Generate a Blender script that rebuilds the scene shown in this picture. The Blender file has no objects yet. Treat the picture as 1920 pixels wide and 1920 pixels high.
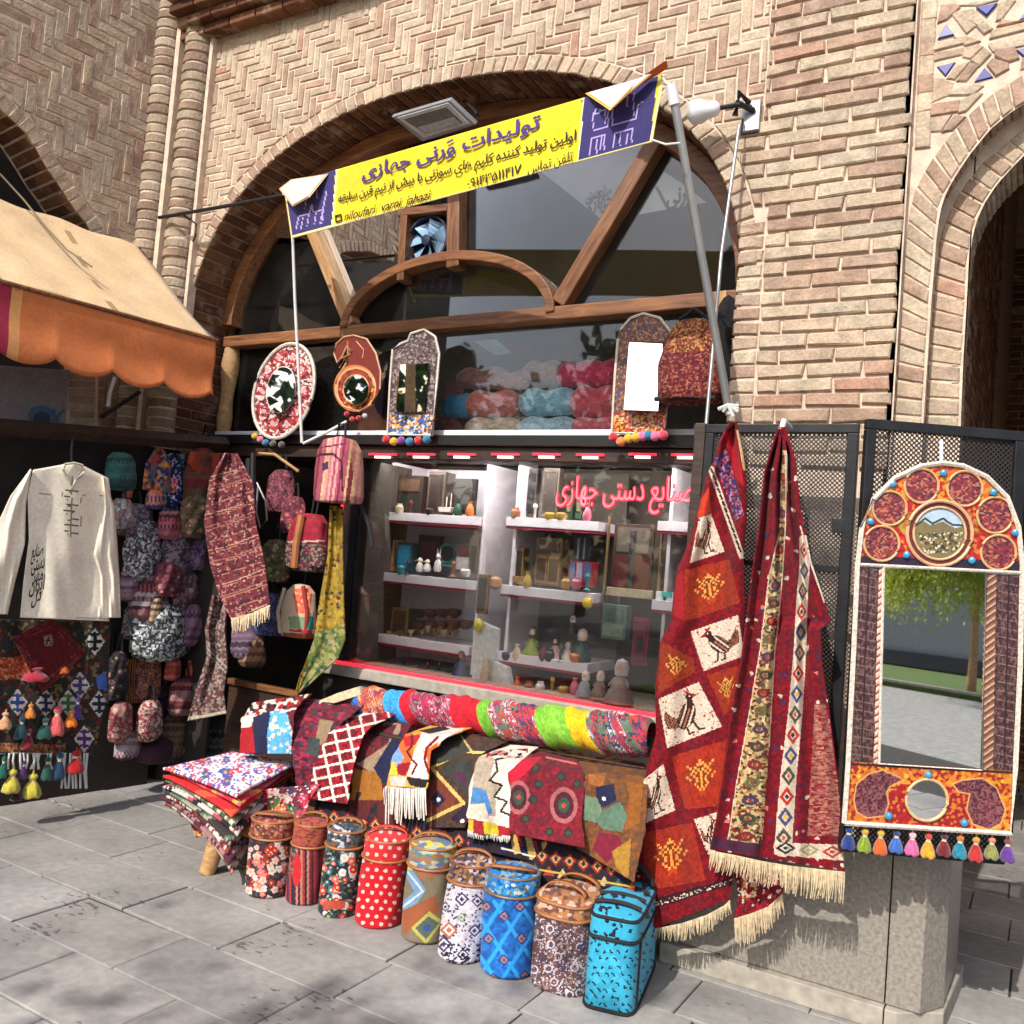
import bpy, math, random, unicodedata
import numpy as np
from mathutils import Matrix, Vector

# ---------------------------------------------------------------- camera
F = 1700.0                                   # focal length in pixels of the 1920 px photograph
PC = np.array([960.0, 960.0])
C = np.array([0.0, 0.0, 1.55])               # the camera stands 1.55 m above the paving
_x = -np.array([-1930 - 960.0, 810 - 960.0, F]); _x /= np.linalg.norm(_x)
_y = np.array([1950 - 960.0, 1130 - 960.0, F]); _y -= _x * (_x @ _y); _y /= np.linalg.norm(_y)
_z = np.cross(_y, _x)
if _z[1] > 0: _z = -_z
R = np.array([_x, _y, _z])                   # world = R @ camera   (X along the shop wall, Y into it, Z up)
scene = bpy.context.scene
COL = scene.collection
cd = bpy.data.cameras.new('camera'); cam = bpy.data.objects.new('camera', cd); COL.objects.link(cam)
cd.sensor_width = 36; cd.sensor_fit = 'HORIZONTAL'; cd.lens = 36 * F / 1920; cd.clip_start = 0.05; cd.clip_end = 500
_m = np.eye(4); _m[:3, 0] = R[:, 0]; _m[:3, 1] = -R[:, 1]; _m[:3, 2] = -R[:, 2]; _m[:3, 3] = C
cam.matrix_world = Matrix(_m.tolist())
scene.camera = cam
# ---------------------------------------------------------------- daylight
SUN_DIR = Vector((0.045, 1.10, -1.0)).normalized()     # the way the light travels
w = bpy.data.worlds.new('World'); scene.world = w; w.use_nodes = True
nt = w.node_tree; bg = nt.nodes['Background']
sky = nt.nodes.new('ShaderNodeTexSky'); sky.sky_type = 'NISHITA'; sky.sun_disc = False
sky.sun_elevation = math.asin(-SUN_DIR.z); sky.sun_rotation = math.atan2(-SUN_DIR.x, -SUN_DIR.y)
sky.dust_density = 2.5
nt.links.new(sky.outputs[0], bg.inputs[0]); bg.inputs[1].default_value = 0.15
sl = bpy.data.lights.new('sun', 'SUN'); sl.energy = 3.0; sl.angle = math.radians(0.5); sl.color = (1.0, 0.965, 0.92)
so = bpy.data.objects.new('sun', sl); COL.objects.link(so); so.location = (0, -6, 9)
so.rotation_euler = SUN_DIR.to_track_quat('-Z', 'Y').to_euler()
scene.view_settings.view_transform = 'Standard'; scene.view_settings.look = 'None'
scene.view_settings.gamma = 1; scene.view_settings.use_curve_mapping = False
scene.view_settings.exposure = 0.55
scene.cycles.max_bounces = 7; scene.cycles.transparent_max_bounces = 12

# ---------------------------------------------------------------- pixel <-> place
rng = np.random.default_rng(7); random.seed(7)
def dirs(px, py):
    px = np.asarray(px, float); py = np.asarray(py, float)
    c = np.stack([(px - PC[0]) / F, (py - PC[1]) / F, np.ones_like(px)], -1)
    return c @ R.T
class Pl:                                     # a plane in the world; n points to the viewer's side
    def __init__(s, p, n):
        s.p = np.array(p, float); s.n = np.array(n, float); s.n /= np.linalg.norm(s.n)
    def at(s, px, py, off=0.0):               # where the line of sight through a photo pixel meets the plane (or its parallel)
        d = dirs(px, py)
        t = (np.dot(s.p - C, s.n) + off) / (d @ s.n)
        return C + d * np.asarray(t)[..., None]
    def off(s, o): return Pl(s.p + s.n * o, s.n)
def YP(y): return Pl((0, y, 0), (0, -1, 0))
def ZP(z): return Pl((0, 0, z), (0, 0, 1))
def XP(x): return Pl((x, 0, 0), (1, 0, 0))
AZ = math.radians(8.285)
SWN = np.array([math.cos(AZ), -math.sin(AZ), 0]); SWD = np.array([-math.sin(AZ), -math.cos(AZ), 0])
SW = Pl((-5.1, 3.75, 0), SWN)                 # the side wall, running from the corner towards the viewer
def proj(Pn):
    q = (np.asarray(Pn, float) - C) @ R
    return PC + F * q[..., :2] / q[..., 2:3]
def pt(px, py, y): return YP(y).at(px, py)
# ---------------------------------------------------------------- colour
def lin(c):
    c = np.asarray(c, float) / 255.0
    return np.where(c <= 0.04045, c / 12.92, ((c + 0.055) / 1.055) ** 2.4)
def S(r, g, b, k=1.0): return tuple(lin((r, g, b)) * k)
# ---------------------------------------------------------------- materials
def nodes(name):
    m = bpy.data.materials.new(name); m.use_nodes = True
    t = m.node_tree; return m, t, t.nodes['Principled BSDF']
def nd(t, kind, **kw):
    n = t.nodes.new(kind)
    for k, v in kw.items():
        if k.startswith('i_'):
            key = k[2:]; n.inputs[int(key) if key.isdigit() else key].default_value = v
        else: setattr(n, k, v)
    return n
def ramp(t, stops):
    r = t.nodes.new('ShaderNodeValToRGB'); e = r.color_ramp.elements
    while len(e) < len(stops): e.new(0.5)
    for el, (p, c) in zip(e, stops): el.position = p; el.color = (*c[:3], 1)
    return r
def coords(t, kind='Object', scale=(1, 1, 1)):
    tc = t.nodes.new('ShaderNodeTexCoord'); mp = nd(t, 'ShaderNodeMapping'); mp.inputs['Scale'].default_value = scale
    t.links.new(tc.outputs[kind], mp.inputs[0]); return mp.outputs[0]
def bumpy(t, b, vec, scale, strength, dist=0.01, detail=6):
    n = nd(t, 'ShaderNodeTexNoise', i_Scale=scale, i_Detail=detail); t.links.new(vec, n.inputs['Vector'])
    bp = nd(t, 'ShaderNodeBump', i_Strength=strength, i_Distance=dist)
    t.links.new(n.outputs[0], bp.inputs['Height']); t.links.new(bp.outputs[0], b.inputs['Normal']); return n, bp
def mul_noise(t, src, vec, scale, lo, hi, detail=5):
    n = nd(t, 'ShaderNodeTexNoise', i_Scale=scale, i_Detail=detail); t.links.new(vec, n.inputs['Vector'])
    mr = nd(t, 'ShaderNodeMapRange', i_1=0.3, i_2=0.7, i_3=lo, i_4=hi); t.links.new(n.outputs[0], mr.inputs[0])
    mx = nd(t, 'ShaderNodeVectorMath', operation='SCALE'); t.links.new(src, mx.inputs[0]); t.links.new(mr.outputs[0], mx.inputs['Scale'])
    return mx.outputs[0]
def plain(name, col, rough=0.7, metal=0.0, var=0.15, vscale=12, bump=0.0, bscale=60, coat=0.0, stretch=(1, 1, 1)):
    m, t, b = nodes(name); v = coords(t, scale=stretch)
    rgb = nd(t, 'ShaderNodeRGB'); rgb.outputs[0].default_value = (*col, 1)
    t.links.new(mul_noise(t, rgb.outputs[0], v, vscale, 1 - var, 1 + var), b.inputs['Base Color'])
    b.inputs['Roughness'].default_value = rough; b.inputs['Metallic'].default_value = metal
    b.inputs['Coat Weight'].default_value = coat
    if bump: bumpy(t, b, v, bscale, bump, 0.004)
    return m
def attr_mat(name, rough=0.9, var=0.18, vscale=60, bump=0.5, bscale=260, sheen=0.15, spec=0.3):
    m, t, b = nodes(name); v = coords(t)
    a = nd(t, 'ShaderNodeVertexColor', layer_name='Col')
    c1 = mul_noise(t, a.outputs[0], v, vscale, 1 - var, 1 + var)
    t.links.new(mul_noise(t, c1, v, 5, 0.88, 1.1), b.inputs['Base Color'])
    b.inputs['Roughness'].default_value = rough; b.inputs['Sheen Weight'].default_value = sheen
    b.inputs['Specular IOR Level'].default_value = spec
    if bump: bumpy(t, b, v, bscale, bump, 0.003, 3)
    return m
def emit(name, col, s):
    m, t, b = nodes(name); b.inputs['Emission Color'].default_value = (*col, 1); b.inputs['Emission Strength'].default_value = s
    b.inputs['Base Color'].default_value = (*col, 1); return m
def glass(name, tint=(0.95, 0.96, 0.95), rough=0.02, dirt=0.010):
    m, t, b = nodes(name); out = t.nodes['Material Output']; v = coords(t)
    tr = nd(t, 'ShaderNodeBsdfTransparent'); tr.inputs[0].default_value = (*tint, 1)
    gl = nd(t, 'ShaderNodeBsdfGlossy'); gl.inputs['Roughness'].default_value = rough
    fr = nd(t, 'ShaderNodeFresnel', i_IOR=1.52); mx = nd(t, 'ShaderNodeMixShader')
    t.links.new(fr.outputs[0], mx.inputs[0]); t.links.new(tr.outputs[0], mx.inputs[1]); t.links.new(gl.outputs[0], mx.inputs[2])
    df = nd(t, 'ShaderNodeBsdfDiffuse'); df.inputs[0].default_value = (0.5, 0.48, 0.44, 1)     # dust on the pane
    n = nd(t, 'ShaderNodeTexNoise', i_Scale=3.0, i_Detail=8); t.links.new(v, n.inputs['Vector'])
    mr = nd(t, 'ShaderNodeMapRange', i_1=0.35, i_2=0.8, i_3=dirt * .5, i_4=dirt * 2); t.links.new(n.outputs[0], mr.inputs[0])
    m2 = nd(t, 'ShaderNodeMixShader'); t.links.new(mr.outputs[0], m2.inputs[0])
    t.links.new(mx.outputs[0], m2.inputs[1]); t.links.new(df.outputs[0], m2.inputs[2]); t.links.new(m2.outputs[0], out.inputs[0])
    return m
def wood(name, c1, c2, rough=0.55, gs=9, coat=0.1):
    m, t, b = nodes(name); v = coords(t, scale=(1.2, gs, gs))
    n = nd(t, 'ShaderNodeTexNoise', i_Scale=3.2, i_Detail=9, i_Distortion=1.4); t.links.new(v, n.inputs['Vector'])
    r = ramp(t, [(0.28, c1), (0.5, [(a + c) / 2 for a, c in zip(c1, c2)]), (0.7, c2)]); t.links.new(n.outputs[0], r.inputs[0])
    t.links.new(mul_noise(t, r.outputs[0], coords(t), 2.2, 0.7, 1.2), b.inputs['Base Color'])
    bp = nd(t, 'ShaderNodeBump', i_Strength=0.5, i_Distance=0.004); t.links.new(n.outputs[0], bp.inputs['Height']); t.links.new(bp.outputs[0], b.inputs['Normal'])
    b.inputs['Roughness'].default_value = rough; b.inputs['Coat Weight'].default_value = coat
    return m
def brick_mat(name, stops, k=1.0):
    m, t, b = nodes(name); v = coords(t)
    at = nd(t, 'ShaderNodeAttribute', attribute_name='rnd'); r = ramp(t, [(p, [x * k for x in c]) for p, c in stops])
    t.links.new(at.outputs['Fac'], r.inputs[0])
    c1 = mul_noise(t, r.outputs[0], v, 14, 0.78, 1.2, 8); c2 = mul_noise(t, mul_noise(t, c1, v, 1.3, 0.84, 1.12, 7), v, 90, 0.82, 1.16, 3)
    n2 = nd(t, 'ShaderNodeTexNoise', i_Scale=7.0, i_Detail=9); t.links.new(v, n2.inputs['Vector'])
    mr = nd(t, 'ShaderNodeMapRange', i_1=0.56, i_2=0.72, i_3=0.0, i_4=0.55); t.links.new(n2.outputs[0], mr.inputs[0])
    mx = nd(t, 'ShaderNodeMix', data_type='RGBA'); mx.inputs[7].default_value = (*S(200, 178, 150, .85), 1)      # lime smeared over the faces
    t.links.new(mr.outputs[0], mx.inputs[0]); t.links.new(c2, mx.inputs[6]); t.links.new(mx.outputs[2], b.inputs['Base Color'])
    b.inputs['Roughness'].default_value = 0.92; b.inputs['Specular IOR Level'].default_value = 0.2
    bumpy(t, b, v, 55, 0.9, 0.006, 8)
    return m
BR = [(0.0, S(168, 139, 119)), (0.12, S(158, 131, 112)), (0.24, S(174, 151, 129)), (0.40, S(181, 160, 136)), (0.54, S(186, 168, 143)), (0.66, S(170, 148, 128)),
      (0.78, S(178, 162, 140)), (0.94, S(189, 172, 147)), (1.0, S(168, 128, 108))]
M = {}
M['brick'] = brick_mat('weathered brick', BR, 1.0)
M['brick_mid'] = brick_mat('shaded column brick', BR, .72)  # wall brick colours darkened: the shade of the corner put into the colour
M['brick_dark'] = brick_mat('shade brown brick', [(0, S(84, 52, 38)), (0.5, S(104, 68, 48)), (1, S(120, 84, 58))])  # for soffits, cornice and passage, their shade put into the brick colour
M['mortar'] = plain('lime mortar', S(208, 185, 163), 0.95, var=0.2, vscale=18, bump=0.8, bscale=90)
M['mortar_dark'] = plain('shade brown mortar', S(150, 118, 92), 0.95, var=0.2, vscale=18, bump=0.6)  # mortar of the same shaded places, darkened in its colour to match
M['cloth'] = attr_mat('woven cloth', sheen=.04, var=.24)
M['pile'] = attr_mat('carpet pile', rough=1.0, var=0.3, vscale=140, bump=0.9, bscale=330, sheen=0.03)
M['smooth'] = attr_mat('printed fabric', rough=0.75, var=0.1, bump=0.2, sheen=0.1)
M['paint'] = attr_mat('painted lacquer', rough=0.4, var=0.12, bump=0.3, bscale=160, sheen=0.0, spec=0.5)
M['fringe'] = plain('cotton fringe', S(206, 186, 150), 0.95, var=0.3, vscale=60)
M['wood'] = wood('oiled walnut', S(88, 50, 26), S(150, 98, 54))
M['wood_light'] = wood('sun bleached pine', S(150, 108, 66), S(196, 156, 106), 0.7)
M['wood_dark'] = wood('dark stained wood', S(40, 26, 18), S(66, 44, 30))
M['black_metal'] = plain('black iron', S(44, 44, 46), 0.5, 0.6, var=0.25, bump=0.2)
M['grey_metal'] = plain('galvanised steel', S(168, 168, 166), 0.42, 0.75, var=0.15, vscale=8)
M['alu'] = plain('grey aluminium', S(150, 150, 152), 0.45, 0.5, var=0.1)
M['white'] = plain('white board', S(226, 224, 226), 0.45, var=0.05)
M['black'] = plain('black lacquer', S(22, 20, 20), 0.45, var=0.2)
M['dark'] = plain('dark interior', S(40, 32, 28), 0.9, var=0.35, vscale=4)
M['mirror'] = nodes('mirror silver')[0]
_b = M['mirror'].node_tree.nodes['Principled BSDF']; _b.inputs['Metallic'].default_value = 1; _b.inputs['Roughness'].default_value = 0.015; _b.inputs['Base Color'].default_value = (0.86, 0.88, 0.88, 1)
M['glass'] = glass('window glass'); M['glass2'] = glass('display glass', dirt=0.003)
M['red_led'] = emit('red led', (0.9, 0.02, 0.04), 1.2); M['pink_led'] = emit('pink led', (1.0, 0.45, 0.4), 2.5)
M['leather'] = plain('tan leather', S(160, 100, 56), 0.55, var=0.25, bump=0.4, bscale=120)
M['strap'] = plain('black webbing', S(26, 24, 26), 0.8, var=0.2, bump=0.4, bscale=200)
M['rope'] = plain('white rope', S(206, 204, 198), 0.85, var=0.15, bump=0.4, bscale=200)
# ---------------------------------------------------------------- objects
def thing(name, label, cat, loc=(0, 0, 0), group=None):
    o = bpy.data.objects.new(name, None); COL.objects.link(o); o.location = [float(v) for v in loc]; o.empty_display_size = 0.05
    o['label'] = label; o['category'] = cat
    if group: o['group'] = group
    return o
def wloc(o):
    l = np.zeros(3)
    while o is not None: l = l + np.array(o.location); o = o.parent
    return l
def put(name, me, m, parent=None, label=None, cat=None, group=None, kind=None, solid=0.0, loc=None):
    if m is not None and not me.materials: me.materials.append(M[m] if isinstance(m, str) else m)
    o = bpy.data.objects.new(name, me); COL.objects.link(o)
    if parent is not None: o.parent = parent
    if loc is not None: o.location = loc
    if label: o['label'] = label
    if cat: o['category'] = cat
    if group: o['group'] = group
    if kind: o['kind'] = kind
    if solid:
        s = o.modifiers.new('thickness', 'SOLIDIFY'); s.thickness = solid; s.offset = -1; s.use_rim = True
    return o
def base_of(parent, V):
    """where the object's own origin goes: the parent's place, or (top level) the foot of the shape"""
    if parent is not None: return wloc(parent)
    return np.array([(V[:, 0].min() + V[:, 0].max()) / 2, (V[:, 1].min() + V[:, 1].max()) / 2, V[:, 2].min()])
def mesh_np(name, V, quads, cols=None, smooth=True):
    me = bpy.data.meshes.new(name); V = np.asarray(V, float)
    if isinstance(quads, np.ndarray):
        n = len(quads); me.vertices.add(len(V)); me.vertices.foreach_set('co', V.astype(np.float32).ravel())
        me.loops.add(n * 4); me.loops.foreach_set('vertex_index', quads.astype(np.int32).ravel())
        me.polygons.add(n); me.polygons.foreach_set('loop_start', np.arange(0, n * 4, 4, dtype=np.int32))
        if cols is not None: cl = np.repeat(np.asarray(cols, float), 4, 0)
        me.polygons.foreach_set('use_smooth', np.full(n, smooth)); me.update(calc_edges=True)
    else:
        me.from_pydata([tuple(v) for v in V], [], quads); n = len(quads)
        if cols is not None: cl = np.repeat(np.asarray(cols, float), [len(q) for q in quads], 0)
        me.polygons.foreach_set('use_smooth', np.full(len(me.polygons), smooth))
    if cols is not None:
        a = me.color_attributes.new('Col', 'FLOAT_COLOR', 'CORNER')
        a.data.foreach_set('color', np.concatenate([cl, np.ones((len(cl), 1))], 1).astype(np.float32).ravel())
    return me
class MB:
    """collects simple shapes (world coordinates) into one mesh"""
    def __init__(s): s.v = []; s.f = []; s.c = []; s.col = (0.5, 0.5, 0.5)
    def add(s, V, Fs, col=None):
        k = len(s.v); s.v += [tuple(float(x) for x in p) for p in V]; s.f += [tuple(i + k for i in q) for q in Fs]; s.c += [col or s.col] * len(Fs)
    def box(s, lo, hi, col=None):
        (a, b, c), (d, e, f) = lo, hi
        s.add([(a, b, c), (d, b, c), (d, e, c), (a, e, c), (a, b, f), (d, b, f), (d, e, f), (a, e, f)],
              [(0, 3, 2, 1), (4, 5, 6, 7), (0, 1, 5, 4), (1, 2, 6, 5), (2, 3, 7, 6), (3, 0, 4, 7)], col)
    def obox(s, c, U, V, W, hu, hv, hw, col=None):          # box with its own axes
        c, U, V, W = (np.array(k, float) for k in (c, U, V, W)); pts = []
        for k in (-1, 1):
            for i, j in ((-1, -1), (1, -1), (1, 1), (-1, 1)): pts.append(c + U * hu * i + V * hv * j + W * hw * k)
        s.add(pts, [(0, 3, 2, 1), (4, 5, 6, 7), (0, 1, 5, 4), (1, 2, 6, 5), (2, 3, 7, 6), (3, 0, 4, 7)], col)
    def tube(s, path, r, n=8, col=None, cap=True):
        path = [np.array(p, float) for p in path]; rs = r if isinstance(r, (list, tuple)) else [r] * len(path); V = []; Fs = []
        up = np.array([0, 0, 1.0])
        for i, p in enumerate(path):
            t = path[min(i + 1, len(path) - 1)] - path[max(i - 1, 0)]; t /= (np.linalg.norm(t) + 1e-9)
            a = np.cross(t, up if abs(t[2]) < 0.95 else np.array([1.0, 0, 0])); a /= np.linalg.norm(a); b = np.cross(t, a)
            for k in range(n):
                th = 2 * math.pi * k / n; V.append(p + rs[i] * (math.cos(th) * a + math.sin(th) * b))
        for i in range(len(path) - 1):
            for k in range(n):
                k2 = (k + 1) % n; Fs.append((i * n + k, i * n + k2, (i + 1) * n + k2, (i + 1) * n + k))
        if cap: Fs += [tuple(range(n))[::-1], tuple((len(path) - 1) * n + k for k in range(n))]
        s.add(V, Fs, col)
    def lathe(s, c, prof, n=24, col=None, axis='Z', sq=2.0, ax=1.0, ay=1.0, rot=0.0):     # prof: (radius, height); sq > 2 squares the section
        V = []; Fs = []; c = np.array(c, float)
        for r, h in prof:
            for k in range(n):
                th = 2 * math.pi * k / n; x, y = math.cos(th), math.sin(th)
                g = (abs(x) ** sq + abs(y) ** sq) ** (-1 / sq); x *= r * g * ax; y *= r * g * ay
                x, y = x * math.cos(rot) - y * math.sin(rot), x * math.sin(rot) + y * math.cos(rot)
                V.append(c + (np.array([x, y, h]) if axis == 'Z' else np.array([x, -h, y])))
        for i in range(len(prof) - 1):
            for k in range(n):
                k2 = (k + 1) % n; Fs.append((i * n + k, i * n + k2, (i + 1) * n + k2, (i + 1) * n + k))
        Fs += [tuple(range(n))[::-1], tuple((len(prof) - 1) * n + k for k in range(n))]
        s.add(V, Fs, col)
    def prism(s, poly, nrm, d, col=None):                  # a flat 3D outline given thickness d backwards along -nrm
        poly = [np.array(p, float) for p in poly]; n = len(poly); nrm = np.array(nrm, float)
        if np.dot(np.cross(poly[1] - poly[0], poly[2] - poly[1]), nrm) < 0: poly = poly[::-1]
        V = poly + [p - nrm * d for p in poly]
        s.add(V, [tuple(range(n)), tuple(range(2 * n - 1, n - 1, -1))] + [(i, i + n, (i + 1) % n + n, (i + 1) % n) for i in range(n)], col)
    def build(s, name, m, parent=None, smooth=False, bevel=0.0, **kw):
        V = np.array(s.v); b = base_of(parent, V)
        me = mesh_np(name, V - b, s.f, s.c, smooth)
        o = put(name, me, m, parent, **kw)
        if parent is None: o.location = b
        if smooth: me.set_sharp_from_angle(angle=math.radians(40))
        if bevel:
            bv = o.modifiers.new('bevel', 'BEVEL'); bv.width = bevel; bv.segments = 2; bv.limit_method = 'ANGLE'
        return o
def beam(name, p0, p1, wv, dv, wide, m, parent, jitter=0.0):
    """a squared timber from p0 to p1; its grain runs along its own X axis"""
    p0 = np.array(p0, float); p1 = np.array(p1, float); L = np.linalg.norm(p1 - p0); x = (p1 - p0) / L
    y = np.array(wide, float); y -= x * (x @ y); y /= np.linalg.norm(y); z = np.cross(x, y)
    V = []; n = 10
    for i in range(n + 1):
        for a, b in ((-1, -1), (1, -1), (1, 1), (-1, 1)): V.append((L * i / n - L / 2, a * wv / 2 * (1 + random.uniform(-jitter, jitter)), b * dv / 2))
    Fs = [(i * 4 + k, i * 4 + (k + 1) % 4, i * 4 + 4 + (k + 1) % 4, i * 4 + 4 + k) for i in range(n) for k in range(4)] + [(3, 2, 1, 0), (n * 4, n * 4 + 1, n * 4 + 2, n * 4 + 3)]
    me = mesh_np(name, np.array(V), Fs, None, False)
    o = put(name, me, m, parent)
    mt = np.eye(4); mt[:3, 0] = x; mt[:3, 1] = y; mt[:3, 2] = z; mt[:3, 3] = (p0 + p1) / 2 - (wloc(parent) if parent else 0)
    o.matrix_local = Matrix(mt.tolist())
    bv = o.modifiers.new('bevel', 'BEVEL'); bv.width = min(wv, dv) * 0.09; bv.segments = 2
    return o
# ---------------------------------------------------------------- painting patterns onto woven faces
def inpoly(px, poly):
    x, y = px[:, 0], px[:, 1]; r = np.zeros(len(px), bool); n = len(poly)
    for i in range(n):
        x1, y1 = poly[i]; x2, y2 = poly[(i + 1) % n]
        if y1 == y2: continue
        c = ((y1 > y) != (y2 > y)) & (x < (x2 - x1) * (y - y1) / (y2 - y1) + x1); r ^= c
    return r
def segdist(px, a, b):
    a = np.array(a, float); b = np.array(b, float); d = b - a; t = np.clip(((px - a) @ d) / (d @ d + 1e-9), 0, 1)
    return np.linalg.norm(px - a - t[:, None] * d, axis=1)
def quadmap(px, q):
    """(s,t) of points inside a four-cornered patch: q = top left, top right, bottom right, bottom left"""
    q = np.array(q, float); st = np.full((len(px), 2), 0.5)
    for _ in range(8):
        s, t = st[:, :1], st[:, 1:]
        p = q[0] * (1 - s) * (1 - t) + q[1] * s * (1 - t) + q[2] * s * t + q[3] * (1 - s) * t
        ds = (q[1] - q[0]) * (1 - t) + (q[2] - q[3]) * t; dt = (q[3] - q[0]) * (1 - s) + (q[2] - q[1]) * s
        e = px - p; det = ds[:, 0] * dt[:, 1] - ds[:, 1] * dt[:, 0] + 1e-9
        st = st + np.stack([(e[:, 0] * dt[:, 1] - e[:, 1] * dt[:, 0]) / det, (ds[:, 0] * e[:, 1] - ds[:, 1] * e[:, 0]) / det], 1)
        st = np.clip(st, -3, 4)
    return st
def h2(i, j, k=0):
    v = np.sin(np.asarray(i) * 127.1 + np.asarray(j) * 311.7 + k * 74.7) * 43758.5453; return v - np.floor(v)
class Paint:
    def __init__(s, px, base): s.px = px; s.c = np.tile(np.array(base, float), (len(px), 1))
    def mask(s, m, col): s.c[m] = col
    def poly(s, p, col): s.mask(inpoly(s.px, p), col)
    def quad(s, q, fn):                     # fn(s,t) -> colours, nan where nothing is painted
        m = inpoly(s.px, q); i = np.where(m)[0]
        if len(i):
            st = quadmap(s.px[i], q); c = fn(st[:, 0], st[:, 1]); ok = ~np.isnan(c[:, 0]); s.c[i[ok]] = c[ok]
    def line(s, pts, wd, col):
        for a, b in zip(pts[:-1], pts[1:]): s.mask(segdist(s.px, a, b) < wd / 2, col)
    def circ(s, c, r, col, r2=0): 
        d = np.linalg.norm((s.px - np.array(c)) / (np.array(r) if np.ndim(r) else 1), axis=1); R1 = 1 if np.ndim(r) else r
        s.mask((d < R1) & (d >= r2), col)
    def speck(s, cols, cell, p=1.0, where=None, seed=0, cy=None):      # small irregular flecks (nearest of jittered seeds)
        sub = np.arange(len(s.px)) if where is None else np.where(inpoly(s.px, where))[0]
        if not len(sub): return
        cell *= .72; cy = cy * .72 if cy else cell; g = s.px[sub] / np.array([cell, cy]); b = np.floor(g); best = np.full(len(sub), 9e9); kk = np.zeros(len(sub)); aa = np.zeros(len(sub))
        for di in (-1, 0, 1):
            for dj in (-1, 0, 1):
                i, j = b[:, 0] + di, b[:, 1] + dj; d = (i + h2(i, j, seed + 1) - g[:, 0]) ** 2 + (j + h2(j, i, seed + 2) - g[:, 1]) ** 2; m = d < best
                best[m] = d[m]; kk[m] = h2(i, j, seed + 5)[m]; aa[m] = h2(j, i, seed + 9)[m]
        m = aa < p; s.c[sub[m]] = np.array(cols)[(kk[m] * len(cols)).astype(int)]
    def flowers(s, n, box, cols, r0=3.0, r1=5.5, seed=0, cen=(0.55, 0.35, 0.08)):
        g = np.random.default_rng(seed)
        for k in range(n):
            c = np.array([g.uniform(box[0], box[2]), g.uniform(box[1], box[3])]); r = g.uniform(r0, r1); col = cols[k % len(cols)]; a0 = g.uniform(0, 6)
            for p in range(5): s.circ(tuple(c + r * .75 * np.array([math.cos(a0 + p * 1.257), math.sin(a0 + p * 1.257)])), r * .5, col)
            s.circ(tuple(c), r * .38, cen)
    def bands(s, pal, h, seed=0, amp=3.0, wl=9.0):                       # woven bands with zigzag edges
        t = np.abs((s.px[:, 0] / wl) % 1 - .5) * 2 * amp; k = np.floor((s.px[:, 1] + t * (h2(np.floor(s.px[:, 1] / (h * 2)), 0 * t, seed) > .45)) / h)
        s.c = np.array(pal)[(h2(k, 0 * k, seed + 2) * len(pal)).astype(int)]
        d = (h2(k, 0 * k, seed + 7) > .6) & (np.abs((s.px[:, 0] / (wl * .8)) % 1 - .5) < .24); s.c[d] = np.array(pal)[(h2(k[d], 0 * k[d], seed + 11) * len(pal)).astype(int)]
    def motif(s, fn): s.c = fn(s.px, s.c)
def pat(cols, code):
    """colours by index; index -1 leaves the ground showing"""
    t = np.array(list(cols) + [(np.nan,) * 3], float); return t[code]
def bits(rows):
    return np.array([[0 if ch in ' .' else int(ch) for ch in r.ljust(max(map(len, rows)))] for r in rows])
def bitmap(rows, cols):
    g = bits(rows)
    def fn(s, t):
        i = np.clip((t * g.shape[0]).astype(int), 0, g.shape[0] - 1); j = np.clip((s * g.shape[1]).astype(int), 0, g.shape[1] - 1)
        return pat(cols, g[i, j] - 1)
    return fn
def diamonds(n, m, cols, steps=6):          # nested stepped diamonds, n across and m down
    def fn(s, t):
        u = np.abs((s * n) % 1 - 0.5) * 2; v = np.abs((t * m) % 1 - 0.5) * 2
        d = np.floor(np.clip((np.floor(u * steps) + np.floor(v * steps)) / steps, 0, 1.99) * len(cols) / 2).astype(int)
        return pat(cols, np.clip(d, 0, len(cols) - 1))
    return fn
def stripes(cols, n, vert=True, seed=0):
    def fn(s, t):
        k = np.floor((s if vert else t) * n); return np.array(cols)[(h2(k, k * 0 + seed) * len(cols)).astype(int)]
    return fn
# ---------------------------------------------------------------- sheets: cloth, rugs, boards
def along(pts, t):
    pts = np.array(pts, float); k = np.linspace(0, 1, len(pts)) if pts.shape[1] == 2 else pts[:, 2]
    return np.stack([np.interp(t, k, pts[:, 0]), np.interp(t, k, pts[:, 1])], -1)
def arclen(pts):
    pts = np.array(pts, float); d = np.r_[0, np.cumsum(np.linalg.norm(np.diff(pts, axis=0), axis=1))]; return np.c_[pts, d / d[-1]]
def edges_grid(L, Rr, nu, nv):
    t = np.linspace(0, 1, nv + 1); a = along(arclen(L), t); b = along(arclen(Rr), t); s = np.linspace(0, 1, nu + 1)
    return a[:, None] * (1 - s)[None, :, None] + b[:, None] * s[None, :, None], s[None, :], t[:, None]
def grid_quads(nv, nu):
    i = np.arange(nv)[:, None] * (nu + 1) + np.arange(nu)[None]; i = i.ravel()
    return np.stack([i, i + nu + 1, i + nu + 2, i + 1], 1)
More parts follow.
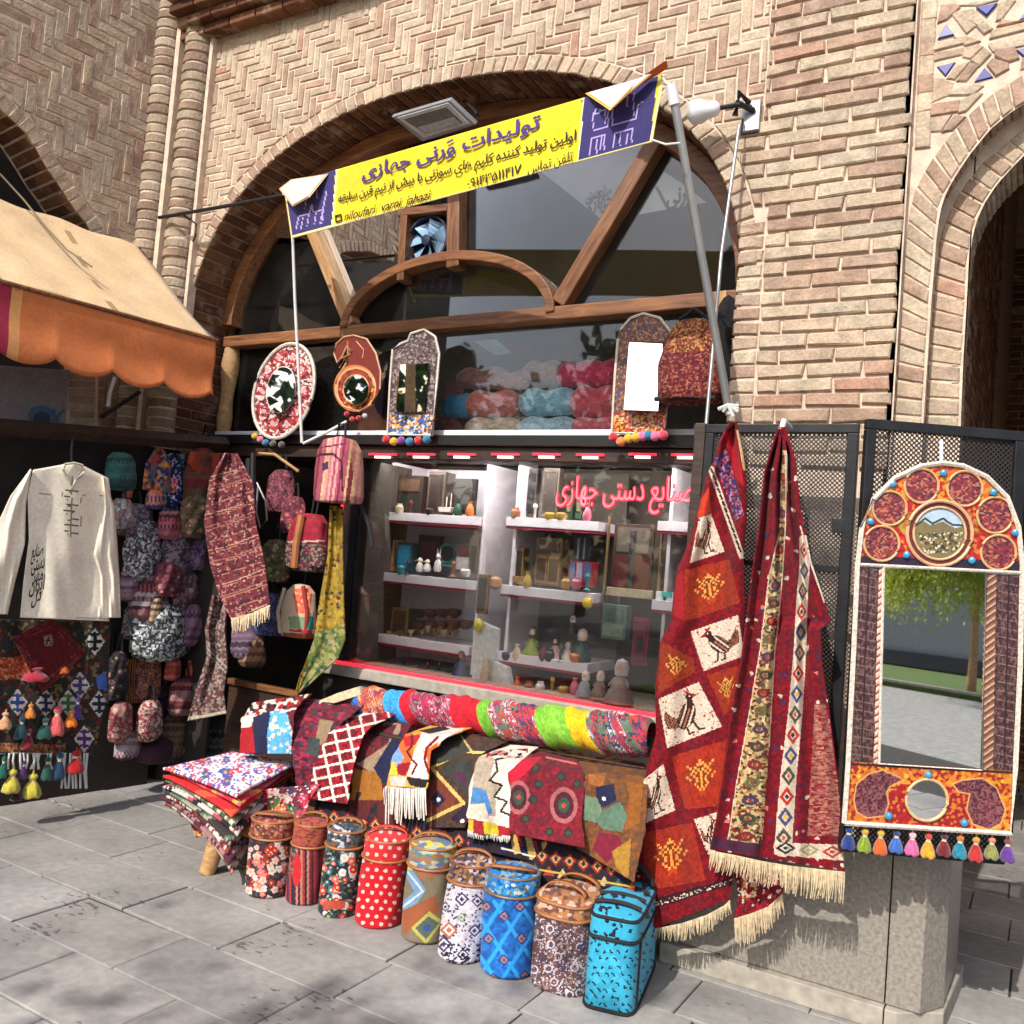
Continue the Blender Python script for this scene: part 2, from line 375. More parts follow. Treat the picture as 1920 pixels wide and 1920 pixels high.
def sheet(name, L, Rr, plane, cell, base, paint=None, depth=None, m='cloth', parent=None, solid=0.004, smooth=True, jag=0.0, **kw):
    """a cloth between two outlines (each from top to bottom) lying on a plane, with folds given by depth(s,t)"""
    wpx = max(np.linalg.norm(np.array(L)[:, None] - np.array(Rr)[None], axis=2).min(0).max(), 8); hpx = max(arclen_px(L), arclen_px(Rr))
    nu = max(2, int(wpx / cell)); nv = max(2, int(hpx / cell))
    g, s, t = edges_grid(L, Rr, nu, nv)
    o = np.zeros((nv + 1, nu + 1)) if depth is None else depth(s, t) + np.zeros((nv + 1, nu + 1))
    if jag: o = o + rng.normal(0, jag, o.shape)
    V = plane.at(g[..., 0], g[..., 1], o).reshape(-1, 3)
    return woven(name, V, grid_quads(nv, nu), base, paint, m, parent, solid, smooth, **kw)
def arclen_px(p):
    p = np.array(p, float); return np.linalg.norm(np.diff(p, axis=0), axis=1).sum()
def woven(name, V, quads, base, paint=None, m='cloth', parent=None, solid=0.004, smooth=True, flip=False, **kw):
    cen = V[quads].mean(1); p = Paint(proj(cen), base); p.w = cen
    if paint: paint(p)
    b = base_of(parent, V)
    if flip: quads = quads[:, ::-1]
    me = mesh_np(name, V - b, np.ascontiguousarray(quads), p.c, smooth)
    o = put(name, me, m, parent, solid=solid, **kw)
    if parent is None: o.location = b
    return o
def outline(name, pts, plane, d, m, parent=None, off=0.0, bevel=0.0, **kw):     # a flat board cut to a photo outline, d thick
    p = np.array(pts, float); mb = MB(); mb.prism(plane.at(p[:, 0], p[:, 1], off), plane.n, d)
    return mb.build(name, m, parent, bevel=bevel, **kw)
# ---------------------------------------------------------------- Persian lettering: joined letter forms, set right to left
FORMS = {}
for cp in list(range(0xFB50, 0xFC00)) + list(range(0xFE80, 0xFEFD)):
    dec = unicodedata.decomposition(chr(cp)).split()
    if len(dec) == 2 and dec[0] in ('<isolated>', '<final>', '<initial>', '<medial>'):
        FORMS.setdefault(chr(int(dec[1], 16)), {})[dec[0][1:-1]] = chr(cp)
def shape(s):
    out = []; n = len(s)
    jl = lambda c: 'initial' in FORMS.get(c, {})
    for i, c in enumerate(s):
        f = FORMS.get(c)
        if not f: out.append(c); continue
        prev = i > 0 and jl(s[i - 1]); nxt = i < n - 1 and s[i + 1] in FORMS and 'final' in FORMS[s[i + 1]] and jl(c)
        k = 'medial' if prev and nxt else 'final' if prev else 'initial' if nxt else 'isolated'
        out.append(f.get(k) or f.get('isolated') or c)
    return ''.join(out)[::-1]
def letters(text, name, m, a, b, up, height, nrm, parent, rtl=True, off=0.002, extrude=0.0006, slant=0.0, bold=0.0, **kw):
    """set one line of writing between two points of a surface"""
    cu = bpy.data.curves.new(name, 'FONT'); cu.body = shape(text) if rtl else text; cu.extrude = 0.01; cu.offset = bold
    ob = bpy.data.objects.new(name, cu); COL.objects.link(ob)
    dg = bpy.context.evaluated_depsgraph_get(); me = bpy.data.meshes.new_from_object(ob.evaluated_get(dg))
    bpy.data.objects.remove(ob); bpy.data.curves.remove(cu)
    V = np.array([v.co[:] for v in me.vertices]); x0, x1 = V[:, 0].min(), V[:, 0].max()
    a = np.array(a, float); b = np.array(b, float); U = b - a; W = np.array(up, float); W /= np.linalg.norm(W); nrm = np.array(nrm, float)
    q = a + ((V[:, :1] - x0) / (x1 - x0)) * U + (V[:, 1:2] * height + 0) * W + V[:, 1:2] * slant * U / np.linalg.norm(U) * height + (V[:, 2:3] * extrude / 0.01 + off) * nrm
    bs = base_of(parent, q); me.vertices.foreach_set('co', (q - bs).astype(np.float32).ravel()); me.update(); me.materials.clear()
    o = put(name, me, m, parent, **kw)
    if parent is None: o.location = bs
    return o
# ================================================================ brickwork
def clip(poly, n, c):                        # keep the side where p.n >= c
    out = []; k = len(poly)
    for i in range(k):
        a, b = poly[i], poly[(i + 1) % k]; da = a[0] * n[0] + a[1] * n[1] - c; db = b[0] * n[0] + b[1] * n[1] - c
        if da >= 0: out.append(a)
        if da * db < 0: t = da / (da - db); out.append((a[0] + (b[0] - a[0]) * t, a[1] + (b[1] - a[1]) * t))
    return out
def area(p): return 0.5 * abs(sum(p[i][0] * p[(i + 1) % len(p)][1] - p[(i + 1) % len(p)][0] * p[i][1] for i in range(len(p)))) if len(p) > 2 else 0
def rect(u, v, a, b): return [(u, v), (u + a, v), (u + a, v + b), (u, v + b)]
def brick_geo(poly, nrm, proud=0.0, back=0.03, bev=0.0045, rough=0.002):
    """one brick: its face outline in the world, pushed in and bevelled, corners knocked about a little"""
    P_ = np.array(poly, float); n = len(P_); nrm = np.array(nrm, float); cen = P_.mean(0)
    if np.dot(np.cross(P_[1] - P_[0], P_[2] - P_[1]), nrm) < 0: P_ = P_[::-1].copy()
    d = P_ - cen; L = np.linalg.norm(d, axis=1, keepdims=True)
    e = [(P_[(i + 1) % n] - P_[i]) for i in range(n)]; e = [k / (np.linalg.norm(k) + 1e-9) for k in e]
    ins = np.array([(np.cross(nrm, e[i - 1]) + np.cross(nrm, e[i])) for i in range(n)])
    ins /= (np.linalg.norm(ins, axis=1, keepdims=True) + 1e-9)
    tilt = rng.normal(0, 0.012); z0 = proud + rng.normal(0, 0.0016)
    J = rng.normal(0, rough * 0.6, (n, 3)); J -= np.outer(J @ nrm, nrm)
    r0 = P_ + J - nrm * back; r1 = P_ + J + nrm * (z0 - bev); r2 = P_ + J + ins * bev * 1.3 + nrm * (z0 + rng.normal(0, rough * 0.35, (n, 1))) + nrm * (d[:, 2:3] * tilt)
    V = np.concatenate([r0, r1, r2]); Fs = [tuple(range(2 * n, 3 * n))]
    for k in (0, n):
        for i in range(n): Fs.append((k + i, k + (i + 1) % n, k + n + (i + 1) % n, k + n + i))
    return V, Fs
def lay(parent, items, m, name='brick', limit=300, proud=0.0, bev=0.0045, rough=0.002, back=0.03, smooth=False):
    """items: (outline, normal[, proud[, material]]). The ones that show largest become bricks of their own, the rest one mass."""
    sc = []
    for it in items:
        q = proj(np.array(it[0])); q = np.clip(q, 0, 1920); sc.append(area([tuple(k) for k in q]))
    order = np.argsort(-np.array(sc)); b = wloc(parent); mv, mf, mr = [], [], []
    for r, i in enumerate(order):
        it = items[i]; V, Fs = brick_geo(it[0], it[1], it[2] if len(it) > 2 else proud, back, bev, rough); rv = random.random()
        if r < limit and sc[i] > 12:
            me = bpy.data.meshes.new(name); me.from_pydata((V - b).tolist(), [], Fs)
            at = me.attributes.new('rnd', 'FLOAT', 'POINT'); at.data.foreach_set('value', [rv] * len(V))
            put(name, me, it[3] if len(it) > 3 else m, parent)
        else:
            k = len(mv); mv += (V - b).tolist(); mf += [tuple(a + k for a in f) for f in Fs]; mr += [rv] * len(V)
    if mv:
        me = bpy.data.meshes.new('small_' + name + 's'); me.from_pydata(mv, [], mf)
        at = me.attributes.new('rnd', 'FLOAT', 'POINT'); at.data.foreach_set('value', mr); put('further_' + name + 's', me, m, parent, kind='stuff')
YW = 3.80                                     # face of the shop wall
ACX, AHW, AZ0, ARI = -2.962, 1.757, 2.90, 1.165
def arch(t, d=0.0):                           # t from 0 (right springing) to pi (left)
    c, s_ = math.cos(t), math.sin(t)
    return (ACX + (AHW + d) * math.copysign(abs(c) ** (2 / 2.3), c), AZ0 + (ARI + d) * max(s_, 0.0))
ATS = np.linspace(0, math.pi, 721)
def arch_even(step, d=0.0):                   # parameters at even steps along the curve
    p = np.array([arch(t, d) for t in ATS]); s_ = np.r_[0, np.cumsum(np.linalg.norm(np.diff(p, axis=0), axis=1))]
    n = int(round(s_[-1] / step)); return np.interp(np.linspace(0, s_[-1], n + 1), s_, ATS)
def outside_arch(poly, d):
    if not poly: return poly
    cu = sum(p[0] for p in poly) / len(poly); cv = sum(p[1] for p in poly) / len(poly)
    if cv < AZ0 - 0.1: return poly if abs(cu - ACX) > AHW + d else []
    k = np.array([arch(t, d) for t in ATS[::4]]); i = int(np.argmin((k[:, 0] - cu) ** 2 + (k[:, 1] - cv) ** 2)); i = min(max(i, 1), len(k) - 2)
    tg = k[i + 1] - k[i - 1]; n = np.array([tg[1], -tg[0]]); n /= np.linalg.norm(n)
    return clip(poly, n, float(n @ k[i]))
def herring(u0, u1, v0, v1, j=0.0090, W=0.0505, n=3):
    L = n * W; N = int((u1 - u0 + v1 - v0) / W) + 30
    for b in range(-80, 80):
        for a in range(-N, N):
            x = u0 + a * W + b * L; y = v0 + a * W - b * L
            if x > u1 + L or y > v1 + L or x < u0 - 3 * L or y < v0 - 2 * L: continue
            yield rect(x + j / 2, y + j / 2, L - j, W - j); yield rect(x + L + j / 2, y + W - L + j / 2, W - j, L - j)
# ---------------------------------------------------------------- the shop wall with its arch
NY = np.array([0, -1.0, 0])
wall = thing('arched_brick_wall', 'pink brown herringbone brick wall over the wide shop arch behind the yellow banner', 'wall', (ACX, YW, 0))
items = []
def w3(poly, y=YW): return [(p[0], y, p[1]) for p in poly]
for sgn in (1, -1):
    for p in herring(-0.02, 2.0, 2.2, 5.5):
        q = clip(clip(p, (1, 0), 0.004), (-1, 0), -(1.822 if sgn > 0 else 1.79))
        q = [(ACX + sgn * a, b) for a, b in q][::sgn]
        q = clip(q, (0, -1), -5.3)
        q = outside_arch(q, 0.092)
        if sgn > 0: q = clip(q, (0, 1), 3.30)
        if len(q) > 2 and area(q) > 0.0006: items.append((w3(q), NY))
ts = arch_even(0.0655)
ring = []
for k in range(len(ts) - 1):
    g = 0.09 * (ts[k + 1] - ts[k]); a, b = ts[k] + g, ts[k + 1] - g
    ring.append((w3([arch(a, 0.004), arch(b, 0.004), arch(b, 0.084), arch(a, 0.084)]), NY, 0.004))
lay(wall, items + ring, 'brick', rough=.0028, bev=.005)
# soffit of the arch: voussoirs running back to the window
YF = 4.12
sof = thing('arch_soffit', 'shaded brown brick underside of the shop arch above the wooden window', 'arch', (ACX, YW, AZ0))
si = []
def soffit_quad(pa, pb, y0, y1, nrm): return ([(pa[0], y0, pa[1]), (pb[0], y0, pb[1]), (pb[0], y1, pb[1]), (pa[0], y1, pa[1])], nrm)
for k in range(len(ts) - 1):
    g = 0.1 * (ts[k + 1] - ts[k]); a, b = ts[k] + g, ts[k + 1] - g; pa, pb = arch(a), arch(b); m_ = arch((a + b) / 2)
    nrm = np.array([ACX - m_[0], 0, (AZ0 + 0.25 - m_[1])]); tg = np.array([pb[0] - pa[0], 0, pb[1] - pa[1]]); tg /= np.linalg.norm(tg); nrm -= tg * (nrm @ tg); nrm /= np.linalg.norm(nrm)
    cut = YW + (0.212 if k % 2 else 0.105)
    for y0, y1 in ((YW + 0.004, cut - 0.005), (cut + 0.005, YF + 0.02)): si.append(soffit_quad(pa, pb, y0, y1, nrm) + (0.0,))
z = 2.14; k = 0
while z < AZ0 - 0.03:
    for X, nn in ((ACX - AHW, 1), (ACX + AHW, -1)):
        cut = YW + (0.212 if k % 2 else 0.105)
        for y0, y1 in ((YW + 0.004, cut - 0.005), (cut + 0.005, YF + 0.02)): si.append(soffit_quad((X, z + 0.005), (X, z + 0.058), y0, y1, np.array([nn, 0, 0.0])) + (0.0,))
    z += 0.064; k += 1
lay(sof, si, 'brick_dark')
# mortar behind both
mb = MB(); ym = YW + 0.007; top = 6.2
P_ = [(ACX + AHW + 0.01, 2.0)] + [arch(t, 0.010) for t in ATS[::12]] + [(ACX - AHW - 0.01, 2.0)]
for a, b in zip(P_[:-1], P_[1:]):
    if abs(a[0] - b[0]) > 1e-4: mb.add([(a[0], ym, a[1]), (b[0], ym, b[1]), (b[0], ym, top), (a[0], ym, top)], [(0, 1, 2, 3)])
for x0, x1, z0 in ((-5.25, ACX - AHW - 0.01, 0), (ACX + AHW + 0.01, -0.535, 0)): mb.add([(x0, ym, z0), (x1, ym, z0), (x1, ym, top), (x0, ym, top)], [(0, 1, 2, 3)])
mb.add([(-5.25, ym, top), (-0.535, ym, top), (-0.535, 4.9, top), (-5.25, 4.9, top)], [(0, 1, 2, 3)])
mb.build('mortar', 'mortar', wall)
mb = MB()
for a, b in zip(P_[:-1], P_[1:]):
    mb.add([(a[0], ym, a[1]), (b[0], ym, b[1]), (b[0], YF + 0.1, b[1]), (a[0], YF + 0.1, a[1])], [(0, 1, 2, 3)])
mb.build('mortar', 'mortar_dark', sof)
# ---------------------------------------------------------------- the pier between the two arches
pier = thing('brick_pier', 'sunlit brick pier in level courses between shop arch and right hand arch', 'pier', (-0.85, YW, 0))
items = []; z = 2.02; k = 0; PH = 0.0632
while z < 5.2:
    x = -0.545 - (0.0 if k % 2 else 0.113) ; first = True
    edge = -0.545 + rng.normal(0, 0.004)
    if k % 2 == 0:
        items.append((w3(rect(x + 0.006, z + 0.0055, edge - x - 0.006, PH - 0.011)), NY, 0.010))
    while x > -1.35:
        x0 = x - 0.226; q = rect(x0 + 0.006, z + 0.0055, 0.214 + (edge + 0.545 if first and k % 2 else 0), PH - 0.011)
        if z < 3.10: q = clip(q, (1, 0), -1.085)
        elif z > 3.52: q = clip(q, (1, 0), -1.130)
        q = outside_arch(q, 0.092) if z >= 3.10 else q
        if len(q) > 2 and area(q) > 0.0007: items.append((w3(q), NY, 0.010))
        x = x0; first = False
    if z < 3.07: items.append((w3(rect(-1.204, z + 0.006, 0.108, PH - 0.011)), NY, 0.003))
    z += PH; k += 1
lay(pier, items, 'brick', bev=0.006, rough=0.0045)
# ---------------------------------------------------------------- two engaged columns in the corner
def column(c, r, label):
    t = thing('corner_column', label, 'column', (c[0], c[1], 0), 'brick corner columns'); var = []
    for v in range(5):
        mb = MB(); h = 0.0535; mb.lathe((0, 0, 0), [(r - 0.03, 0), (r - 0.006, 0.0), (r, 0.006), (r + rng.normal(0, .001), h - 0.006), (r - 0.006, h), (r - 0.03, h)], 22)
        me = mesh_np('brick', np.array(mb.v) * (1 + rng.normal(0, 0.006, (len(mb.v), 1)) * [1, 1, 0]), mb.f, None, False)
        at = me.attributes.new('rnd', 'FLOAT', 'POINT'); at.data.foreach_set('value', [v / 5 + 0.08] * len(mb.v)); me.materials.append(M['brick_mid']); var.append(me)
    z = 2.0; k = 0
    while z < 5.3:
        o = put('brick', var[k % 5 if k % 3 else (k // 3) % 5], None, t, loc=(rng.normal(0, .003), rng.normal(0, .003), z)); o.rotation_euler = (rng.normal(0, .012), rng.normal(0, .012), rng.uniform(0, 6)); z += 0.0635; k += 1
    mb = MB(); mb.lathe((c[0], c[1], 0), [(r - 0.009, 0), (r - 0.009, 6)], 22); mb.build('mortar', 'mortar', t, smooth=True)
    return t
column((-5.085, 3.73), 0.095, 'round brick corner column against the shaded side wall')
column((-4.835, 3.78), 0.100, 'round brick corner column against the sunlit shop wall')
mb = MB(); mb.box((-4.985, 3.70, 0), (-4.945, 3.84, 6)); o = mb.build('mortar_fillet', 'mortar', wall)
mb = MB(); mb.box((-4.728, 3.76, 2.9), (-4.70, 3.82, 5.6)); o = mb.build('mortar_fillet', 'mortar', wall)
# cornice at the top of the wall
cor = thing('brick_cornice', 'projecting brick cornice at the top left over the herringbone wall', 'cornice', (-4.4, 3.7, 4.72))
items = []
for r_ in range(4):
    yy = 3.70 - 0.05 * r_; zz = 4.70 + 0.064 * r_; x = -4.95 + (0.11 if r_ % 2 else 0)
    while x < -3.4:
        items.append((w3(rect(x + .005, zz + .005, .215, .054), yy), NY, 0.0)); items.append(([(x + .005, yy, zz + .004), (x + .22, yy, zz + .004), (x + .22, 3.79, zz + .004), (x + .005, 3.79, zz + .004)], np.array([0, 0, -1.0]), 0.0)); x += 0.226
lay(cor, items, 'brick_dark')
mb = MB(); [mb.box((-4.95, 3.715 - .05 * r_, 4.712 + .064 * r_), (-3.4, 3.8, 4.77 + .064 * r_)) for r_ in range(4)]; mb.build('mortar', 'mortar_dark', cor)
# ---------------------------------------------------------------- side wall with its own arch
side = thing('side_brick_wall', 'brown herringbone side wall with an arch above the orange awning', 'wall', (-5.2, 3.0, 0))
def sw3(p, o=0.0): return [tuple(SW.p + SWD * -u + np.array([0, 0, v]) + SWN * o) for u, v in p]
def swuv(px, py): q = SW.at(px, py); return (-float((q - SW.p) @ SWD), float(q[2]))
SA = [swuv(*p) for p in ((165, 425), (134, 386), (115, 356), (93, 325), (70, 285), (45, 247), (0, 205))]
d0 = np.array(SA[-1]) - np.array(SA[-2]); s0 = np.array(SA[0]) - np.array(SA[1])
SA = [(SA[0][0] + .12, 2.2), (SA[0][0] + .11, 2.9), tuple(np.array(SA[0]) + s0 * 1.1 * np.array([.5, 1]))] + SA + [(SA[-1][0] - .3, SA[-1][1] + .2), (SA[-1][0] - .7, SA[-1][1] + .34), (SA[-1][0] - 1.1, SA[-1][1] + .38)]
sa = arclen(SA); NS = int(sum(np.linalg.norm(np.diff(np.array(SA), axis=0), axis=1)) / 0.067)
def sa_at(k, d=0.0):
    t = k / NS; p = along(sa, np.array([t]))[0]; a, b = along(sa, np.array([max(t - .02, 0), min(t + .02, 1)])); g = b - a; g /= np.linalg.norm(g)
    return p + np.array([g[1], -g[0]]) * d
items = []
kk = np.array([sa_at(k, 0.10) for k in np.linspace(0, NS, 300)])
for p in herring(-2.4, 0.1, 2.3, 5.4, W=0.062, j=.0115):
    q = clip(clip(p, (-1, 0), 0.03), (0, -1), -5.4)
    if len(q) < 3: continue
    cu = sum(a for a, b in q) / len(q); cv = sum(b for a, b in q) / len(q)
    i = int(np.argmin((kk[:, 0] - cu) ** 2 + (kk[:, 1] - cv) ** 2)); i = min(max(i, 1), len(kk) - 2); g = kk[i + 1] - kk[i - 1]; n = np.array([g[1], -g[0]]) / np.linalg.norm(g)
    q = clip(q, n, float(n @ kk[i]))
    if len(q) > 2 and area(q) > 0.0006: items.append((sw3(q), SWN))
for k in range(NS): items.append((sw3([sa_at(k + .1, .005), sa_at(k + .9, .005), sa_at(k + .9, .09), sa_at(k + .1, .09)]), SWN, 0.004))
lay(side, items, 'brick', rough=.0028)
items = []
for k in range(NS):
    a, b = sa_at(k + .1), sa_at(k + .9); A, B = np.array(sw3([a])[0]), np.array(sw3([b])[0]); tg = B - A; nn = np.cross(tg, SWN); nn /= np.linalg.norm(nn)
    if nn @ (np.array(sw3([(-1.6, 2.6)])[0]) - A) < 0: nn = -nn
    for o0, o1 in ((0.004, .1), (.11, .32)) if k % 2 else ((0.004, .2), (.21, .32)): items.append(([A - SWN * o0, B - SWN * o0, B - SWN * o1, A - SWN * o1], nn, 0.0))
lay(side, items, 'brick_dark', limit=120)
mb = MB()
P_ = [tuple(sa_at(k, 0.01)) for k in range(NS + 1)]
for a, b in zip(P_[:-1], P_[1:]):
    mb.add(sw3([a, b, (b[0], 6.2), (a[0], 6.2)], -0.008), [(0, 1, 2, 3)]); mb.add(sw3([a, b], -0.008) + sw3([b, a], -0.36), [(0, 1, 2, 3)])
u0 = P_[0][0]; mb.add(sw3([(u0, 0), (0.2, 0), (0.2, 6.2), (u0, 6.2)], -0.008), [(0, 1, 2, 3)]); mb.build('mortar', 'mortar', side)
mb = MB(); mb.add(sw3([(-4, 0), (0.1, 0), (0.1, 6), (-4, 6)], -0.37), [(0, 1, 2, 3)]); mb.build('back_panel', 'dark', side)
# ---------------------------------------------------------------- the next bay on the right: two stepped arch rings and a tiled spandrel
bay = thing('right_brick_arch', 'stepped brick arch at the right with a blue tiled star in its spandrel', 'arch', (-0.2, 3.9, 0))
Z7 = lambda pts: [(1640 + x / 3.557, 280 + y / 3.557) for x, y in pts]
Z6 = lambda pts: [(1640 + x / 6.857, y / 6.857) for x, y in pts]
def ring_of(outer, inner, y, step, proud=0.0, g=0.07):
    a = arclen(outer); b = arclen(inner); pa = YP(y).at(*along(a, np.linspace(0, 1, 200)).T); n = int(round(np.linalg.norm(np.diff(pa, axis=0), axis=1).sum() / step)); out = []
    for k in range(n):
        t = np.array([(k + g) / n, (k + 1 - g) / n]); o_, i_ = along(a, t), along(b, t)
        q = np.array([o_[0], o_[1], i_[1], i_[0]]); out.append((list(YP(y).at(q[:, 0], q[:, 1])), NY, proud))
    return out
r1o = Z7([(112, 1890), (140, 1700), (165, 1300), (180, 1060), (208, 640), (232, 430), (262, 300), (310, 190), (385, 60)]) + [(1780, 255), (1830, 200), (1872, 168), (1935, 128), (2010, 95)]
r1i = Z7([(300, 1890), (325, 1500), (358, 1000), (380, 740), (388, 620), (412, 430), (450, 300), (500, 210), (562, 110), (625, 20)]) + [(1850, 243), (1892, 208), (1940, 180), (2010, 150)]
r2o = Z7([(335, 1890), (362, 1400), (402, 900), (442, 560), (482, 460), (535, 340), (610, 220), (720, 90), (830, 0)]) + [(1925, 235), (2000, 190)]
r2i = Z7([(553, 1890), (573, 1400), (598, 1000), (608, 760), (638, 560), (670, 450), (722, 340), (800, 225), (900, 115), (1000, 15)]) + [(1960, 262), (2030, 230)]
YB1, YB2 = 3.86, 3.98
items = ring_of(r1o, r1i, YB1, 0.066) + ring_of(r2o, r2i, YB2, 0.066)
for edge, y0, y1 in ((r1i, YB1, YB2), (r2i, YB2, 4.28)):                 # reveals running back from both rings
    a = arclen(edge); n = 44; cut = [y0 + .004, y0 + .107, y1] if y1 - y0 > .2 else [y0 + .004, y1]
    for k in range(n):
        e = along(a, np.array([(k + .08) / n, (k + .92) / n])); A, B = YP(y0).at(e[:, 0], e[:, 1]); tg = B - A; nn = np.cross(tg, NY); nn /= np.linalg.norm(nn)
        if nn[0] < 0 and nn[2] > 0 or nn[0] < -0.5: nn = -nn
        c2 = [cut[0], cut[0] + .2 if k % 2 else cut[0] + .1, y1] if len(cut) == 3 else cut
        for ya, yb in zip(c2[:-1], c2[1:]):
            items.append(([(A[0], ya + .003, A[2]), (B[0], ya + .003, B[2]), (B[0], yb - .003, B[2]), (A[0], yb - .003, A[2])], nn, -0.002))
XM = 1.7
items += [([(XM - p_[0], p_[1], p_[2]) for p_ in it[0]][::-1], it[1] * np.array([-1, 1, 1])) + tuple(it[2:]) for it in list(items)]     # the far side of the same arch
bb = YP(YB1)
def tile(poly, proud=0.0, m=None):
    k_ = np.mean(poly, 0); poly = [tuple(k_ + (np.array(q_) - k_) * (1.0 if m else 1.13)) for q_ in poly]; p = np.array(Z6(poly)); it = (list(bb.at(p[:, 0], p[:, 1])), NY, proud); return it + ((m,) if m else ())
M['blue_tile'] = plain('cobalt glazed tile', S(32, 36, 128), 0.2, var=0.12, coat=0.6)
for t in ([(920, 310), (1030, 440), (810, 500)], [(800, 850), (1040, 800), (910, 975)], [(1310, 95), (1580, 35), (1440, 215)], [(1410, 860), (1525, 990), (1280, 1050)],
          [(1850, 260), (1930, 140), (1990, 230)], [(1815, 635), (2060, 590), (1920, 725)]): items.append(tile(t, 0.002, 'blue_tile'))
for t in ([(790, 545), (1090, 480), (1130, 550), (765, 645)], [(765, 680), (1120, 605), (1120, 690), (765, 780)], [(1060, 1030), (1180, 1035), (1330, 850), (1220, 800)], [(1240, 780), (1350, 830), (1490, 690), (1400, 620)],
          [(1510, 560), (1920, 465), (1990, 440), (1990, 540), (1560, 620)], [(1530, 380), (1990, 270), (1990, 360), (1500, 490)], [(1050, 150), (1270, 110), (1400, 260), (1330, 330)], [(1320, 340), (1420, 280), (1520, 370), (1400, 430)],
          [(1040, 470), (1190, 460), (1340, 520), (1170, 580)], [(1150, 620), (1330, 560), (1390, 600), (1240, 740), (1140, 720)], [(1000, 180), (1100, 140), (1300, 320), (1170, 420)], [(820, 280), (870, 60), (1030, 40), (1080, 90), (930, 240)],
          [(1100, 60), (1260, 10), (1560, 0), (1300, 70)], [(1600, 40), (1700, 0), (1800, 0), (1640, 230), (1560, 260)], [(1590, 330), (1660, 240), (1790, 260), (1990, 240), (1690, 310)],
          [(1550, 640), (1790, 600), (1850, 740), (1700, 790), (1560, 720)], [(1530, 760), (1700, 810), (1720, 880), (1560, 960), (1450, 830)], [(760, 1000), (890, 1000), (1010, 1060), (960, 1200), (745, 1290)], [(1010, 1120), (1260, 1080), (1380, 1100), (1250, 1210), (970, 1220)],
          [(740, 1330), (1080, 1280), (1060, 1430), (730, 1480)], [(1100, 1280), (1330, 1190), (1380, 1210), (1180, 1420), (1080, 1440)], [(730, 1510), (980, 1480), (850, 1680), (720, 1690)], [(1020, 1490), (1150, 1500), (1010, 1660), (880, 1680)],
          [(1060, 830), (1200, 800), (1030, 1010), (930, 1000)], [(1900, 740), (1990, 700), (1990, 850), (1870, 880)]): items.append(tile(t))
x0 = 0
for k in range(8): items.append(tile([(615 - k * 11, 20 + k * 236), (790 - k * 11, 0 + k * 236), (780 - k * 11, 220 + k * 236), (605 - k * 11, 250 + k * 236)]))
lay(bay, items, 'brick')
mb = MB(); e = [tuple(p) for p in along(arclen([(x + 6, y) for x, y in r1i]), np.linspace(0, 1, 40))]
for a, b in zip(e[:-1], e[1:]):
    A, B = bb.at(*a, -.008), bb.at(*b, -.008); mb.add([A, B, (B[0], B[1], 6.2), (A[0], A[1], 6.2)], [(0, 1, 2, 3)])
A = bb.at(*e[0], -.008); mb.add([(-0.56, A[1], 0), (A[0], A[1], 0), (A[0], A[1], 6.2), (-0.56, A[1], 6.2)], [(0, 1, 2, 3)])
for edge, y0, y1 in ((r1i, YB1, YB2 + .01), (r2i, YB2, 4.3)):
    e = YP(y0).at(*along(arclen(edge), np.linspace(0, 1, 40)).T)
    for A, B in zip(e[:-1], e[1:]): mb.add([(A[0] - .012, y0 + .012, A[2] + .012), (B[0] - .012, y0 + .012, B[2] + .012), (B[0] - .012, y1, B[2] + .012), (A[0] - .012, y1, A[2] + .012)], [(0, 1, 2, 3)])
e2 = YP(YB2).at(*along(arclen([(x + 5, y) for x, y in r2i]), np.linspace(0, 1, 40)).T)
for A, B in zip(e2[:-1], e2[1:]):
    mb.add([(A[0], YB2 + .008, A[2]), (B[0], YB2 + .008, B[2]), (B[0], YB2 + .008, 6.2), (A[0], YB2 + .008, 6.2)], [(0, 1, 2, 3)])
mb.add([(-.56, YB2 + .008, 0), (e2[0][0], YB2 + .008, 0), (e2[0][0], YB2 + .008, 6.2), (-.56, YB2 + .008, 6.2)], [(0, 1, 2, 3)])
mb.box((-.56, YW + .007, 0), (-.541, YB1 + .02, 6.2))
for v_, f_ in [(list(mb.v), list(mb.f))]: mb.add([(XM - x_, y_, z_) for x_, y_, z_ in v_], [q_[::-1] for q_ in f_])
for y_, e_ in ((YB1 + .008, r1i), (YB2 + .008, r2i)): A = YP(y_).at(*e_[-1]); mb.add([(A[0] - .05, y_, A[2]), (XM - A[0] + .05, y_, A[2]), (XM - A[0] + .05, y_, 6.2), (A[0] - .05, y_, 6.2)], [(0, 1, 2, 3)])
mb.box((XM + .54, YW + .007, 0), (XM + 3, YW + .3, 6.2))
mb.build('mortar', 'mortar', bay)
inn = thing('inner_brick_wall', 'dark brick wall far inside the right arch above the mesh shutter', 'wall', (0.3, 8.9, 0))
items = []; z = 0.02; k = 0
while z < 4.6:
    x = -0.8 + (0.11 if k % 2 else 0)
    while x < 1.6: items.append((w3(rect(x + .006, z + .006, .214, .054), 8.9), NY, 0.0)); x += .226
    z += .066; k += 1
items = [i for i in items if i[0][0][0] < 1.4]
z = 1.7; k = 0
while z < 4.5:
    y_ = 4.31 + (.11 if k % 2 else 0)
    while y_ < 6.6: items.append(([(-.325, y_, z + .006), (-.325, y_ + .214, z + .006), (-.325, y_ + .214, z + .058), (-.325, y_, z + .058)], np.array([1.0, 0, 0]), 0.0)); y_ += .226
    z += .066; k += 1
lay(inn, items, 'brick_dark', limit=300)
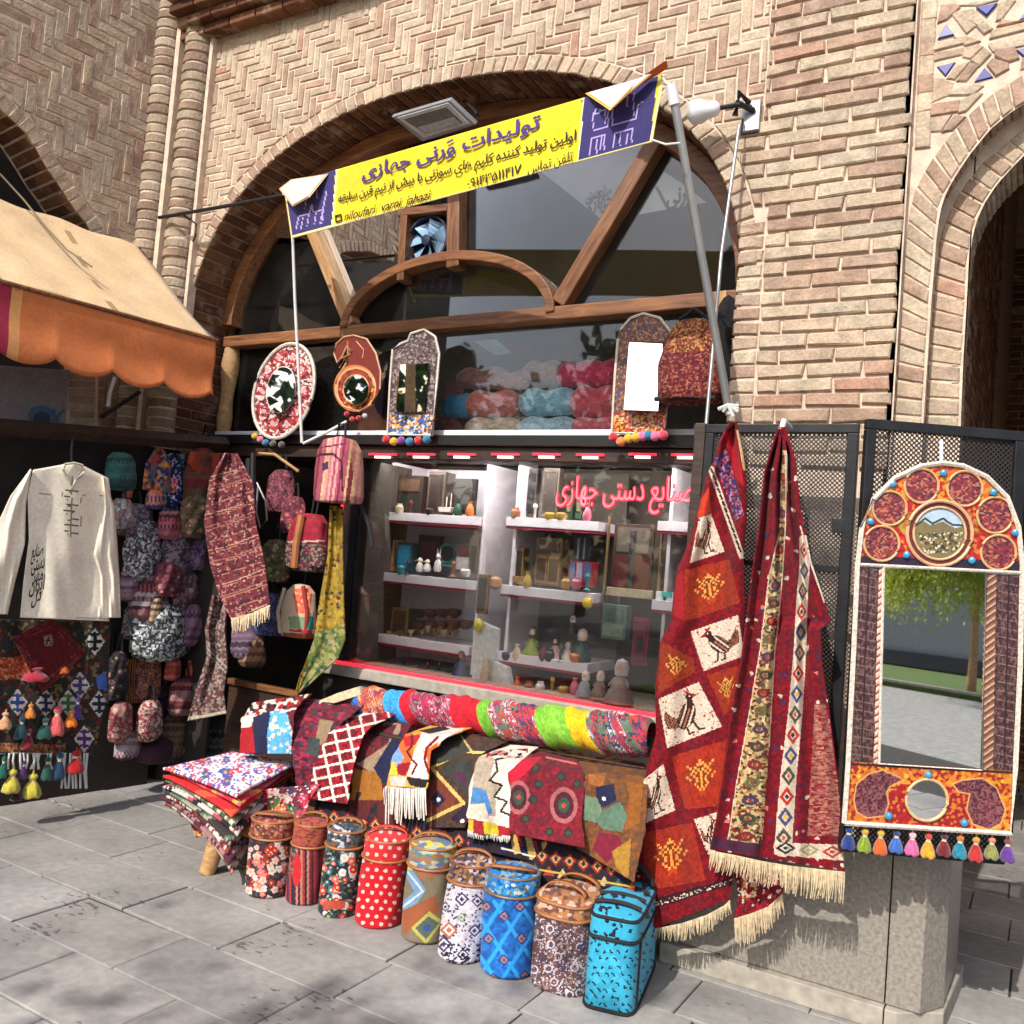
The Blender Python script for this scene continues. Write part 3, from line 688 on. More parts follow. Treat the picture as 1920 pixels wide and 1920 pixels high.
mb = MB(); mb.box((-1.4, 8.907, 0), (4.6, 9.0, 6)); mb.box((-0.55, 4.3, 0), (-.33, 8.9, 6)); mb.box((-.6, 4.3, 5.2), (4.6, 9, 5.4)); mb.box((3.2, 4.3, 0), (3.4, 9, 5.3)); mb.build('mortar', 'mortar_dark', inn)
# ================================================================ paving
gr = put('ground', mesh_np('ground', np.array([(-60, -60, -0.02), (60, -60, -0.02), (60, 60, -0.02), (-60, 60, -0.02)]), [(0, 1, 2, 3)], None, False), plain('packed grey ground', S(150, 146, 138), 0.9, var=0.2), kind='structure')
m, t, b = nodes('worn paving stone'); v = coords(t)
at = nd(t, 'ShaderNodeAttribute', attribute_name='rnd'); r = ramp(t, [(0, S(140, 137, 131)), (0.35, S(151, 148, 142)), (0.7, S(144, 139, 133)), (1, S(154, 151, 146))]); t.links.new(at.outputs['Fac'], r.inputs[0])
c1 = mul_noise(t, r.outputs[0], v, 2.4, 0.72, 1.2, 8); c1 = mul_noise(t, c1, v, 0.9, 0.85, 1.12, 3); c1 = mul_noise(t, c1, v, 26, 0.86, 1.12, 6)
n2 = nd(t, 'ShaderNodeTexNoise', i_Scale=34.0, i_Detail=3); t.links.new(coords(t, scale=(0.6, 1.3, 1)), n2.inputs['Vector'])
n3 = nd(t, 'ShaderNodeTexNoise', i_Scale=2.6, i_Detail=3); t.links.new(v, n3.inputs['Vector'])
ml = nd(t, 'ShaderNodeMath', operation='MULTIPLY'); t.links.new(n2.outputs[0], ml.inputs[0]); t.links.new(n3.outputs[0], ml.inputs[1])
mr = nd(t, 'ShaderNodeMapRange', i_1=0.375, i_2=0.41, i_3=0.0, i_4=0.75); t.links.new(ml.outputs[0], mr.inputs[0])
mx = nd(t, 'ShaderNodeMix', data_type='RGBA'); mx.inputs[7].default_value = (*S(66, 62, 58), 1); t.links.new(mr.outputs[0], mx.inputs[0]); t.links.new(c1, mx.inputs[6])
t.links.new(mx.outputs[2], b.inputs['Base Color']); b.inputs['Roughness'].default_value = 0.8; bumpy(t, b, v, 40, 0.35, 0.003, 8); M['paving'] = m
put('joint_bed', mesh_np('joint_bed', np.array([(-8, -1, -0.010), (5, -1, -0.010), (5, 11.2, -0.010), (-8, 11.2, -0.010)]), [(0, 1, 2, 3)], None, False), plain('dirt in the joints', S(58, 54, 48), 0.95, var=0.4, vscale=30), kind='structure')
pav = bpy.data.objects.new('pavement', None); COL.objects.link(pav); pav['kind'] = 'structure'
items = []; rows = [(2.183 + (k - 5) * 0.337, 2.183 + (k - 4) * 0.337) for k in range(0, 28)]
starts = {4: -2.42, 5: -3.373, 6: -2.035, 7: -1.493, 3: -2.1, 8: -2.8}
for k, (y0, y1) in enumerate(rows):
    x = starts.get(k, rng.uniform(-3, -2)); xs = [x]; L_ = rng.uniform
    while xs[-1] < 3.2: xs.append(xs[-1] + L_(0.50, 0.66))
    while xs[0] > -6.5: xs.insert(0, xs[0] - L_(0.50, 0.58))
    for a, b2 in zip(xs[:-1], xs[1:]):
        items.append(([(a + .0035, y0 + .0035, 0), (b2 - .0035, y0 + .0035, 0), (b2 - .0035, y1 - .0035, 0), (a + .0035, y1 - .0035, 0)], np.array([0, 0, 1.0])))
lay(pav, items, 'paving', name='paving_slab', bev=0.004, rough=0.0022, back=0.018)
# ================================================================ granite plinth of the pier
gran = plain('speckled granite', S(138, 131, 120), 0.4, var=0.3, vscale=70, bump=0.1, coat=0.15)
M['granite'] = gran; M['stone'] = plain('pale kerb stone', S(158, 150, 136), 0.75, var=0.22, vscale=20, bump=0.4)
pl = thing('stone_plinth', 'polished grey granite plinth under the pier beside the hanging carpets', 'plinth', (-0.75, 3.7, 0))
def block(name, pts, z0, z1, m):
    mb = MB(); mb.prism([(x, y, z1) for x, y in pts], (0, 0, 1), z1 - z0); return mb.build(name, m, pl, bevel=0.004)
block('base_course', [(-1.25, 3.565), (-0.415, 3.565), (-0.415, 3.9), (-1.25, 3.9)], 0, 0.078, 'stone')
block('base_course', [(-0.411, 3.565), (-0.37, 3.565), (-0.23, 3.68), (-0.20, 4.2), (-0.411, 4.2)], 0, 0.078, 'stone')
block('granite_slab', [(-1.23, 3.60), (-0.418, 3.60), (-0.418, 3.9), (-1.23, 3.9)], 0.080, 0.62, 'granite')
block('granite_slab', [(-0.414, 3.60), (-0.30, 3.60), (-0.235, 3.72), (-0.225, 4.2), (-0.414, 4.2)], 0.080, 0.62, 'granite')
block('coping', [(-1.24, 3.59), (-0.295, 3.59), (-0.22, 3.72), (-0.21, 4.25), (-1.24, 4.25)], 0.622, 0.665, 'stone')
# ================================================================ wooden window in the arch
YG = 4.15
win = thing('wooden_window', 'brown timber arched window with slanted braces filling the shop arch', 'window', (ACX, YF, 2.2))
def fp(px, py, y=YF): return YP(y).at(px, py)
UPV = np.array([0, 0, 1.0])
beam('transom', (-4.70, YF, 2.812), (-1.28, YF, 2.852), 0.072, 0.10, UPV, 'wood', win)
beam('sill', (-4.68, YF, 2.205), (-1.25, YF, 2.215), 0.03, 0.11, UPV, 'white', win)
def turned(name, p0, p1, r, m):
    mb = MB(); p0 = np.array(p0); d = np.array(p1) - p0; prof = [1, 1.12, 1.25, 1.2, 1.05, .92, .88, .95, 1.08, 1.0, .9]
    mb.tube([p0 + d * k / 10 for k in range(11)], [r * q for q in prof], 12); return mb.build(name, m, win, smooth=True)
turned('post', (-4.655, YF, 2.78), (-4.665, YF, 2.205), 0.048, 'wood_light')
beam('post', (-1.30, YF, 2.22), (-1.30, YF, 2.82), 0.07, 0.09, (1, 0, 0), 'wood_dark', win)
beam('corner_block', fp(1358, 600), fp(1358, 552), 0.06, 0.12, (1, 0, 0), 'wood_light', win)
def bent(name, pts, wd, dp, m):                    # curved timber following pts in the plane of the window
    mb = MB(); pts = [np.array(p) for p in pts]; n = len(pts); V = []
    for i, p in enumerate(pts):
        t = pts[min(i + 1, n - 1)] - pts[max(i - 1, 0)]; t /= np.linalg.norm(t); q = np.cross(t, NY); q /= np.linalg.norm(q)
        for a, b_ in ((-1, -1), (1, -1), (1, 1), (-1, 1)): V.append(p + q * wd / 2 * a - NY * dp / 2 * b_)
    mb.add(V, [(i * 4 + k, i * 4 + (k + 1) % 4, i * 4 + 4 + (k + 1) % 4, i * 4 + 4 + k) for i in range(n - 1) for k in range(4)] + [(3, 2, 1, 0), (n * 4 - 4, n * 4 - 3, n * 4 - 2, n * 4 - 1)])
    return mb.build(name, m, win, bevel=0.006)
bent('arched_frame', [(arch(t, -0.045)[0], YF, arch(t, -0.045)[1]) for t in np.linspace(0.02, math.pi - 0.02, 60)], 0.085, 0.11, 'wood')
th = np.linspace(0, math.pi, 30); bent('inner_arc', [(-2.965 + 0.70 * math.cos(a), YF - .012, 2.845 + 0.365 * math.sin(a)) for a in th], 0.055, 0.10, 'wood')
beam('brace', fp(586, 425, YF - .01), fp(662, 612, YF - .01), 0.075, 0.085, (1, 0, 0), 'wood_light', win)
beam('brace', fp(1236, 262, YF - .01), fp(1052, 572, YF - .01), 0.085, 0.085, (1, 0, 0), 'wood', win)
beam('fan_post', fp(766, 395, YF - .013), fp(758, 530, YF - .013), 0.05, 0.09, (1, 0, 0), 'wood', win)
beam('fan_post', fp(858, 300, YF - .013), fp(856, 505, YF - .013), 0.085, 0.09, (1, 0, 0), 'wood', win)
beam('fan_rail', fp(752, 403, YF - .016), fp(845, 393, YF - .016), 0.045, 0.085, UPV, 'wood', win)
def pane(pts, **kw): return outline('pane', pts, YP(YG), 0.006, 'glass', win, **kw)
sub = [proj((arch(t, -0.04)[0], YG, arch(t, -0.04)[1])) for t in np.linspace(0, math.pi, 61)]
def seg(a, b): return [tuple(sub[i]) for i in range(a, b + 1)]
pane([(1052, 575)] + [tuple(proj((-1.31, YG, 2.85)))] + seg(0, 17))
pane([(1052, 575), tuple(sub[17])] + seg(18, 34) + [(850, 500)])
pane([(665, 612), (600, 450), tuple(sub[50])] + seg(51, 60) + [tuple(proj((-4.68, YG, 2.82)))])
pane([(665, 612), (600, 450)] + seg(36, 49)[::-1] + [(756, 400), (756, 530)])
pane([tuple(proj((-2.965 + 0.69 * math.cos(a), YG, 2.83 + 0.36 * math.sin(a)))) for a in th])
mb = MB(); mb.box((-4.60, YG, 2.215), (-1.34, YG + .006, 2.785)); mb.build('pane', 'glass', win)
# ventilator in its box
fan = thing('ventilator_fan', 'blue bladed ventilator fan set in the wooden window below the banner', 'fan', fp(803, 452, YF))
M['fan_blue'] = plain('blue fan blade', S(140, 176, 206), 0.3, 0.1, var=0.15, coat=0.4); M['fan_dark'] = plain('navy housing', S(18, 26, 58), 0.5, var=0.2)
c0 = fp(803, 452, YF); mb = MB()
mb.box((c0[0] - .15, YF + .03, c0[2] - .16), (c0[0] + .15, YF + .05, c0[2] + .16)); mb.build('housing', 'fan_dark', fan)
mb = MB(); n = 26
for k in range(n):
    a, b_ = 2 * math.pi * k / n, 2 * math.pi * (k + 1) / n
    q = [(c0[0] + r_ * math.cos(t_), y_, c0[2] + r_ * math.sin(t_)) for t_ in (a, b_) for r_ in (0.135, 0.148) for y_ in (YF - .02, YF + .03)]
    mb.add(q, [(0, 2, 6, 4), (0, 4, 5, 1), (2, 3, 7, 6)])
mb.build('ring', 'fan_dark', fan)
for k in range(7):
    mb = MB(); a = 2 * math.pi * k / 7 + .3; V = []
    for i in range(5):
        r_ = 0.03 + 0.1 * i / 4; hw_ = 0.014 + 0.032 * i / 4
        for sgn in (-1, 1):
            ang = a + sgn * hw_ / r_ ; V.append((c0[0] + r_ * math.cos(ang), YF + .012 - sgn * 0.02, c0[2] + r_ * math.sin(ang)))
    mb.add(V, [(i * 2, i * 2 + 1, i * 2 + 3, i * 2 + 2) for i in range(4)]); mb.build('blade', 'fan_blue', fan, solid=.002)
mb = MB(); mb.lathe((c0[0], YF - .02, c0[2]), [(.005, .012), (.03, .008), (.032, -.03)], 16, axis='Y'); mb.build('hub', 'fan_dark', fan, smooth=True)
# sheets pasted behind the upper panes, with brush writing
M['ink'] = plain('black ink', S(30, 26, 26), 0.8); M['lilac'] = plain('grey lilac paper', S(150, 148, 164), 0.8, var=0.1); M['paper'] = plain('pale paper', S(178, 184, 184), 0.8, var=0.1)
pa = thing('paper_sheet', 'grey lilac paper with brush writing behind the pane left of the slanted brace', 'paper', fp(1120, 340, YG + .03))
outline('sheet', [(1010, 318), (1215, 268), (1228, 300), (1128, 412)], YP(YG + .03), .002, 'lilac', pa)
letters('جهازی', 'lettering', 'ink', fp(1095, 398, YG + .028), fp(1148, 385, YG + .028), UPV, .13, NY, pa, bold=.02)
letters('صنایع دستی', 'lettering', 'ink', fp(1098, 377, YG + .028), fp(1146, 366, YG + .028), UPV, .09, NY, pa, bold=.02)
pb = thing('paper_triangle', 'pale triangular sheet with dark stripes in the upper right pane', 'paper', fp(1265, 360, YG + .03))
outline('sheet', [(1245, 322), (1332, 378), (1198, 402)], YP(YG + .03), .002, 'paper', pb)
outline('stripe', [(1246, 318), (1252, 316), (1336, 376), (1328, 382)], YP(YG + .026), .002, 'ink', pb)
outline('stripe', [(1228, 352), (1233, 349), (1256, 392), (1250, 393)], YP(YG + .026), .002, 'ink', pb)
letters('ورنی', 'lettering', 'ink', fp(1250, 385, YG + .026), fp(1298, 374, YG + .026), UPV, .12, NY, pb, bold=.03)
# ---------------------------------------------------------------- rooms behind the glass
room = thing('shop_interior', 'dim brown room behind the shop windows', 'room', (-3, 5.4, 0))
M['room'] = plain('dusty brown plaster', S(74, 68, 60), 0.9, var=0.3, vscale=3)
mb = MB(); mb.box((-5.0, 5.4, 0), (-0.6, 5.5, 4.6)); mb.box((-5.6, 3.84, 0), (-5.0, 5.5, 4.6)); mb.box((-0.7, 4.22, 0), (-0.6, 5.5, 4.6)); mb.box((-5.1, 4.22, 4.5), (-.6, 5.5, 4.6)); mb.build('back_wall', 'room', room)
mb = MB(); mb.box((-5.0, 4.16, 2.13), (-0.7, 5.4, 2.19)); mb.build('shelf_floor', 'wood_dark', room)
# ================================================================ black ledge with the red light strip
led = thing('black_ledge', 'long black fascia ledge with red light dashes above the display window', 'ledge', (-3.0, 4.0, 2.1))
mb = MB(); mb.box((-4.70, 4.02, 2.135), (-1.25, 4.24, 2.192)); mb.build('fascia', 'black', led, bevel=.004)
mb = MB(); mb.box((-4.70, 4.05, 2.06), (-1.25, 4.24, 2.133)); mb.build('fascia', 'wood_dark', led, bevel=.004)
tb = YP(4.045)
for x, y in ((718, 857), (790, 857), (866, 857), (948, 857), (1025, 857), (1107, 858), (1205, 857), (1285, 858)):
    a, b_ = tb.at(x - 14, y), tb.at(x + 14, y); mb = MB(); mb.box((a[0], 4.036, a[2] - .006), (b_[0], 4.049, a[2] + .006)); o = mb.build('light_dash', 'pink_led', led)
    mb = MB(); a2, b2 = tb.at(x - 26, y - 6), tb.at(x + 26, y - 6); mb.box((a2[0], 4.04, a2[2] - .007), (b2[0], 4.049, a2[2] + .004)); mb.build('light_glow', 'red_led', led)
# ================================================================ display window below the ledge
XL, XR, ZS = -3.49, -1.25, 0.88
disp = thing('display_window', 'glazed display window with black frame and red light edging under the ledge', 'window', (-2.4, 4.12, ZS))
mb = MB(); mb.box((XL - .05, 4.06, ZS), (XL + .02, 4.16, 2.06)); mb.build('jamb', 'black', disp, bevel=.004)
mb = MB(); mb.box((XR - .03, 4.06, ZS), (XR + .05, 4.16, 2.06)); mb.build('jamb', 'wood_dark', disp, bevel=.004)
mb = MB(); mb.box((XL - .06, 4.02, ZS - .07), (XR + .05, 4.8, ZS - .01)); mb.build('sill', 'stone', disp, bevel=.006)
mb = MB(); mb.box((XL - .02, 4.055, ZS - .009), (XR, 4.075, ZS + .006)); mb.build('light_strip', 'red_led', disp)
for i, (a, b_) in enumerate(((948, 985), (1030, 1050), (1075, 1125), (1155, 1190), (1215, 1240))):
    p, q = tb.at(672 - (a - 940) * .085, a), tb.at(672 - (b_ - 940) * .085, b_); mb = MB(); mb.tube([(XL - .04, 4.05, p[2]), (XL - .04, 4.05, q[2])], .009, 8); mb.build('light_tube', 'red_led', disp)
mb = MB(); mb.tube([(XL - .04, 4.05, ZS + .05), (XL - .035, 4.05, ZS + .02), (XL - .01, 4.05, ZS + .005), (XL + .05, 4.05, ZS)], .009, 8); mb.build('light_tube', 'red_led', disp)
mb = MB(); mb.box((XL + .02, 4.13, ZS), (XR - .03, 4.136, 2.06)); mb.build('pane', 'glass2', disp)
mb = MB(); mb.box((-3.44, 4.17, ZS), (-3.425, 4.55, 2.06)); mb.box((-3.44, 4.86, ZS), (-1.25, 4.9, 2.12)); mb.box((-1.24, 4.17, ZS - .05), (-1.2, 4.9, 2.12)); mb.build('back_board', 'room', disp)
# base wall below
bw = thing('base_wall', 'low dark wall below the display window behind the bench', 'wall', (-2.4, 4.1, 0))
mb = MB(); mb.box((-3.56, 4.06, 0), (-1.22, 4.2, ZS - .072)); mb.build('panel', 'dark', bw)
# shelves
mb = MB(); mb.box((XL + .1, 4.22, 2.108), (XR - .12, 4.26, 2.12)); mb.build('added_shelf_fill', emit('added shelf fill light', (1.0, 0.93, 0.92), 75.0), disp)  # hidden glowing strip added to brighten the shelves, not a lamp of the shop
M['shelf'] = plain('white laminate', S(232, 226, 232), 0.4, var=0.04); M['shelf_red'] = plain('crimson shelf edge', S(150, 24, 60), 0.5, var=0.1)
def unit(name, label, x0, x1, y0, y1, side_px, shelves, back):
    t = thing(name, label, 'shelves', ((x0 + x1) / 2, y0, ZS), 'white display shelves')
    mb = MB(); mb.box((x0, y1, ZS), (x1, y1 + .015, 2.08)); mb.build('back', back, t)
    for sx in side_px: mb = MB(); mb.box((sx, y0 + .02, ZS), (sx + .018, y1, 2.08)); mb.build('side', 'shelf', t)
    for z in shelves:
        mb = MB(); mb.box((x0, y0, z), (x1, y1, z + .05)); mb.build('shelf', 'shelf', t, bevel=.002)
        mb = MB(); mb.box((x0, y0 + .003, z - .014), (x1, y1, z - .001)); mb.build('edge_strip', 'shelf_red', t)
    return t
YS = 4.36
zz = lambda px, py, y=YS: float(YP(y).at(px, py)[2]); xx = lambda px, py, y=YS: float(YP(y).at(px, py)[0])
SH1 = [zz(790, y + 11) for y in (968, 1085, 1205)]; SH2 = [zz(1025, y + 12) for y in (978, 1110, 1240)]; SH3 = [zz(1255, y + 10) for y in (986, 1136)]
unit('shelf_unit', 'white shelf unit nearest the red tube lights with blue box and brass cups', xx(716, 1085), xx(890, 1085), YS, 4.72, (xx(712, 1085), xx(884, 1190)), SH1, 'shelf')
unit('shelf_unit', 'white shelf unit in the middle carrying wooden frames and a green doll', xx(938, 1110), xx(1112, 1110), YS, 4.72, (xx(950, 1110),), SH2, 'room')
unit('shelf_unit', 'short white shelf unit beside the hanging bird carpet', xx(1222, 1130), xx(1292, 1130), YS, 4.72, (xx(1240, 1130),), SH3, 'room')
# ---------------------------------------------------------------- things on the shelves
CM = {}
def cm(r, g, b_, rough=.5, metal=0.0):
    k = (r, g, b_, rough, metal)
    if k not in CM: CM[k] = plain('colour %d %d %d' % (r, g, b_), S(r, g, b_), rough, metal, var=0.18, vscale=40, bump=.15)
    return CM[k]
def boxed(name, label, cat, x0, y0, x1, y1, depth, c, front=None, y=None, grp=None):    # upright box seen between two photo corners
    Y_ = y or YS + .06; a = YP(Y_).at(x0, y1); b_ = YP(Y_).at(x1, y0); t = thing(name, label, cat, ((a[0] + b_[0]) / 2, Y_, a[2]), grp)
    mb = MB(); mb.box((a[0], Y_, a[2]), (b_[0], Y_ + depth, b_[2])); mb.build('body', cm(*c), t, bevel=.003)
    if front:
        for i, (u0, v0, u1, v1, col) in enumerate(front):
            w_, h_ = b_[0] - a[0], b_[2] - a[2]; mb = MB(); mb.box((a[0] + u0 * w_, Y_ - .006 - .002 * i, a[2] + v0 * h_), (a[0] + u1 * w_, Y_ + .001, a[2] + v1 * h_)); mb.build('panel', cm(*col), t, bevel=.001)
    return t
FR = lambda c, inner: [(0, 0, 1, .08, c), (0, .92, 1, 1, c), (0, .08, .1, .92, c), (.9, .08, 1, .92, c), (.12, .1, .88, .9, inner)]
boxed('wooden_chest', 'dark carved chest on the top left shelf', 'chest', 740, 892, 795, 965, .12, (48, 36, 30), [(.1, .1, .9, .5, (34, 44, 38)), (.1, .6, .9, .9, (86, 64, 50))])
boxed('carved_box', 'grey brown carved box beside the dark chest on the top left shelf', 'box', 800, 885, 838, 962, .1, (70, 58, 50), FR((92, 80, 68), (44, 36, 32)))
boxed('picture_panel', 'black panel at the right end of the top left shelf', 'picture', 846, 898, 893, 962, .03, (34, 32, 34), [(.1, .1, .9, .9, (50, 46, 46))])
def lath(name, label, cat, px, pyb, prof, c, y=None, grp=None, sc=None, sq=2.0):
    Y_ = y or YS + .07; p = YP(Y_).at(px, pyb); t = thing(name, label, cat, p, grp); mb = MB(); mb.lathe(p, prof, 18, sq=sq); mb.build('body', cm(*c), t, smooth=True); return t
bt = thing('model_boat', 'small pale model boat on the top left shelf', 'model boat', YP(YS + .04).at(836, 962))
p = YP(YS + .04).at(836, 960); mb = MB(); mb.add([p + np.array(k) * [.9, 1, 1] for k in ((-.06, 0, .025), (.06, 0, .03), (.04, -.02, .0), (-.04, -.02, 0), (.04, .02, 0), (-.04, .02, 0), (-.05, -.02, .026), (.05, -.02, .026), (-.05, .02, .026), (.05, .02, .026))],
    [(0, 6, 3), (6, 7, 2, 3), (7, 1, 2), (0, 5, 8), (8, 5, 4, 9), (9, 4, 1), (3, 2, 4, 5), (0, 3, 5), (1, 4, 2), (0, 8, 9, 1, 7, 6)]); mb.build('hull', cm(222, 206, 192), bt)
mb = MB(); mb.tube([p + np.array([.0, 0, .02]), p + np.array([.0, 0, .09])], .003, 6); mb.tube([p + np.array([.03, 0, .02]), p + np.array([.03, 0, .11])], .003, 6); mb.build('mast', cm(214, 196, 180), bt)
boxed('blue_box', 'turquoise blue framed box on the middle left shelf', 'box', 743, 1018, 776, 1068, .05, (30, 84, 96), FR((38, 70, 74), (28, 136, 176)))
boxed('book', 'slim orange and cream book standing at the left end of the middle shelf', 'book', 731, 1012, 740, 1070, .1, (214, 178, 130), [(.1, .05, .9, .3, (226, 96, 60))])
boxed('dark_box', 'dark maroon box standing behind the white birds', 'box', 780, 1005, 826, 1062, .05, (46, 26, 34), [(.15, .2, .85, .8, (84, 22, 40))], y=YS + .18)
for i, (x, lab) in enumerate(((786, 'white ceramic bird figure beside the turquoise box'), (800, 'white and yellow ceramic bird figure between two white birds'), (820, 'tall white rabbit shaped figure beside the green hoop'))):
    h = (.085, .075, .11)[i]; pp = YP(YS + .05).at(x, 1072); t = thing('figurine', lab, 'figurine', pp, 'ceramic figures on the middle left shelf'); mb = MB()
    mb.lathe(pp, [(.018, 0), (.026, h * .2), (.02, h * .5), (.010, h * .66), (.016, h * .8), (.010, h * .95), (.002, h)], 14); mb.build('body', cm(228, 222, 214), t, smooth=True)
    mb = MB(); mb.tube([pp + np.array([-.01, -.01, h * .8]), pp + np.array([-.03, -.02, h * .75])], [.006, .001], 6) if i < 2 else [mb.tube([pp + np.array([s_ * .007, 0, h * .92]), pp + np.array([s_ * .012, 0, h * 1.25])], [.006, .002], 6) for s_ in (-1, 1)]
    mb.build('beak' if i < 2 else 'ear', cm(232, 176, 40) if i < 2 else cm(226, 220, 212), t)
pp = YP(YS + .06).at(838, 1038); t = thing('embroidery_hoop', 'round dark green hoop on a stand on the middle left shelf', 'hoop', pp); mb = MB()
mb.tube([pp + .056 * np.array([math.cos(a), 0, math.sin(a)]) for a in np.linspace(0, 2 * math.pi, 25)], .007, 8); mb.build('rim', cm(34, 104, 100), t, smooth=True)
mb = MB(); mb.lathe(pp, [(.002, -.006), (.05, -.006), (.05, 0), (.002, 0)], 22, axis='Y'); mb.build('disc', cm(40, 30, 36), t)
mb = MB(); mb.box(pp + np.array([-.05, -.01, -.075]), pp + np.array([.05, .01, -.062])); mb.build('foot', cm(60, 120, 110), t)
boxed('patterned_box', 'white patterned box at the right end of the middle left shelf', 'box', 852, 1022, 884, 1072, .06, (120, 108, 104), [(.1, .1, .9, .55, (196, 190, 186)), (.3, .6, .8, .9, (150, 84, 92))])
boxed('brass_box', 'gilt trimmed box at the left end of the lower left shelf', 'box', 733, 1142, 768, 1188, .08, (86, 66, 38), FR((138, 110, 56), (60, 46, 34)))
for k in range(13):
    x = 728 + k * 10.5; y_ = YS + .03 + .05 * (k % 2); pp = YP(y_).at(x, 1193 - (k % 2) * 4); hh = rng.uniform(.03, .05); t = thing('brass_cup', 'small ' + ('brass', 'cream', 'copper brown')[k % 3] + ' cup on the lower left shelf, ' + ('first','second','third','fourth','fifth','sixth','seventh','eighth','ninth','tenth','eleventh','twelfth','last')[k] + ' from the gilt box', 'cup', pp, 'brass cups along the lower left shelf')
    mb = MB(); mb.lathe(pp, [(.012, 0), (.006, .006), (.006, .012), (.017, hh * .6), (.019, hh)], 12); mb.build('bowl', cm(*((170, 132, 66, .3, .8), (196, 172, 140, .4, .3), (124, 92, 58, .4, .4))[k % 3]), t, smooth=True)
for k in range(9):
    x = 785 + (k % 5) * 22; pp = YP(YS + .16 + .05 * (k // 5)).at(x, 1180 - 22 * (k // 5)); t = thing('wooden_bowl', 'brown bowl at the lower left shelf back, ' + ('lower', 'upper')[k // 5] + ' row, ' + ('first', 'second', 'third', 'fourth', 'fifth')[k % 5] + ' from the left', 'bowl', pp, 'stacked wooden bowls'); mb = MB(); mb.lathe(pp, [(.02, 0), (.04, .02), (.045, .05), (.04, .052), (.02, .02)], 14); mb.build('body', cm(92 + 9 * k % 30, 62, 46), t, smooth=True)
# middle unit
boxed('carved_screen', 'tall dark carved panel on the top middle shelf', 'panel', 985, 880, 1010, 968, .04, (54, 44, 46), FR((80, 66, 60), (40, 34, 36)), y=YS + .12)
boxed('carved_screen', 'wide grey carved screen beside the tall dark panel on the top middle shelf', 'panel', 1014, 878, 1052, 970, .04, (88, 76, 66), FR((104, 92, 78), (64, 54, 48)), y=YS + .12)
for i, x in enumerate((1060, 1078, 1094)): boxed('bottle_box', ('dark green box', 'bottle green box', 'brown box')[i] + ' standing under the red neon writing', 'box', x, 930, x + 15, 972, .05, ((36, 74, 52), (52, 86, 58), (86, 58, 48))[i], [(.2, .3, .8, .7, (120, 110, 90))])
boxed('wooden_lantern', 'small wooden lantern on the middle shelf left of the carved cabinet', 'lantern', 962, 1028, 984, 1090, .06, (140, 104, 62), FR((150, 116, 72), (54, 44, 40)))
lath('wooden_bowl', 'pale wooden bowl in front of the carved cabinet', 'bowl', 975, 1096, [(.03, 0), (.05, .02), (.055, .045), (.045, .046)], (178, 140, 92))
t = boxed('carved_cabinet', 'miniature carved wooden cabinet with lattice doors on the middle shelf', 'cabinet', 1000, 1010, 1056, 1096, .1, (112, 78, 50), [(.05, .04, .48, .62, (150, 112, 74)), (.52, .04, .95, .62, (150, 112, 74)), (.1, .1, .43, .56, (66, 46, 34)), (.57, .1, .9, .56, (66, 46, 34)), (.1, .7, .9, .95, (84, 58, 44))])
boxed('candle_box', 'red and blue striped box at the right end of the middle shelf', 'box', 1064, 1054, 1112, 1098, .08, (186, 36, 56), [(.06, .2, .28, .95, (90, 110, 150)), (.36, .2, .6, .95, (150, 150, 176)), (.68, .2, .95, .95, (70, 84, 130))])
boxed('dark_vase', 'tall dark blue bottle behind the striped box', 'bottle', 1072, 1005, 1108, 1052, .05, (30, 34, 56), [(.3, .1, .4, .9, (150, 156, 170)), (.65, .1, .75, .9, (150, 156, 170))], y=YS + .14)
lath('yellow_ball', 'small yellow ornament hanging at the end of the middle shelf', 'ornament', 1101, 1142, [(.002, 0), (.022, .012), (.028, .03), (.022, .05), (.004, .062)], (226, 190, 30), y=YS - .03)
def doll(px, pyb, h, dress, hair, skin, lab, y=None):
    Y_ = y or YS + .06; pp = YP(Y_).at(px, pyb); t = thing('doll', lab, 'doll', pp, 'small dolls in the display window'); mb = MB()
    mb.lathe(pp, [(h * .34, 0), (h * .33, h * .1), (h * .2, h * .38), (h * .13, h * .56), (h * .09, h * .62)], 16); mb.build('dress', cm(*dress), t, smooth=True)
    mb = MB(); mb.lathe(pp, [(.002, h * .6), (h * .1, h * .66), (h * .14, h * .78), (h * .1, h * .9), (.002, h * .95)], 14); mb.build('head', cm(*skin), t, smooth=True)
    mb = MB(); mb.lathe(pp + np.array([0, h * .04, 0]), [(h * .15, h * .62), (h * .17, h * .8), (h * .12, h * .95), (.002, h)], 14); mb.build('hair', cm(*hair), t, smooth=True)
    mb = MB()
    for s_ in (-1, 1): mb.tube([pp + np.array([s_ * h * .12, 0, h * .54]), pp + np.array([s_ * h * .24, -h * .08, h * .36])], [h * .05, h * .035], 8)
    mb.build('arms', cm(*dress), t, smooth=True); return t
doll(997, 1232, .17, (128, 142, 52), (92, 74, 60), (224, 196, 176), 'doll in a wide moss green dress on the lower middle shelf')
doll(1040, 1236, .12, (206, 168, 160), (70, 30, 36), (226, 200, 186), 'pink and white doll beside the green dressed doll')
doll(1063, 1238, .10, (212, 196, 188), (206, 196, 190), (222, 190, 170), 'small cream doll with a white cap on the lower middle shelf')
doll(1088, 1238, .17, (44, 66, 56), (200, 176, 160), (226, 200, 180), 'dark green dressed doll at the right end of the lower middle shelf')
doll(1072, 1188, .10, (60, 40, 36), (226, 214, 206), (180, 120, 96), 'tiny dark doll with a white hat hanging above the lower middle shelf', YS + .14)
doll(1095, 1305, .13, (146, 150, 160), (222, 216, 206), (230, 190, 150), 'grey clothed doll with pale hair standing on the window floor', YS - .08)
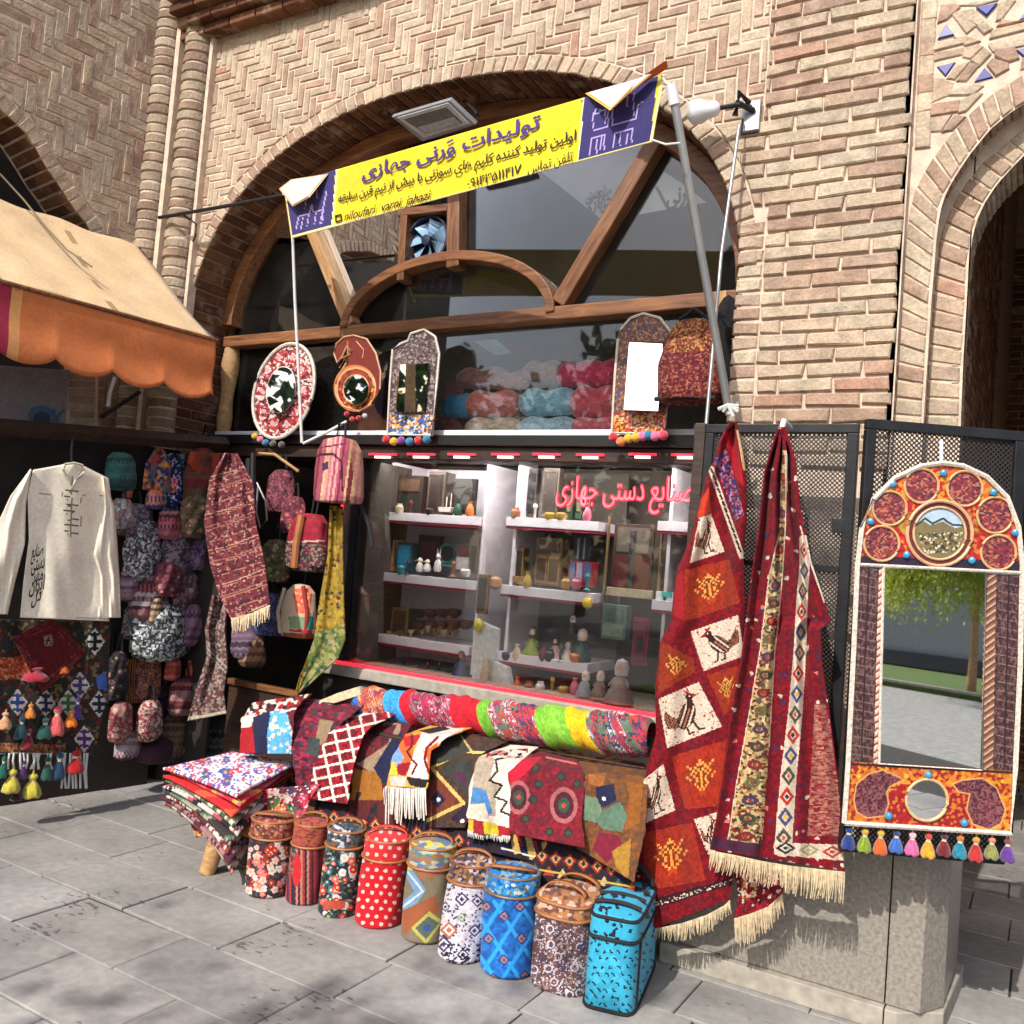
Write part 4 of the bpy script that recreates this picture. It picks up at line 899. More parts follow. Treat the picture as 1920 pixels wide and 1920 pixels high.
doll(1123, 1306, .13, (132, 108, 96), (196, 186, 176), (206, 176, 150), 'brown checked doll between the grey doll and the tall doll', YS - .1)
doll(1160, 1318, .22, (140, 122, 116), (206, 184, 182), (200, 160, 148), 'tall mauve doll with a pale bonnet on the window floor', YS - .12)
doll(862, 1272, .16, (58, 66, 104), (74, 40, 44), (160, 96, 72), 'dark blue doll with white trousers below the lower left shelf', YS + .0)
boxed('hanging_lantern', 'brown arched hanging panel between the two shelf units', 'panel', 893, 1078, 918, 1150, .02, (86, 62, 36), FR((140, 104, 56), (52, 40, 30)), y=YS - .05)
lath('wooden_ornament', 'pale round wooden ornament beside the arched hanging panel', 'ornament', 928, 1106, [(.01, 0), (.035, .02), (.035, .06), (.01, .075)], (190, 140, 98), y=YS - .02)
lath('lemon', 'yellow cloth lemon hanging beside the white paper bag', 'ornament', 896, 1186, [(.004, 0), (.022, .015), (.028, .04), (.02, .065), (.004, .08)], (214, 196, 44), y=YS - .06)
mb = MB(); outline('paper_bag', [(892, 1162), (930, 1180), (926, 1240), (950, 1252), (958, 1292), (884, 1286)], YP(YS - .04), .05, cm(214, 216, 214), None, label='crumpled white bag in the window between the shelf units', cat='bag')
lath('small_bottle', 'small cream figurine standing before the white bag', 'figurine', 908, 1276, [(.02, 0), (.026, .03), (.018, .08), (.02, .1), (.012, .13)], (200, 186, 160), y=YS - .09)
# right part of the window
boxed('framed_carpet', 'dark red woven picture hanging in the window right of the middle shelves', 'picture', 1143, 985, 1228, 1112, .02, (72, 52, 46), [(.04, .05, .96, .55, (88, 28, 30)), (.1, .6, .9, .95, (104, 94, 84)), (.42, .1, .58, .9, (44, 44, 50))], y=YS + .1)
for i, (x0, x1) in enumerate(((1128, 1142), (1232, 1240))): boxed('loom_post', ('thick pale wooden post left of the woven picture', 'thin pale wooden post right of the woven picture')[i], 'post', x0, 968 + i * 20, x1, 1130, .03, (150, 122, 84), y=YS + .08)
boxed('loom_bar', 'pale wooden bar under the woven picture', 'bar', 1136, 1108, 1222, 1116, .03, (176, 160, 130), y=YS + .06)
t = boxed('small_backpack', 'small grey green backpack hanging low in the window', 'bag', 1126, 1136, 1176, 1196, .07, (96, 116, 106), [(.1, .08, .9, .45, (120, 130, 112)), (.15, .55, .85, .9, (82, 104, 98))], y=YS - .03)
t = boxed('red_wall_mirror', 'small crimson arched plaque hanging in the window', 'plaque', 1182, 1160, 1218, 1246, .015, (140, 26, 46), [(.12, .06, .88, .94, (112, 18, 40)), (.3, .3, .7, .62, (40, 18, 26))], y=YS - .06)
boxed('gift_box', 'white box with a turquoise ribbon on the short right shelf', 'box', 1228, 1112, 1268, 1132, .08, (226, 230, 232), [(.3, .6, .8, 1.02, (60, 190, 180))], y=YS + .02)
# ---------------------------------------------------------------- neon writing on the glass
neon = thing('neon_sign', 'red neon Persian writing on the display window', 'sign', fp(1170, 920, 4.12))
M['neon'] = emit('neon red', (0.95, 0.02, 0.05), 1.0); M['neon_core'] = emit('neon pale', (1.0, 0.16, 0.19), 0.9)
letters('صنایع دستی جهازی', 'lettering', 'neon', fp(1043, 936, 4.115), fp(1300, 940, 4.115), UPV, .165, NY, neon, bold=.020, extrude=.004)
letters('صنایع دستی جهازی', 'lettering', 'neon_core', fp(1043, 936, 4.11), fp(1300, 940, 4.11), UPV, .165, NY, neon, bold=-.016, extrude=.003)
# ================================================================ yarn and oddments behind the upper window
M['yarn'] = attr_mat('fluffy yarn', rough=1.0, var=.3, vscale=110, bump=1.0, bscale=200, sheen=.6)
def skein(px, py, rx, rz, col, lab, y=4.28, ang=0.0):
    p = YP(y).at(px, py); nu, nv = 26, 16; u = np.linspace(0, 2 * math.pi, nu + 1)[None]; v = np.linspace(0, math.pi, nv + 1)[:, None]
    rr = (1 + .05 * np.sin(7 * u + 3 * v) + .04 * np.sin(13 * v * 2 + u)); w_ = 1 - .24 * np.exp(-((v - math.pi / 2) / .28) ** 2)
    rx *= 1.12; rz *= 1.22; col = tuple(min(.75, k_ * 1.35) for k_ in col); X = np.cos(v) * rx * 1.9 + 0 * u; Y_ = np.sin(v) ** .6 * np.cos(u) * rz * rr * w_; Z = np.sin(v) ** .6 * np.sin(u) * rz * rr * w_
    V = np.stack([p[0] + X, p[1] + Y_, p[2] + Z], -1).reshape(-1, 3)
    def pn(q): k = h2(np.floor(q.w[:, 0] * 90), np.floor(q.w[:, 2] * 120)); q.c *= (0.8 + .45 * k)[:, None]
    return woven('yarn_skein', V, grid_quads(nv, nu), col, pn, 'yarn', None, 0.0, label=lab, cat='yarn', group='yarn skeins behind the upper window')
for px, py, rx, rz, c, lab in (
    (862, 762, .05, .06, S(60, 150, 200), 'bright blue yarn skein at the left of the middle row'), (925, 758, .085, .065, S(206, 110, 104), 'coral pink yarn skein in the middle row left'),
    (1030, 755, .085, .065, S(128, 176, 200), 'pale blue yarn skein in the middle row'), (1120, 755, .07, .075, S(214, 78, 92), 'deep pink yarn skein in the middle row right'),
    (925, 802, .085, .05, S(190, 172, 150), 'beige yarn skein in the bottom row'), (1028, 802, .085, .05, S(150, 180, 196), 'light grey blue yarn skein in the bottom row'), (1120, 802, .07, .05, S(216, 96, 110), 'rose yarn skein in the bottom row right'),
    (835, 805, .05, .045, S(150, 80, 90), 'dull red yarn skein at the left of the bottom row'), (1085, 708, .055, .06, S(214, 58, 96), 'hot pink yarn skein in the top row'), (1132, 706, .05, .06, S(206, 54, 90), 'magenta yarn skein in the top row beside the arched mirror'),
    (1020, 706, .06, .055, S(128, 100, 84), 'brown yarn skein in the top row'), (905, 715, .08, .05, S(128, 84, 80), 'dusky rose yarn skein in the top row left'), (960, 720, .06, .045, S(142, 100, 90), 'mauve brown yarn skein in the top row')):
    skein(px, py - (6 if py < 730 else 0), rx, rz * 1.08, c, lab)
for x, y_, lab, c in ((935, 650, 'pale green cloth scrap hanging high in the upper window', (150, 180, 166)), (990, 660, 'dark red woven scrap hanging high in the upper window', (96, 50, 46))):
    p = YP(4.5).at(x, y_); outline('cloth_scrap', [(x - 45, y_ - 10), (x - 5, y_ - 14), (x + 26, y_ + 12), (x - 8, y_ + 16)], YP(4.5), .01, cm(*c), None, label=lab, cat='cloth')
for k, (x, c) in enumerate(((600, (46, 70, 88)), (640, (84, 40, 60)), (700, (50, 60, 90)), (850, (120, 52, 60)))):
    boxed('yarn_box', ('blue grey', 'plum', 'navy', 'dull red')[k] + ' box behind the hanging mirrors in the upper window', 'box', x - 22, 690 + 8 * k, x + 22, 800, .1, c, y=4.45)

# more small wares crowding the shelves
WARES = [('jar', [(.02, 0), (.028, .01), (.03, .05), (.018, .065), (.02, .075)]), ('vase', [(.018, 0), (.03, .03), (.022, .06), (.010, .085), (.016, .1)]), ('pot', [(.022, 0), (.034, .02), (.034, .04), (.024, .05)]), ('candlestick', [(.024, 0), (.008, .012), (.008, .07), (.016, .08), (.010, .1)])]
CN = [('cream', (206, 190, 160)), ('copper', (160, 96, 60)), ('turquoise', (50, 140, 150)), ('dark green', (40, 80, 60)), ('gilt', (176, 140, 66)), ('maroon', (110, 34, 44)), ('white', (220, 216, 210)), ('navy', (40, 46, 90)), ('orange', (206, 110, 50)), ('pink', (200, 110, 130)), ('black', (40, 36, 38)), ('mustard', (180, 150, 50))]
k = 0
for where, xs, yb, dy in (('top left shelf', (748, 768, 806, 858, 880), 965, .02), ('top middle shelf', (966, 1002, 1030, 1052, 1100), 974, .02), ('middle left shelf', (752, 764, 848, 872), 1078, .015), ('middle shelf', (988, 1060, 1080, 1100), 1103, .01),
                          ('lower middle shelf', (950, 968, 1018, 1030, 1050, 1078), 1238, .015), ('window floor at the left', (738, 756, 776, 800, 822, 842), 1268, .05), ('window floor in the middle', (968, 990, 1012, 1034, 1056, 1076), 1300, -.02)):
    for x in xs:
        n_, pr = WARES[(k * 7 + k // 4) % 4]; cn, cc = CN[(k * 5 + k // 12) % 12]; lath(n_, 'small %s %s on the %s' % (cn, n_, where), n_, x, yb + (x - xs[0]) * .03, [(r_ * .9, h_ * .9) for r_, h_ in pr], cc, y=YS + dy, grp='small wares on the display shelves'); k += 1
# ================================================================ banner on its poles
BL, BRt = pt(533, 395, 3.62), pt(1236, 200, 3.14)
bd = BRt - BL; bd[2] = 0; bd /= np.linalg.norm(bd); BN = np.array([bd[1], -bd[0], 0]);
if BN[1] > 0: BN = -BN
BP = Pl((BL[0], BL[1], 0), BN)
ban = thing('shop_banner', 'yellow shop banner with purple ends and Persian writing slung across the arch', 'banner', (-2.5, 3.4, 3.1))
YEL, VIO, PALE = S(224, 200, 34), S(52, 44, 100), S(236, 224, 150)
def bpaint(q):
    n = h2(np.floor(q.px[:, 0] / 34), np.floor(q.px[:, 1] / 22)); q.c *= (0.93 + .09 * n)[:, None]; q.c[:, 2] *= (0.5 + 1.2 * h2(np.floor(q.px[:, 0] / 60), np.floor(q.px[:, 1] / 40), 5))
    q.poly([(500, 330), (630, 300), (622, 440), (530, 470)], VIO); q.poly([(1093, 150), (1237, 110), (1216, 290), (1083, 330)], VIO)
    q.line([(632, 318), (623, 425)], 4, PALE); q.line([(1094, 180), (1083, 305)], 4, PALE); q.line([(545, 446), (1224, 265)], 5, PALE); q.line([(1245, 140), (1223, 266)], 9, PALE); q.line([(531, 347), (546, 447)], 5, PALE)
    W = S(168, 150, 200)
    for a in ([(1112, 240), (1112, 215), (1135, 205), (1135, 232)], [(1112, 244), (1140, 236), (1140, 200), (1144, 186), (1148, 200), (1148, 234), (1170, 228)], [(1168, 230), (1192, 222), (1196, 196), (1205, 192)], [(1188, 216), (1188, 176)], [(1176, 200), (1176, 180)],
              [(1106, 290), (1110, 260), (1134, 252), (1132, 282)], [(1118, 286), (1120, 262)], [(1126, 284), (1128, 258)], [(1150, 275), (1153, 250), (1186, 240), (1184, 268)], [(1162, 272), (1164, 250)], [(1174, 270), (1176, 248)], [(1114, 212), (1118, 204), (1126, 206), (1122, 214)]): q.line(a, 2.6, W)
    for a in ([(555, 430), (560, 406), (580, 400), (584, 384), (588, 398), (606, 392), (604, 418)], [(564, 428), (568, 408)], [(576, 424), (578, 404)], [(590, 420), (592, 400)], [(596, 372), (592, 352)], [(600, 420), (612, 360)], [(572, 390), (574, 372)]): q.line(a, 2.4, W)
bcl = sheet('cloth', [(531, 347), (546, 447)], [(1246, 139), (1232, 215), (1223, 266)], BP, 3.0, YEL, bpaint, lambda s, t: .003 * np.sin(s * 9 + t) + .003 * np.sin(s * 23) * t + .005 * np.sin(s * 3.1) + .0025 * np.sin(s * 60 + t * 9) * np.exp(-np.minimum(s, 1 - s) / .08), 'smooth', ban, .002)
def flap(pts, lift, c, rim):
    p = np.array(pts, float); V = BP.at(p[:, 0], p[:, 1], np.array(lift)); mb = MB(); mb.col = c; mb.add(V, [tuple(range(len(V)))]); k = V.mean(0); V2 = k + (V - k) * 1.10 - BN * .004; mb.add(V2, [tuple(range(len(V)))], rim)
    mb.build('folded_corner', 'smooth', ban, solid=.002)
flap([(526, 354), (546, 338), (610, 328), (578, 368), (549, 384)], [.06, .07, .016, .07, .05], S(214, 210, 204), S(216, 178, 120))
flap([(1103, 174), (1198, 148), (1240, 122), (1180, 172), (1146, 203)], [.016, .05, .03, .06, .09], S(214, 206, 204), S(226, 170, 60))
flap([(1198, 148), (1246, 114), (1248, 128), (1215, 146), (1180, 170)], [.045, .05, .03, .02, .03], S(190, 84, 36), S(190, 84, 36))
def bl(x, y): return BP.at(x, y, .0115)
M['violet'] = plain('violet print', S(70, 50, 120), .7, var=.1); M['black_print'] = plain('black print', S(28, 24, 22), .7, var=.1)
letters('تولیدات وَرنی جهازی', 'lettering', 'violet', bl(679, 336), bl(1012, 240), UPV, .092, BN, bcl, bold=.022)
letters('اولین تولید کننده کلیم های سوزنی با بیش از نیم قرن سابقه', 'lettering', 'black_print', bl(634, 380), bl(1080, 262), UPV, .060, BN, bcl, bold=.015)
letters('۰۹۱۴۳۵۱۱۴۱۷', 'lettering', 'black_print', bl(876, 353), bl(977, 325), UPV, .060, BN, bcl, rtl=False, bold=.012)
letters('تلفن تماس', 'lettering', 'black_print', bl(990, 326), bl(1073, 302), UPV, .062, BN, bcl)
letters('niloufari  varni_jahazi', 'lettering', 'black_print', bl(646, 414), bl(805, 374), UPV, .066, BN, bcl, rtl=False, slant=.2)
mb = MB(); [mb.tube([bl(*a), bl(*b)], .004, 5) for a, b in (((630, 416), (640, 413)), ((640, 413), (639, 402)), ((639, 402), (629, 405)), ((629, 405), (630, 416)))]; mb.build('lettering', 'black_print', bcl)
def tube_thing(name, label, cat, pts, r, m, part=None, extra=None, group=None):
    mb = MB(); mb.tube(pts, r, 10); o = mb.build(name, m, None, smooth=True, label=label, cat=cat, group=group); return o
for k, (x, y_, ex, ey) in enumerate(((1240, 142, 1262, 160), (1222, 262, 1276, 268), (534, 352, 530, 366), (547, 444, 549, 456))): mb = MB(); mb.tube([bl(x, y_), (bl(x, y_) + bl(ex, ey)) / 2 - np.array([0, 0, .012]), bl(ex, ey)], .004, 6); mb.build('tie_cord', 'rope', ban, smooth=True)
P1, P2 = pt(1262, 178, 3.12), pt(1368, 778, 3.52)
po = thing('banner_pole', 'thick grey steel pole leaning out from the mesh shutter to the banner', 'pole', P2)
mb = MB(); mb.tube([P2, P1 + (P2 - P1) * .03], .0165, 12); mb.build('pipe', 'grey_metal', po, smooth=True)
mb = MB(); mb.tube([P1 + (P2 - P1) * .03, P1 - (P2 - P1) * .03], .022, 12); mb.build('plastic_cap', 'white', po, smooth=True)
mb = MB(); [mb.tube([P2 + np.array([-.04 + .02 * k, -.02, .02 - .01 * k]), P2 + np.array([0, -.03, .035]), P2 + np.array([.035, -.01, .01 + .012 * k])], .008, 6) for k in range(4)]; mb.build('rope_knot', 'rope', po, smooth=True)
tube_thing('thin_stay_rod', 'thin pale stay rod running from the lamp bracket down to the mesh shutter', 'rod', [pt(1386, 236, 3.70), pt(1352, 480, 3.62), pt(1324, 796, 3.53)], .0075, 'grey_metal')
tube_thing('banner_bar', 'dark horizontal bar from the corner columns to the left end of the banner', 'bar', [pt(298, 408, 3.64), pt(415, 388, 3.64), pt(532, 366, 3.63)], .011, 'black_metal')
tube_thing('bar_hook', 'small black hook bracket under the banner bar beside the corner column', 'hook', [pt(340, 400, 3.65), pt(368, 420, 3.68), pt(367, 442, 3.70), pt(362, 452, 3.76)], .006, 'black_metal')
tube_thing('hanging_rope', 'white rope hanging from the left end of the banner past the round mirror', 'rope', [pt(549, 446, 3.63), pt(553, 560, 3.66), pt(560, 700, 3.70), pt(566, 830, 3.72)], .0085, 'rope')
tube_thing('white_rod', 'short white rod tied to the end of the hanging rope', 'rod', [pt(568, 832, 3.72), pt(610, 812, 3.78), pt(650, 790, 3.85)], .008, 'rope')
# ---------------------------------------------------------------- floodlight under the arch
fl = thing('floodlight', 'flat grey floodlight fixed under the arch above the yellow banner', 'floodlight', pt(812, 225, 3.82))
fpn = Pl(pt(815, 225, 3.74), (0.05, -0.62, -0.78))
outline('housing', [(733, 219), (843, 187), (893, 234), (792, 266)], fpn, .035, 'alu', fl, bevel=.006)
outline('frame_rim', [(744, 221), (840, 193), (880, 232), (795, 259)], fpn, .01, cm(186, 184, 184), fl, off=.004, bevel=.002)
outline('reflector', [(756, 224), (836, 201), (868, 230), (798, 251)], fpn, .004, cm(104, 100, 90), fl, off=.006)
outline('lamp_panel', [(782, 240), (850, 220), (862, 231), (800, 250)], fpn, .004, cm(160, 158, 152), fl, off=.009)
mb = MB(); mb.tube([fpn.at(895, 215, -.04), fpn.at(888, 205, -.1), pt(870, 190, 3.95)], .01, 6); mb.build('bracket', 'black_metal', fl)
# ---------------------------------------------------------------- bulb lamp on a wall bracket
lp = thing('wall_lamp', 'white bulb lamp on a dark arm fixed to the brick pier by a steel plate', 'lamp', pt(1400, 215, 3.79))
mb = MB(); q = pt(1406, 215, 3.775); mb.box(q + np.array([-.035, -.006, -.075]), q + np.array([.045, .02, .06])); mb.build('plate', 'grey_metal', lp, bevel=.003)
mb = MB(); mb.tube([q + np.array([0, -.02, .04]), q + np.array([-.03, -.07, .07]), q + np.array([-.05, -.05, -.02])], .014, 6); mb.tube([q + np.array([.02, -.01, .01]), q + np.array([-.045, -.07, .03])], .012, 6); mb.build('bracket', 'black_metal', lp)
a0, a1, a2 = pt(1388, 196, 3.70), pt(1345, 203, 3.68), pt(1290, 213, 3.66)
mb = MB(); mb.tube([a0, a1], .011, 8); mb.build('arm', 'black_metal', lp, smooth=True)
mb = MB(); d_ = a2 - a1; mb.tube([a1 - d_ * .1, a1, a1 + d_ * .12, a1 + d_ * .3, a1 + d_ * .55, a1 + d_ * .85, a1 + d_ * 1.02], [.012, .03, .034, .036, .052, .052, .02], 14); mb.build('bulb', 'white', lp, smooth=True)
mb = MB(); mb.tube([q + np.array([-.02, -.03, -.03]), q + np.array([-.02, -.03, -.10]), q + np.array([.05, -.03, -.10])], .005, 6); mb.build('hook', 'black_metal', lp)
# ================================================================ mirrors hung before the upper window
MP = YP(3.97)
Z3 = lambda pts: [(380 + x / 4, 580 + y / 4) for x, y in pts]
Z5 = lambda pts: [(800 + x / 3.2, 580 + y / 3.2) for x, y in pts]
def ell(c, a, b, ang, n=36): return [(c[0] + a * math.cos(t) * math.cos(ang) - b * math.sin(t) * math.sin(ang), c[1] + a * math.cos(t) * math.sin(ang) + b * math.sin(t) * math.cos(ang)) for t in np.linspace(0, 2 * math.pi, n, endpoint=False)]
def split(pts):                                    # outline -> left and right edges from its highest to its lowest point
    p = list(pts); i = min(range(len(p)), key=lambda k: p[k][1]); j = max(range(len(p)), key=lambda k: p[k][1])
    a = [p[(i + k) % len(p)] for k in range((j - i) % len(p) + 1)]; b = [p[(i - k) % len(p)] for k in range((i - j) % len(p) + 1)]
    return (a, b) if np.mean([k[0] for k in a]) < np.mean([k[0] for k in b]) else (b, a)
def resamp(e, n=80):                               # the same edge sampled at even heights
    e = np.array(e, float); y = np.linspace(e[0, 1], e[-1, 1], n); yy = np.maximum.accumulate(e[:, 1] + np.arange(len(e)) * 1e-4); return [(float(np.interp(k, yy, e[:, 0])), float(k)) for k in y]
def board(name, pts, plane, cell, base, paint, parent, solid=.012, m='paint', bulge=0.0):
    a, b_ = split(pts); return sheet(name, resamp(a), resamp(b_), plane, cell, base, paint, (lambda s, t: bulge * np.sin(np.pi * np.clip(s, 0, 1)) * np.sin(np.pi * np.clip(t, 0, 1))) if bulge else None, m, parent, solid)
def rope_rim(pts, plane, r, m, parent, off=.004, close=True, name='rim'):
    p = np.array(list(pts) + ([pts[0]] if close else []), float); mb = MB(); mb.tube(list(plane.at(p[:, 0], p[:, 1], off)), r, 6, cap=not close); return mb.build(name, m, parent, smooth=True)
M['rimw'] = plain('dotted white rim', S(208, 196, 180), .6, var=.35, vscale=120)
POM = [(206, 40, 44), (226, 170, 40), (232, 110, 150), (40, 120, 160), (214, 60, 84), (120, 60, 140), (60, 140, 90), (236, 130, 60)]
M['pom'] = attr_mat('wool pompom', rough=1.0, var=.35, vscale=200, bump=1.0, bscale=300, sheen=.5)
def pompom(px, py, y, r, c, parent, k=0):
    p = YP(y).at(px, py); nu, nv = 12, 8; u = np.linspace(0, 2 * math.pi, nu + 1)[None]; v = np.linspace(0, math.pi, nv + 1)[:, None]; rr = r * (1 + .12 * np.sin(5 * u + 4 * v + k))
    V = np.stack([p[0] + rr * np.sin(v) * np.cos(u), p[1] + rr * np.sin(v) * np.sin(u), p[2] + rr * np.cos(v) + 0 * u], -1).reshape(-1, 3)
    return woven('pompom', V, grid_quads(nv, nu), S(*c), None, 'pom', parent, 0.0)
rm = thing('round_mirror', 'oval mirror with a red and white painted frame at the left of the upper window', 'mirror', pt(525, 818, 3.97))
ro = ell((532, 733), 91, 54, math.radians(-74)); ri = ell((527, 731), 43, 26, math.radians(-80))
def rmp(q):
    q.speck([S(150, 40, 44), S(196, 176, 170), S(60, 34, 36), S(180, 80, 84), S(210, 200, 190)], 5.5, .9, seed=4)
    for a in np.linspace(0, 2 * math.pi, 11)[:-1]: q.circ((530 + 40 * math.cos(a) + 6 * math.sin(a), 732 - 66 * math.sin(a)), 11, S(168, 52, 60), 8); q.circ((530 + 40 * math.cos(a) + 6 * math.sin(a), 732 - 66 * math.sin(a)), 5, S(200, 150, 150))
fo_ = board('frame', ro, MP, 2.2, S(110, 50, 50), rmp, rm); rope_rim(ro, MP, .011, 'rimw', fo_); rope_rim(ri, MP, .006, 'rimw', fo_, .008)
mpl = Pl(pt(527, 731, 3.925), (0.33, -0.93, -0.03)); outline('glass_disc', ri, mpl, .003, 'mirror', rm, off=.01)
for k, (x, y_) in enumerate(((478, 818), (488, 824), (498, 830), (512, 832), (528, 834))): pompom(x, y_, 3.95, .02, POM[(k + 1) % 8] if k < 3 else (90, 76, 70), rm, k)
pm = thing('paisley_mirror', 'red brown paisley shaped mirror second from the left in the upper window', 'mirror', pt(665, 770, 3.97))
po_ = Z3([(1130, 195), (1230, 222), (1300, 330), (1335, 470), (1330, 600), (1270, 710), (1170, 765), (1060, 730), (1000, 640), (998, 560), (1030, 480), (1080, 400), (1098, 300), (1082, 276), (1048, 350), (1010, 400), (985, 330), (1000, 262), (1060, 208)])
def cutp(q):
    q.speck([S(120, 40, 30), S(90, 30, 26), S(140, 70, 40)], 6, .5, seed=9)
    for a, b_ in (((655, 650), (640, 700)), ((668, 640), (690, 690))): q.line([a, b_], 2, S(200, 120, 60))
    q.circ((668, 730), (44, 48), S(190, 110, 60), .82); q.circ((668, 730), (38, 42), S(206, 150, 100), .9); q.speck([S(200, 60, 30), S(230, 170, 60)], 4, .4, [(636, 730), (704, 730), (690, 775), (650, 775)], 2)
mb = MB(); body = po_; outline('frame', po_, MP, .014, cm(112, 42, 34, .35), pm, bevel=.003); rope_rim(po_, MP, .006, cm(190, 140, 104), pm, .003)
board('lower_frame', ell((666, 728), 40, 44, 0), MP, 2.0, S(140, 60, 36), cutp, pm, .006, bulge=.0).location.y -= .004
mpl2 = Pl(pt(668, 730, 3.94), (.12, -.96, .0)); outline('glass_disc', ell((668, 731), 23, 27, 0), mpl2, .003, 'mirror', pm, off=.01); rope_rim(ell((668, 731), 24, 28, 0), MP, .005, cm(206, 150, 96), pm, .012)
for k, a in enumerate(((636, 690, 652, 640), (640, 672, 660, 655), (668, 640, 680, 672))): rope_rim([(a[0], a[1]), ((a[0] + a[2]) / 2 + 8, (a[1] + a[3]) / 2), (a[2], a[3])], MP, .004, cm(196, 120, 70), pm, .003, False, 'carved_line')
for k, (x, y_) in enumerate(((650, 776), (660, 786), (672, 784), (684, 780))): pompom(x, y_, 3.95, .015, ((196, 30, 36), (210, 50, 40), (170, 30, 40), (180, 176, 186))[k], pm, k)
def arched_mirror(name, lab, out, gl, tilt, base, pal, band, bcols, poms, seed, knob=None):
    t = thing(name, lab, 'mirror', MP.at(np.mean([p[0] for p in out]), max(p[1] for p in out)))
    def pn(q):
        q.speck(pal, 4.5, .85, seed=seed); q.speck(bcols, 5, .9, band, seed + 1)
    fo_ = board('frame', out, MP, 2.0, base, pn, t, .016); rope_rim(out, MP, .007, 'rimw', fo_)
    c = np.mean(gl, 0); outline('mirror_glass', gl, Pl(MP.at(c[0], c[1], .036), tilt), .004, 'mirror', t, off=.004); rope_rim(gl, MP, .004, cm(110, 70, 44), t, .009, name='inner_rim')
    for k, (x, y_, c_) in enumerate(poms): pompom(x, y_, 3.945, .022, c_, t, k)
    return t
arched_mirror('carved_mirror', 'narrow mirror with a dark carved crest third from the left in the upper window', Z3([(1660, 150), (1560, 182), (1540, 235), (1480, 260), (1425, 300), (1405, 560), (1385, 940), (1718, 945), (1752, 600), (1775, 330), (1745, 205)][::-1]),
              Z3([(1482, 415), (1695, 405), (1668, 770), (1446, 772)]), (.3, -.95, -.08), S(70, 52, 46), [S(120, 104, 96), S(56, 44, 42), S(96, 80, 76), S(150, 140, 140), S(70, 50, 60)],
              Z3([(1390, 790), (1735, 790), (1730, 945), (1380, 945)]), [S(206, 200, 186), S(40, 90, 170), S(226, 150, 50), S(170, 190, 200), S(90, 50, 40)],
              [(724, 824, POM[0]), (738, 828, POM[1]), (752, 826, POM[5]), (768, 828, POM[3]), (784, 826, POM[0]), (800, 824, POM[3])], 21)
arched_mirror('arched_mirror', 'tall arched mirror reflecting white at the right of the yarn skeins', Z5([(1300, 25), (1225, 52), (1165, 120), (1148, 180), (1130, 400), (1110, 742), (1432, 746), (1460, 400), (1470, 140), (1400, 52)][::-1]),
              Z5([(1215, 192), (1420, 200), (1388, 610), (1182, 602)]), (.04, -.95, .185), S(110, 62, 40), [S(140, 80, 50), S(70, 50, 56), S(176, 120, 70), S(60, 70, 110), S(90, 50, 40)],
              Z5([(1115, 620), (1440, 620), (1432, 746), (1110, 742)]), [S(200, 60, 40), S(226, 150, 40), S(120, 30, 30), S(206, 180, 140)],
              [(1150, 820, POM[0]), (1164, 828, POM[7]), (1178, 822, POM[1]), (1192, 820, POM[1]), (1205, 818, POM[2]), (1216, 816, POM[3]), (1228, 818, POM[2]), (1244, 816, POM[4])], 33)
# ---------------------------------------------------------------- soft bags
def soft(name, c, prof, base, paint, m='cloth', parent=None, n=44, sq=2.0, ax=1.0, ay=1.0, rot=0.0, lean=(0, 0), wob=0.0, **kw):
    """a bag body turned from a profile of (radius, height); sq squares it, ax/ay stretch it; painted from photo colours"""
    c = np.array(c, float); prof = np.array(prof, float); th = np.linspace(0, 2 * math.pi, n + 1)[None]; r = prof[:, :1]; h = prof[:, 1:]
    x, y = np.cos(th), np.sin(th); g = (np.abs(x) ** sq + np.abs(y) ** sq) ** (-1 / sq); H = prof[:, 1].max()
    r = r * (1 + wob * np.sin(3 * th + h * 17) + wob * .6 * np.sin(7 * th - h * 31))
    X, Y_ = r * g * x * ax, r * g * y * ay; X, Y_ = X * math.cos(rot) - Y_ * math.sin(rot), X * math.sin(rot) + Y_ * math.cos(rot)
    V = np.stack([c[0] + X + lean[0] * h, c[1] + Y_ + lean[1] * h, c[2] + h + 0 * th], -1).reshape(-1, 3)
    q = grid_quads(len(prof) - 1, n)
    return woven(name, V, q, base, paint, m, parent, 0.0, flip=True, **kw)
def prof(pts, k): p = arclen(pts); return along(p, np.linspace(0, 1, k))
def straps(name, pts, r, m, parent, flat=1.0): mb = MB(); mb.tube(pts, r, 8); return mb.build(name, m, parent, smooth=True)
# patterned handbag at the right of the upper window
hb = thing('hanging_handbag', 'dark red patterned handbag hanging beside the tall arched mirror', 'bag', pt(1292, 757, 3.92))
p = pt(1292, 754, 3.90); H_ = float(pt(1292, 602, 3.9)[2] - p[2])
def hbp(q):
    q.speck([S(96, 34, 34), S(70, 22, 28), S(130, 56, 44), S(84, 30, 40), S(150, 90, 70)], 4.2, .9, seed=3); q.speck([S(176, 130, 70), S(140, 84, 50), S(104, 46, 36)], 4, .75, [(1240, 590), (1350, 590), (1340, 656), (1255, 662)], 6)
soft('body', p, prof([(.02, 0), (.14, 0), (.155, .03), (.15, H_ * .45), (.125, H_ * .8), (.085, H_ * .97), (.01, H_ + .01)], 110), S(110, 36, 36), hbp, parent=hb, n=110, sq=2.1, ay=.75, wob=.03)
straps('handle', [p + np.array([-.07, -.02, H_]), p + np.array([0, -.02, H_ + .05]), p + np.array([.07, -.02, H_])], .009, 'strap', hb)
straps('base_band', [p + np.array([-.14, -.06, .005]), p + np.array([0, -.09, .0]), p + np.array([.14, -.06, .005])], .011, 'strap', hb)
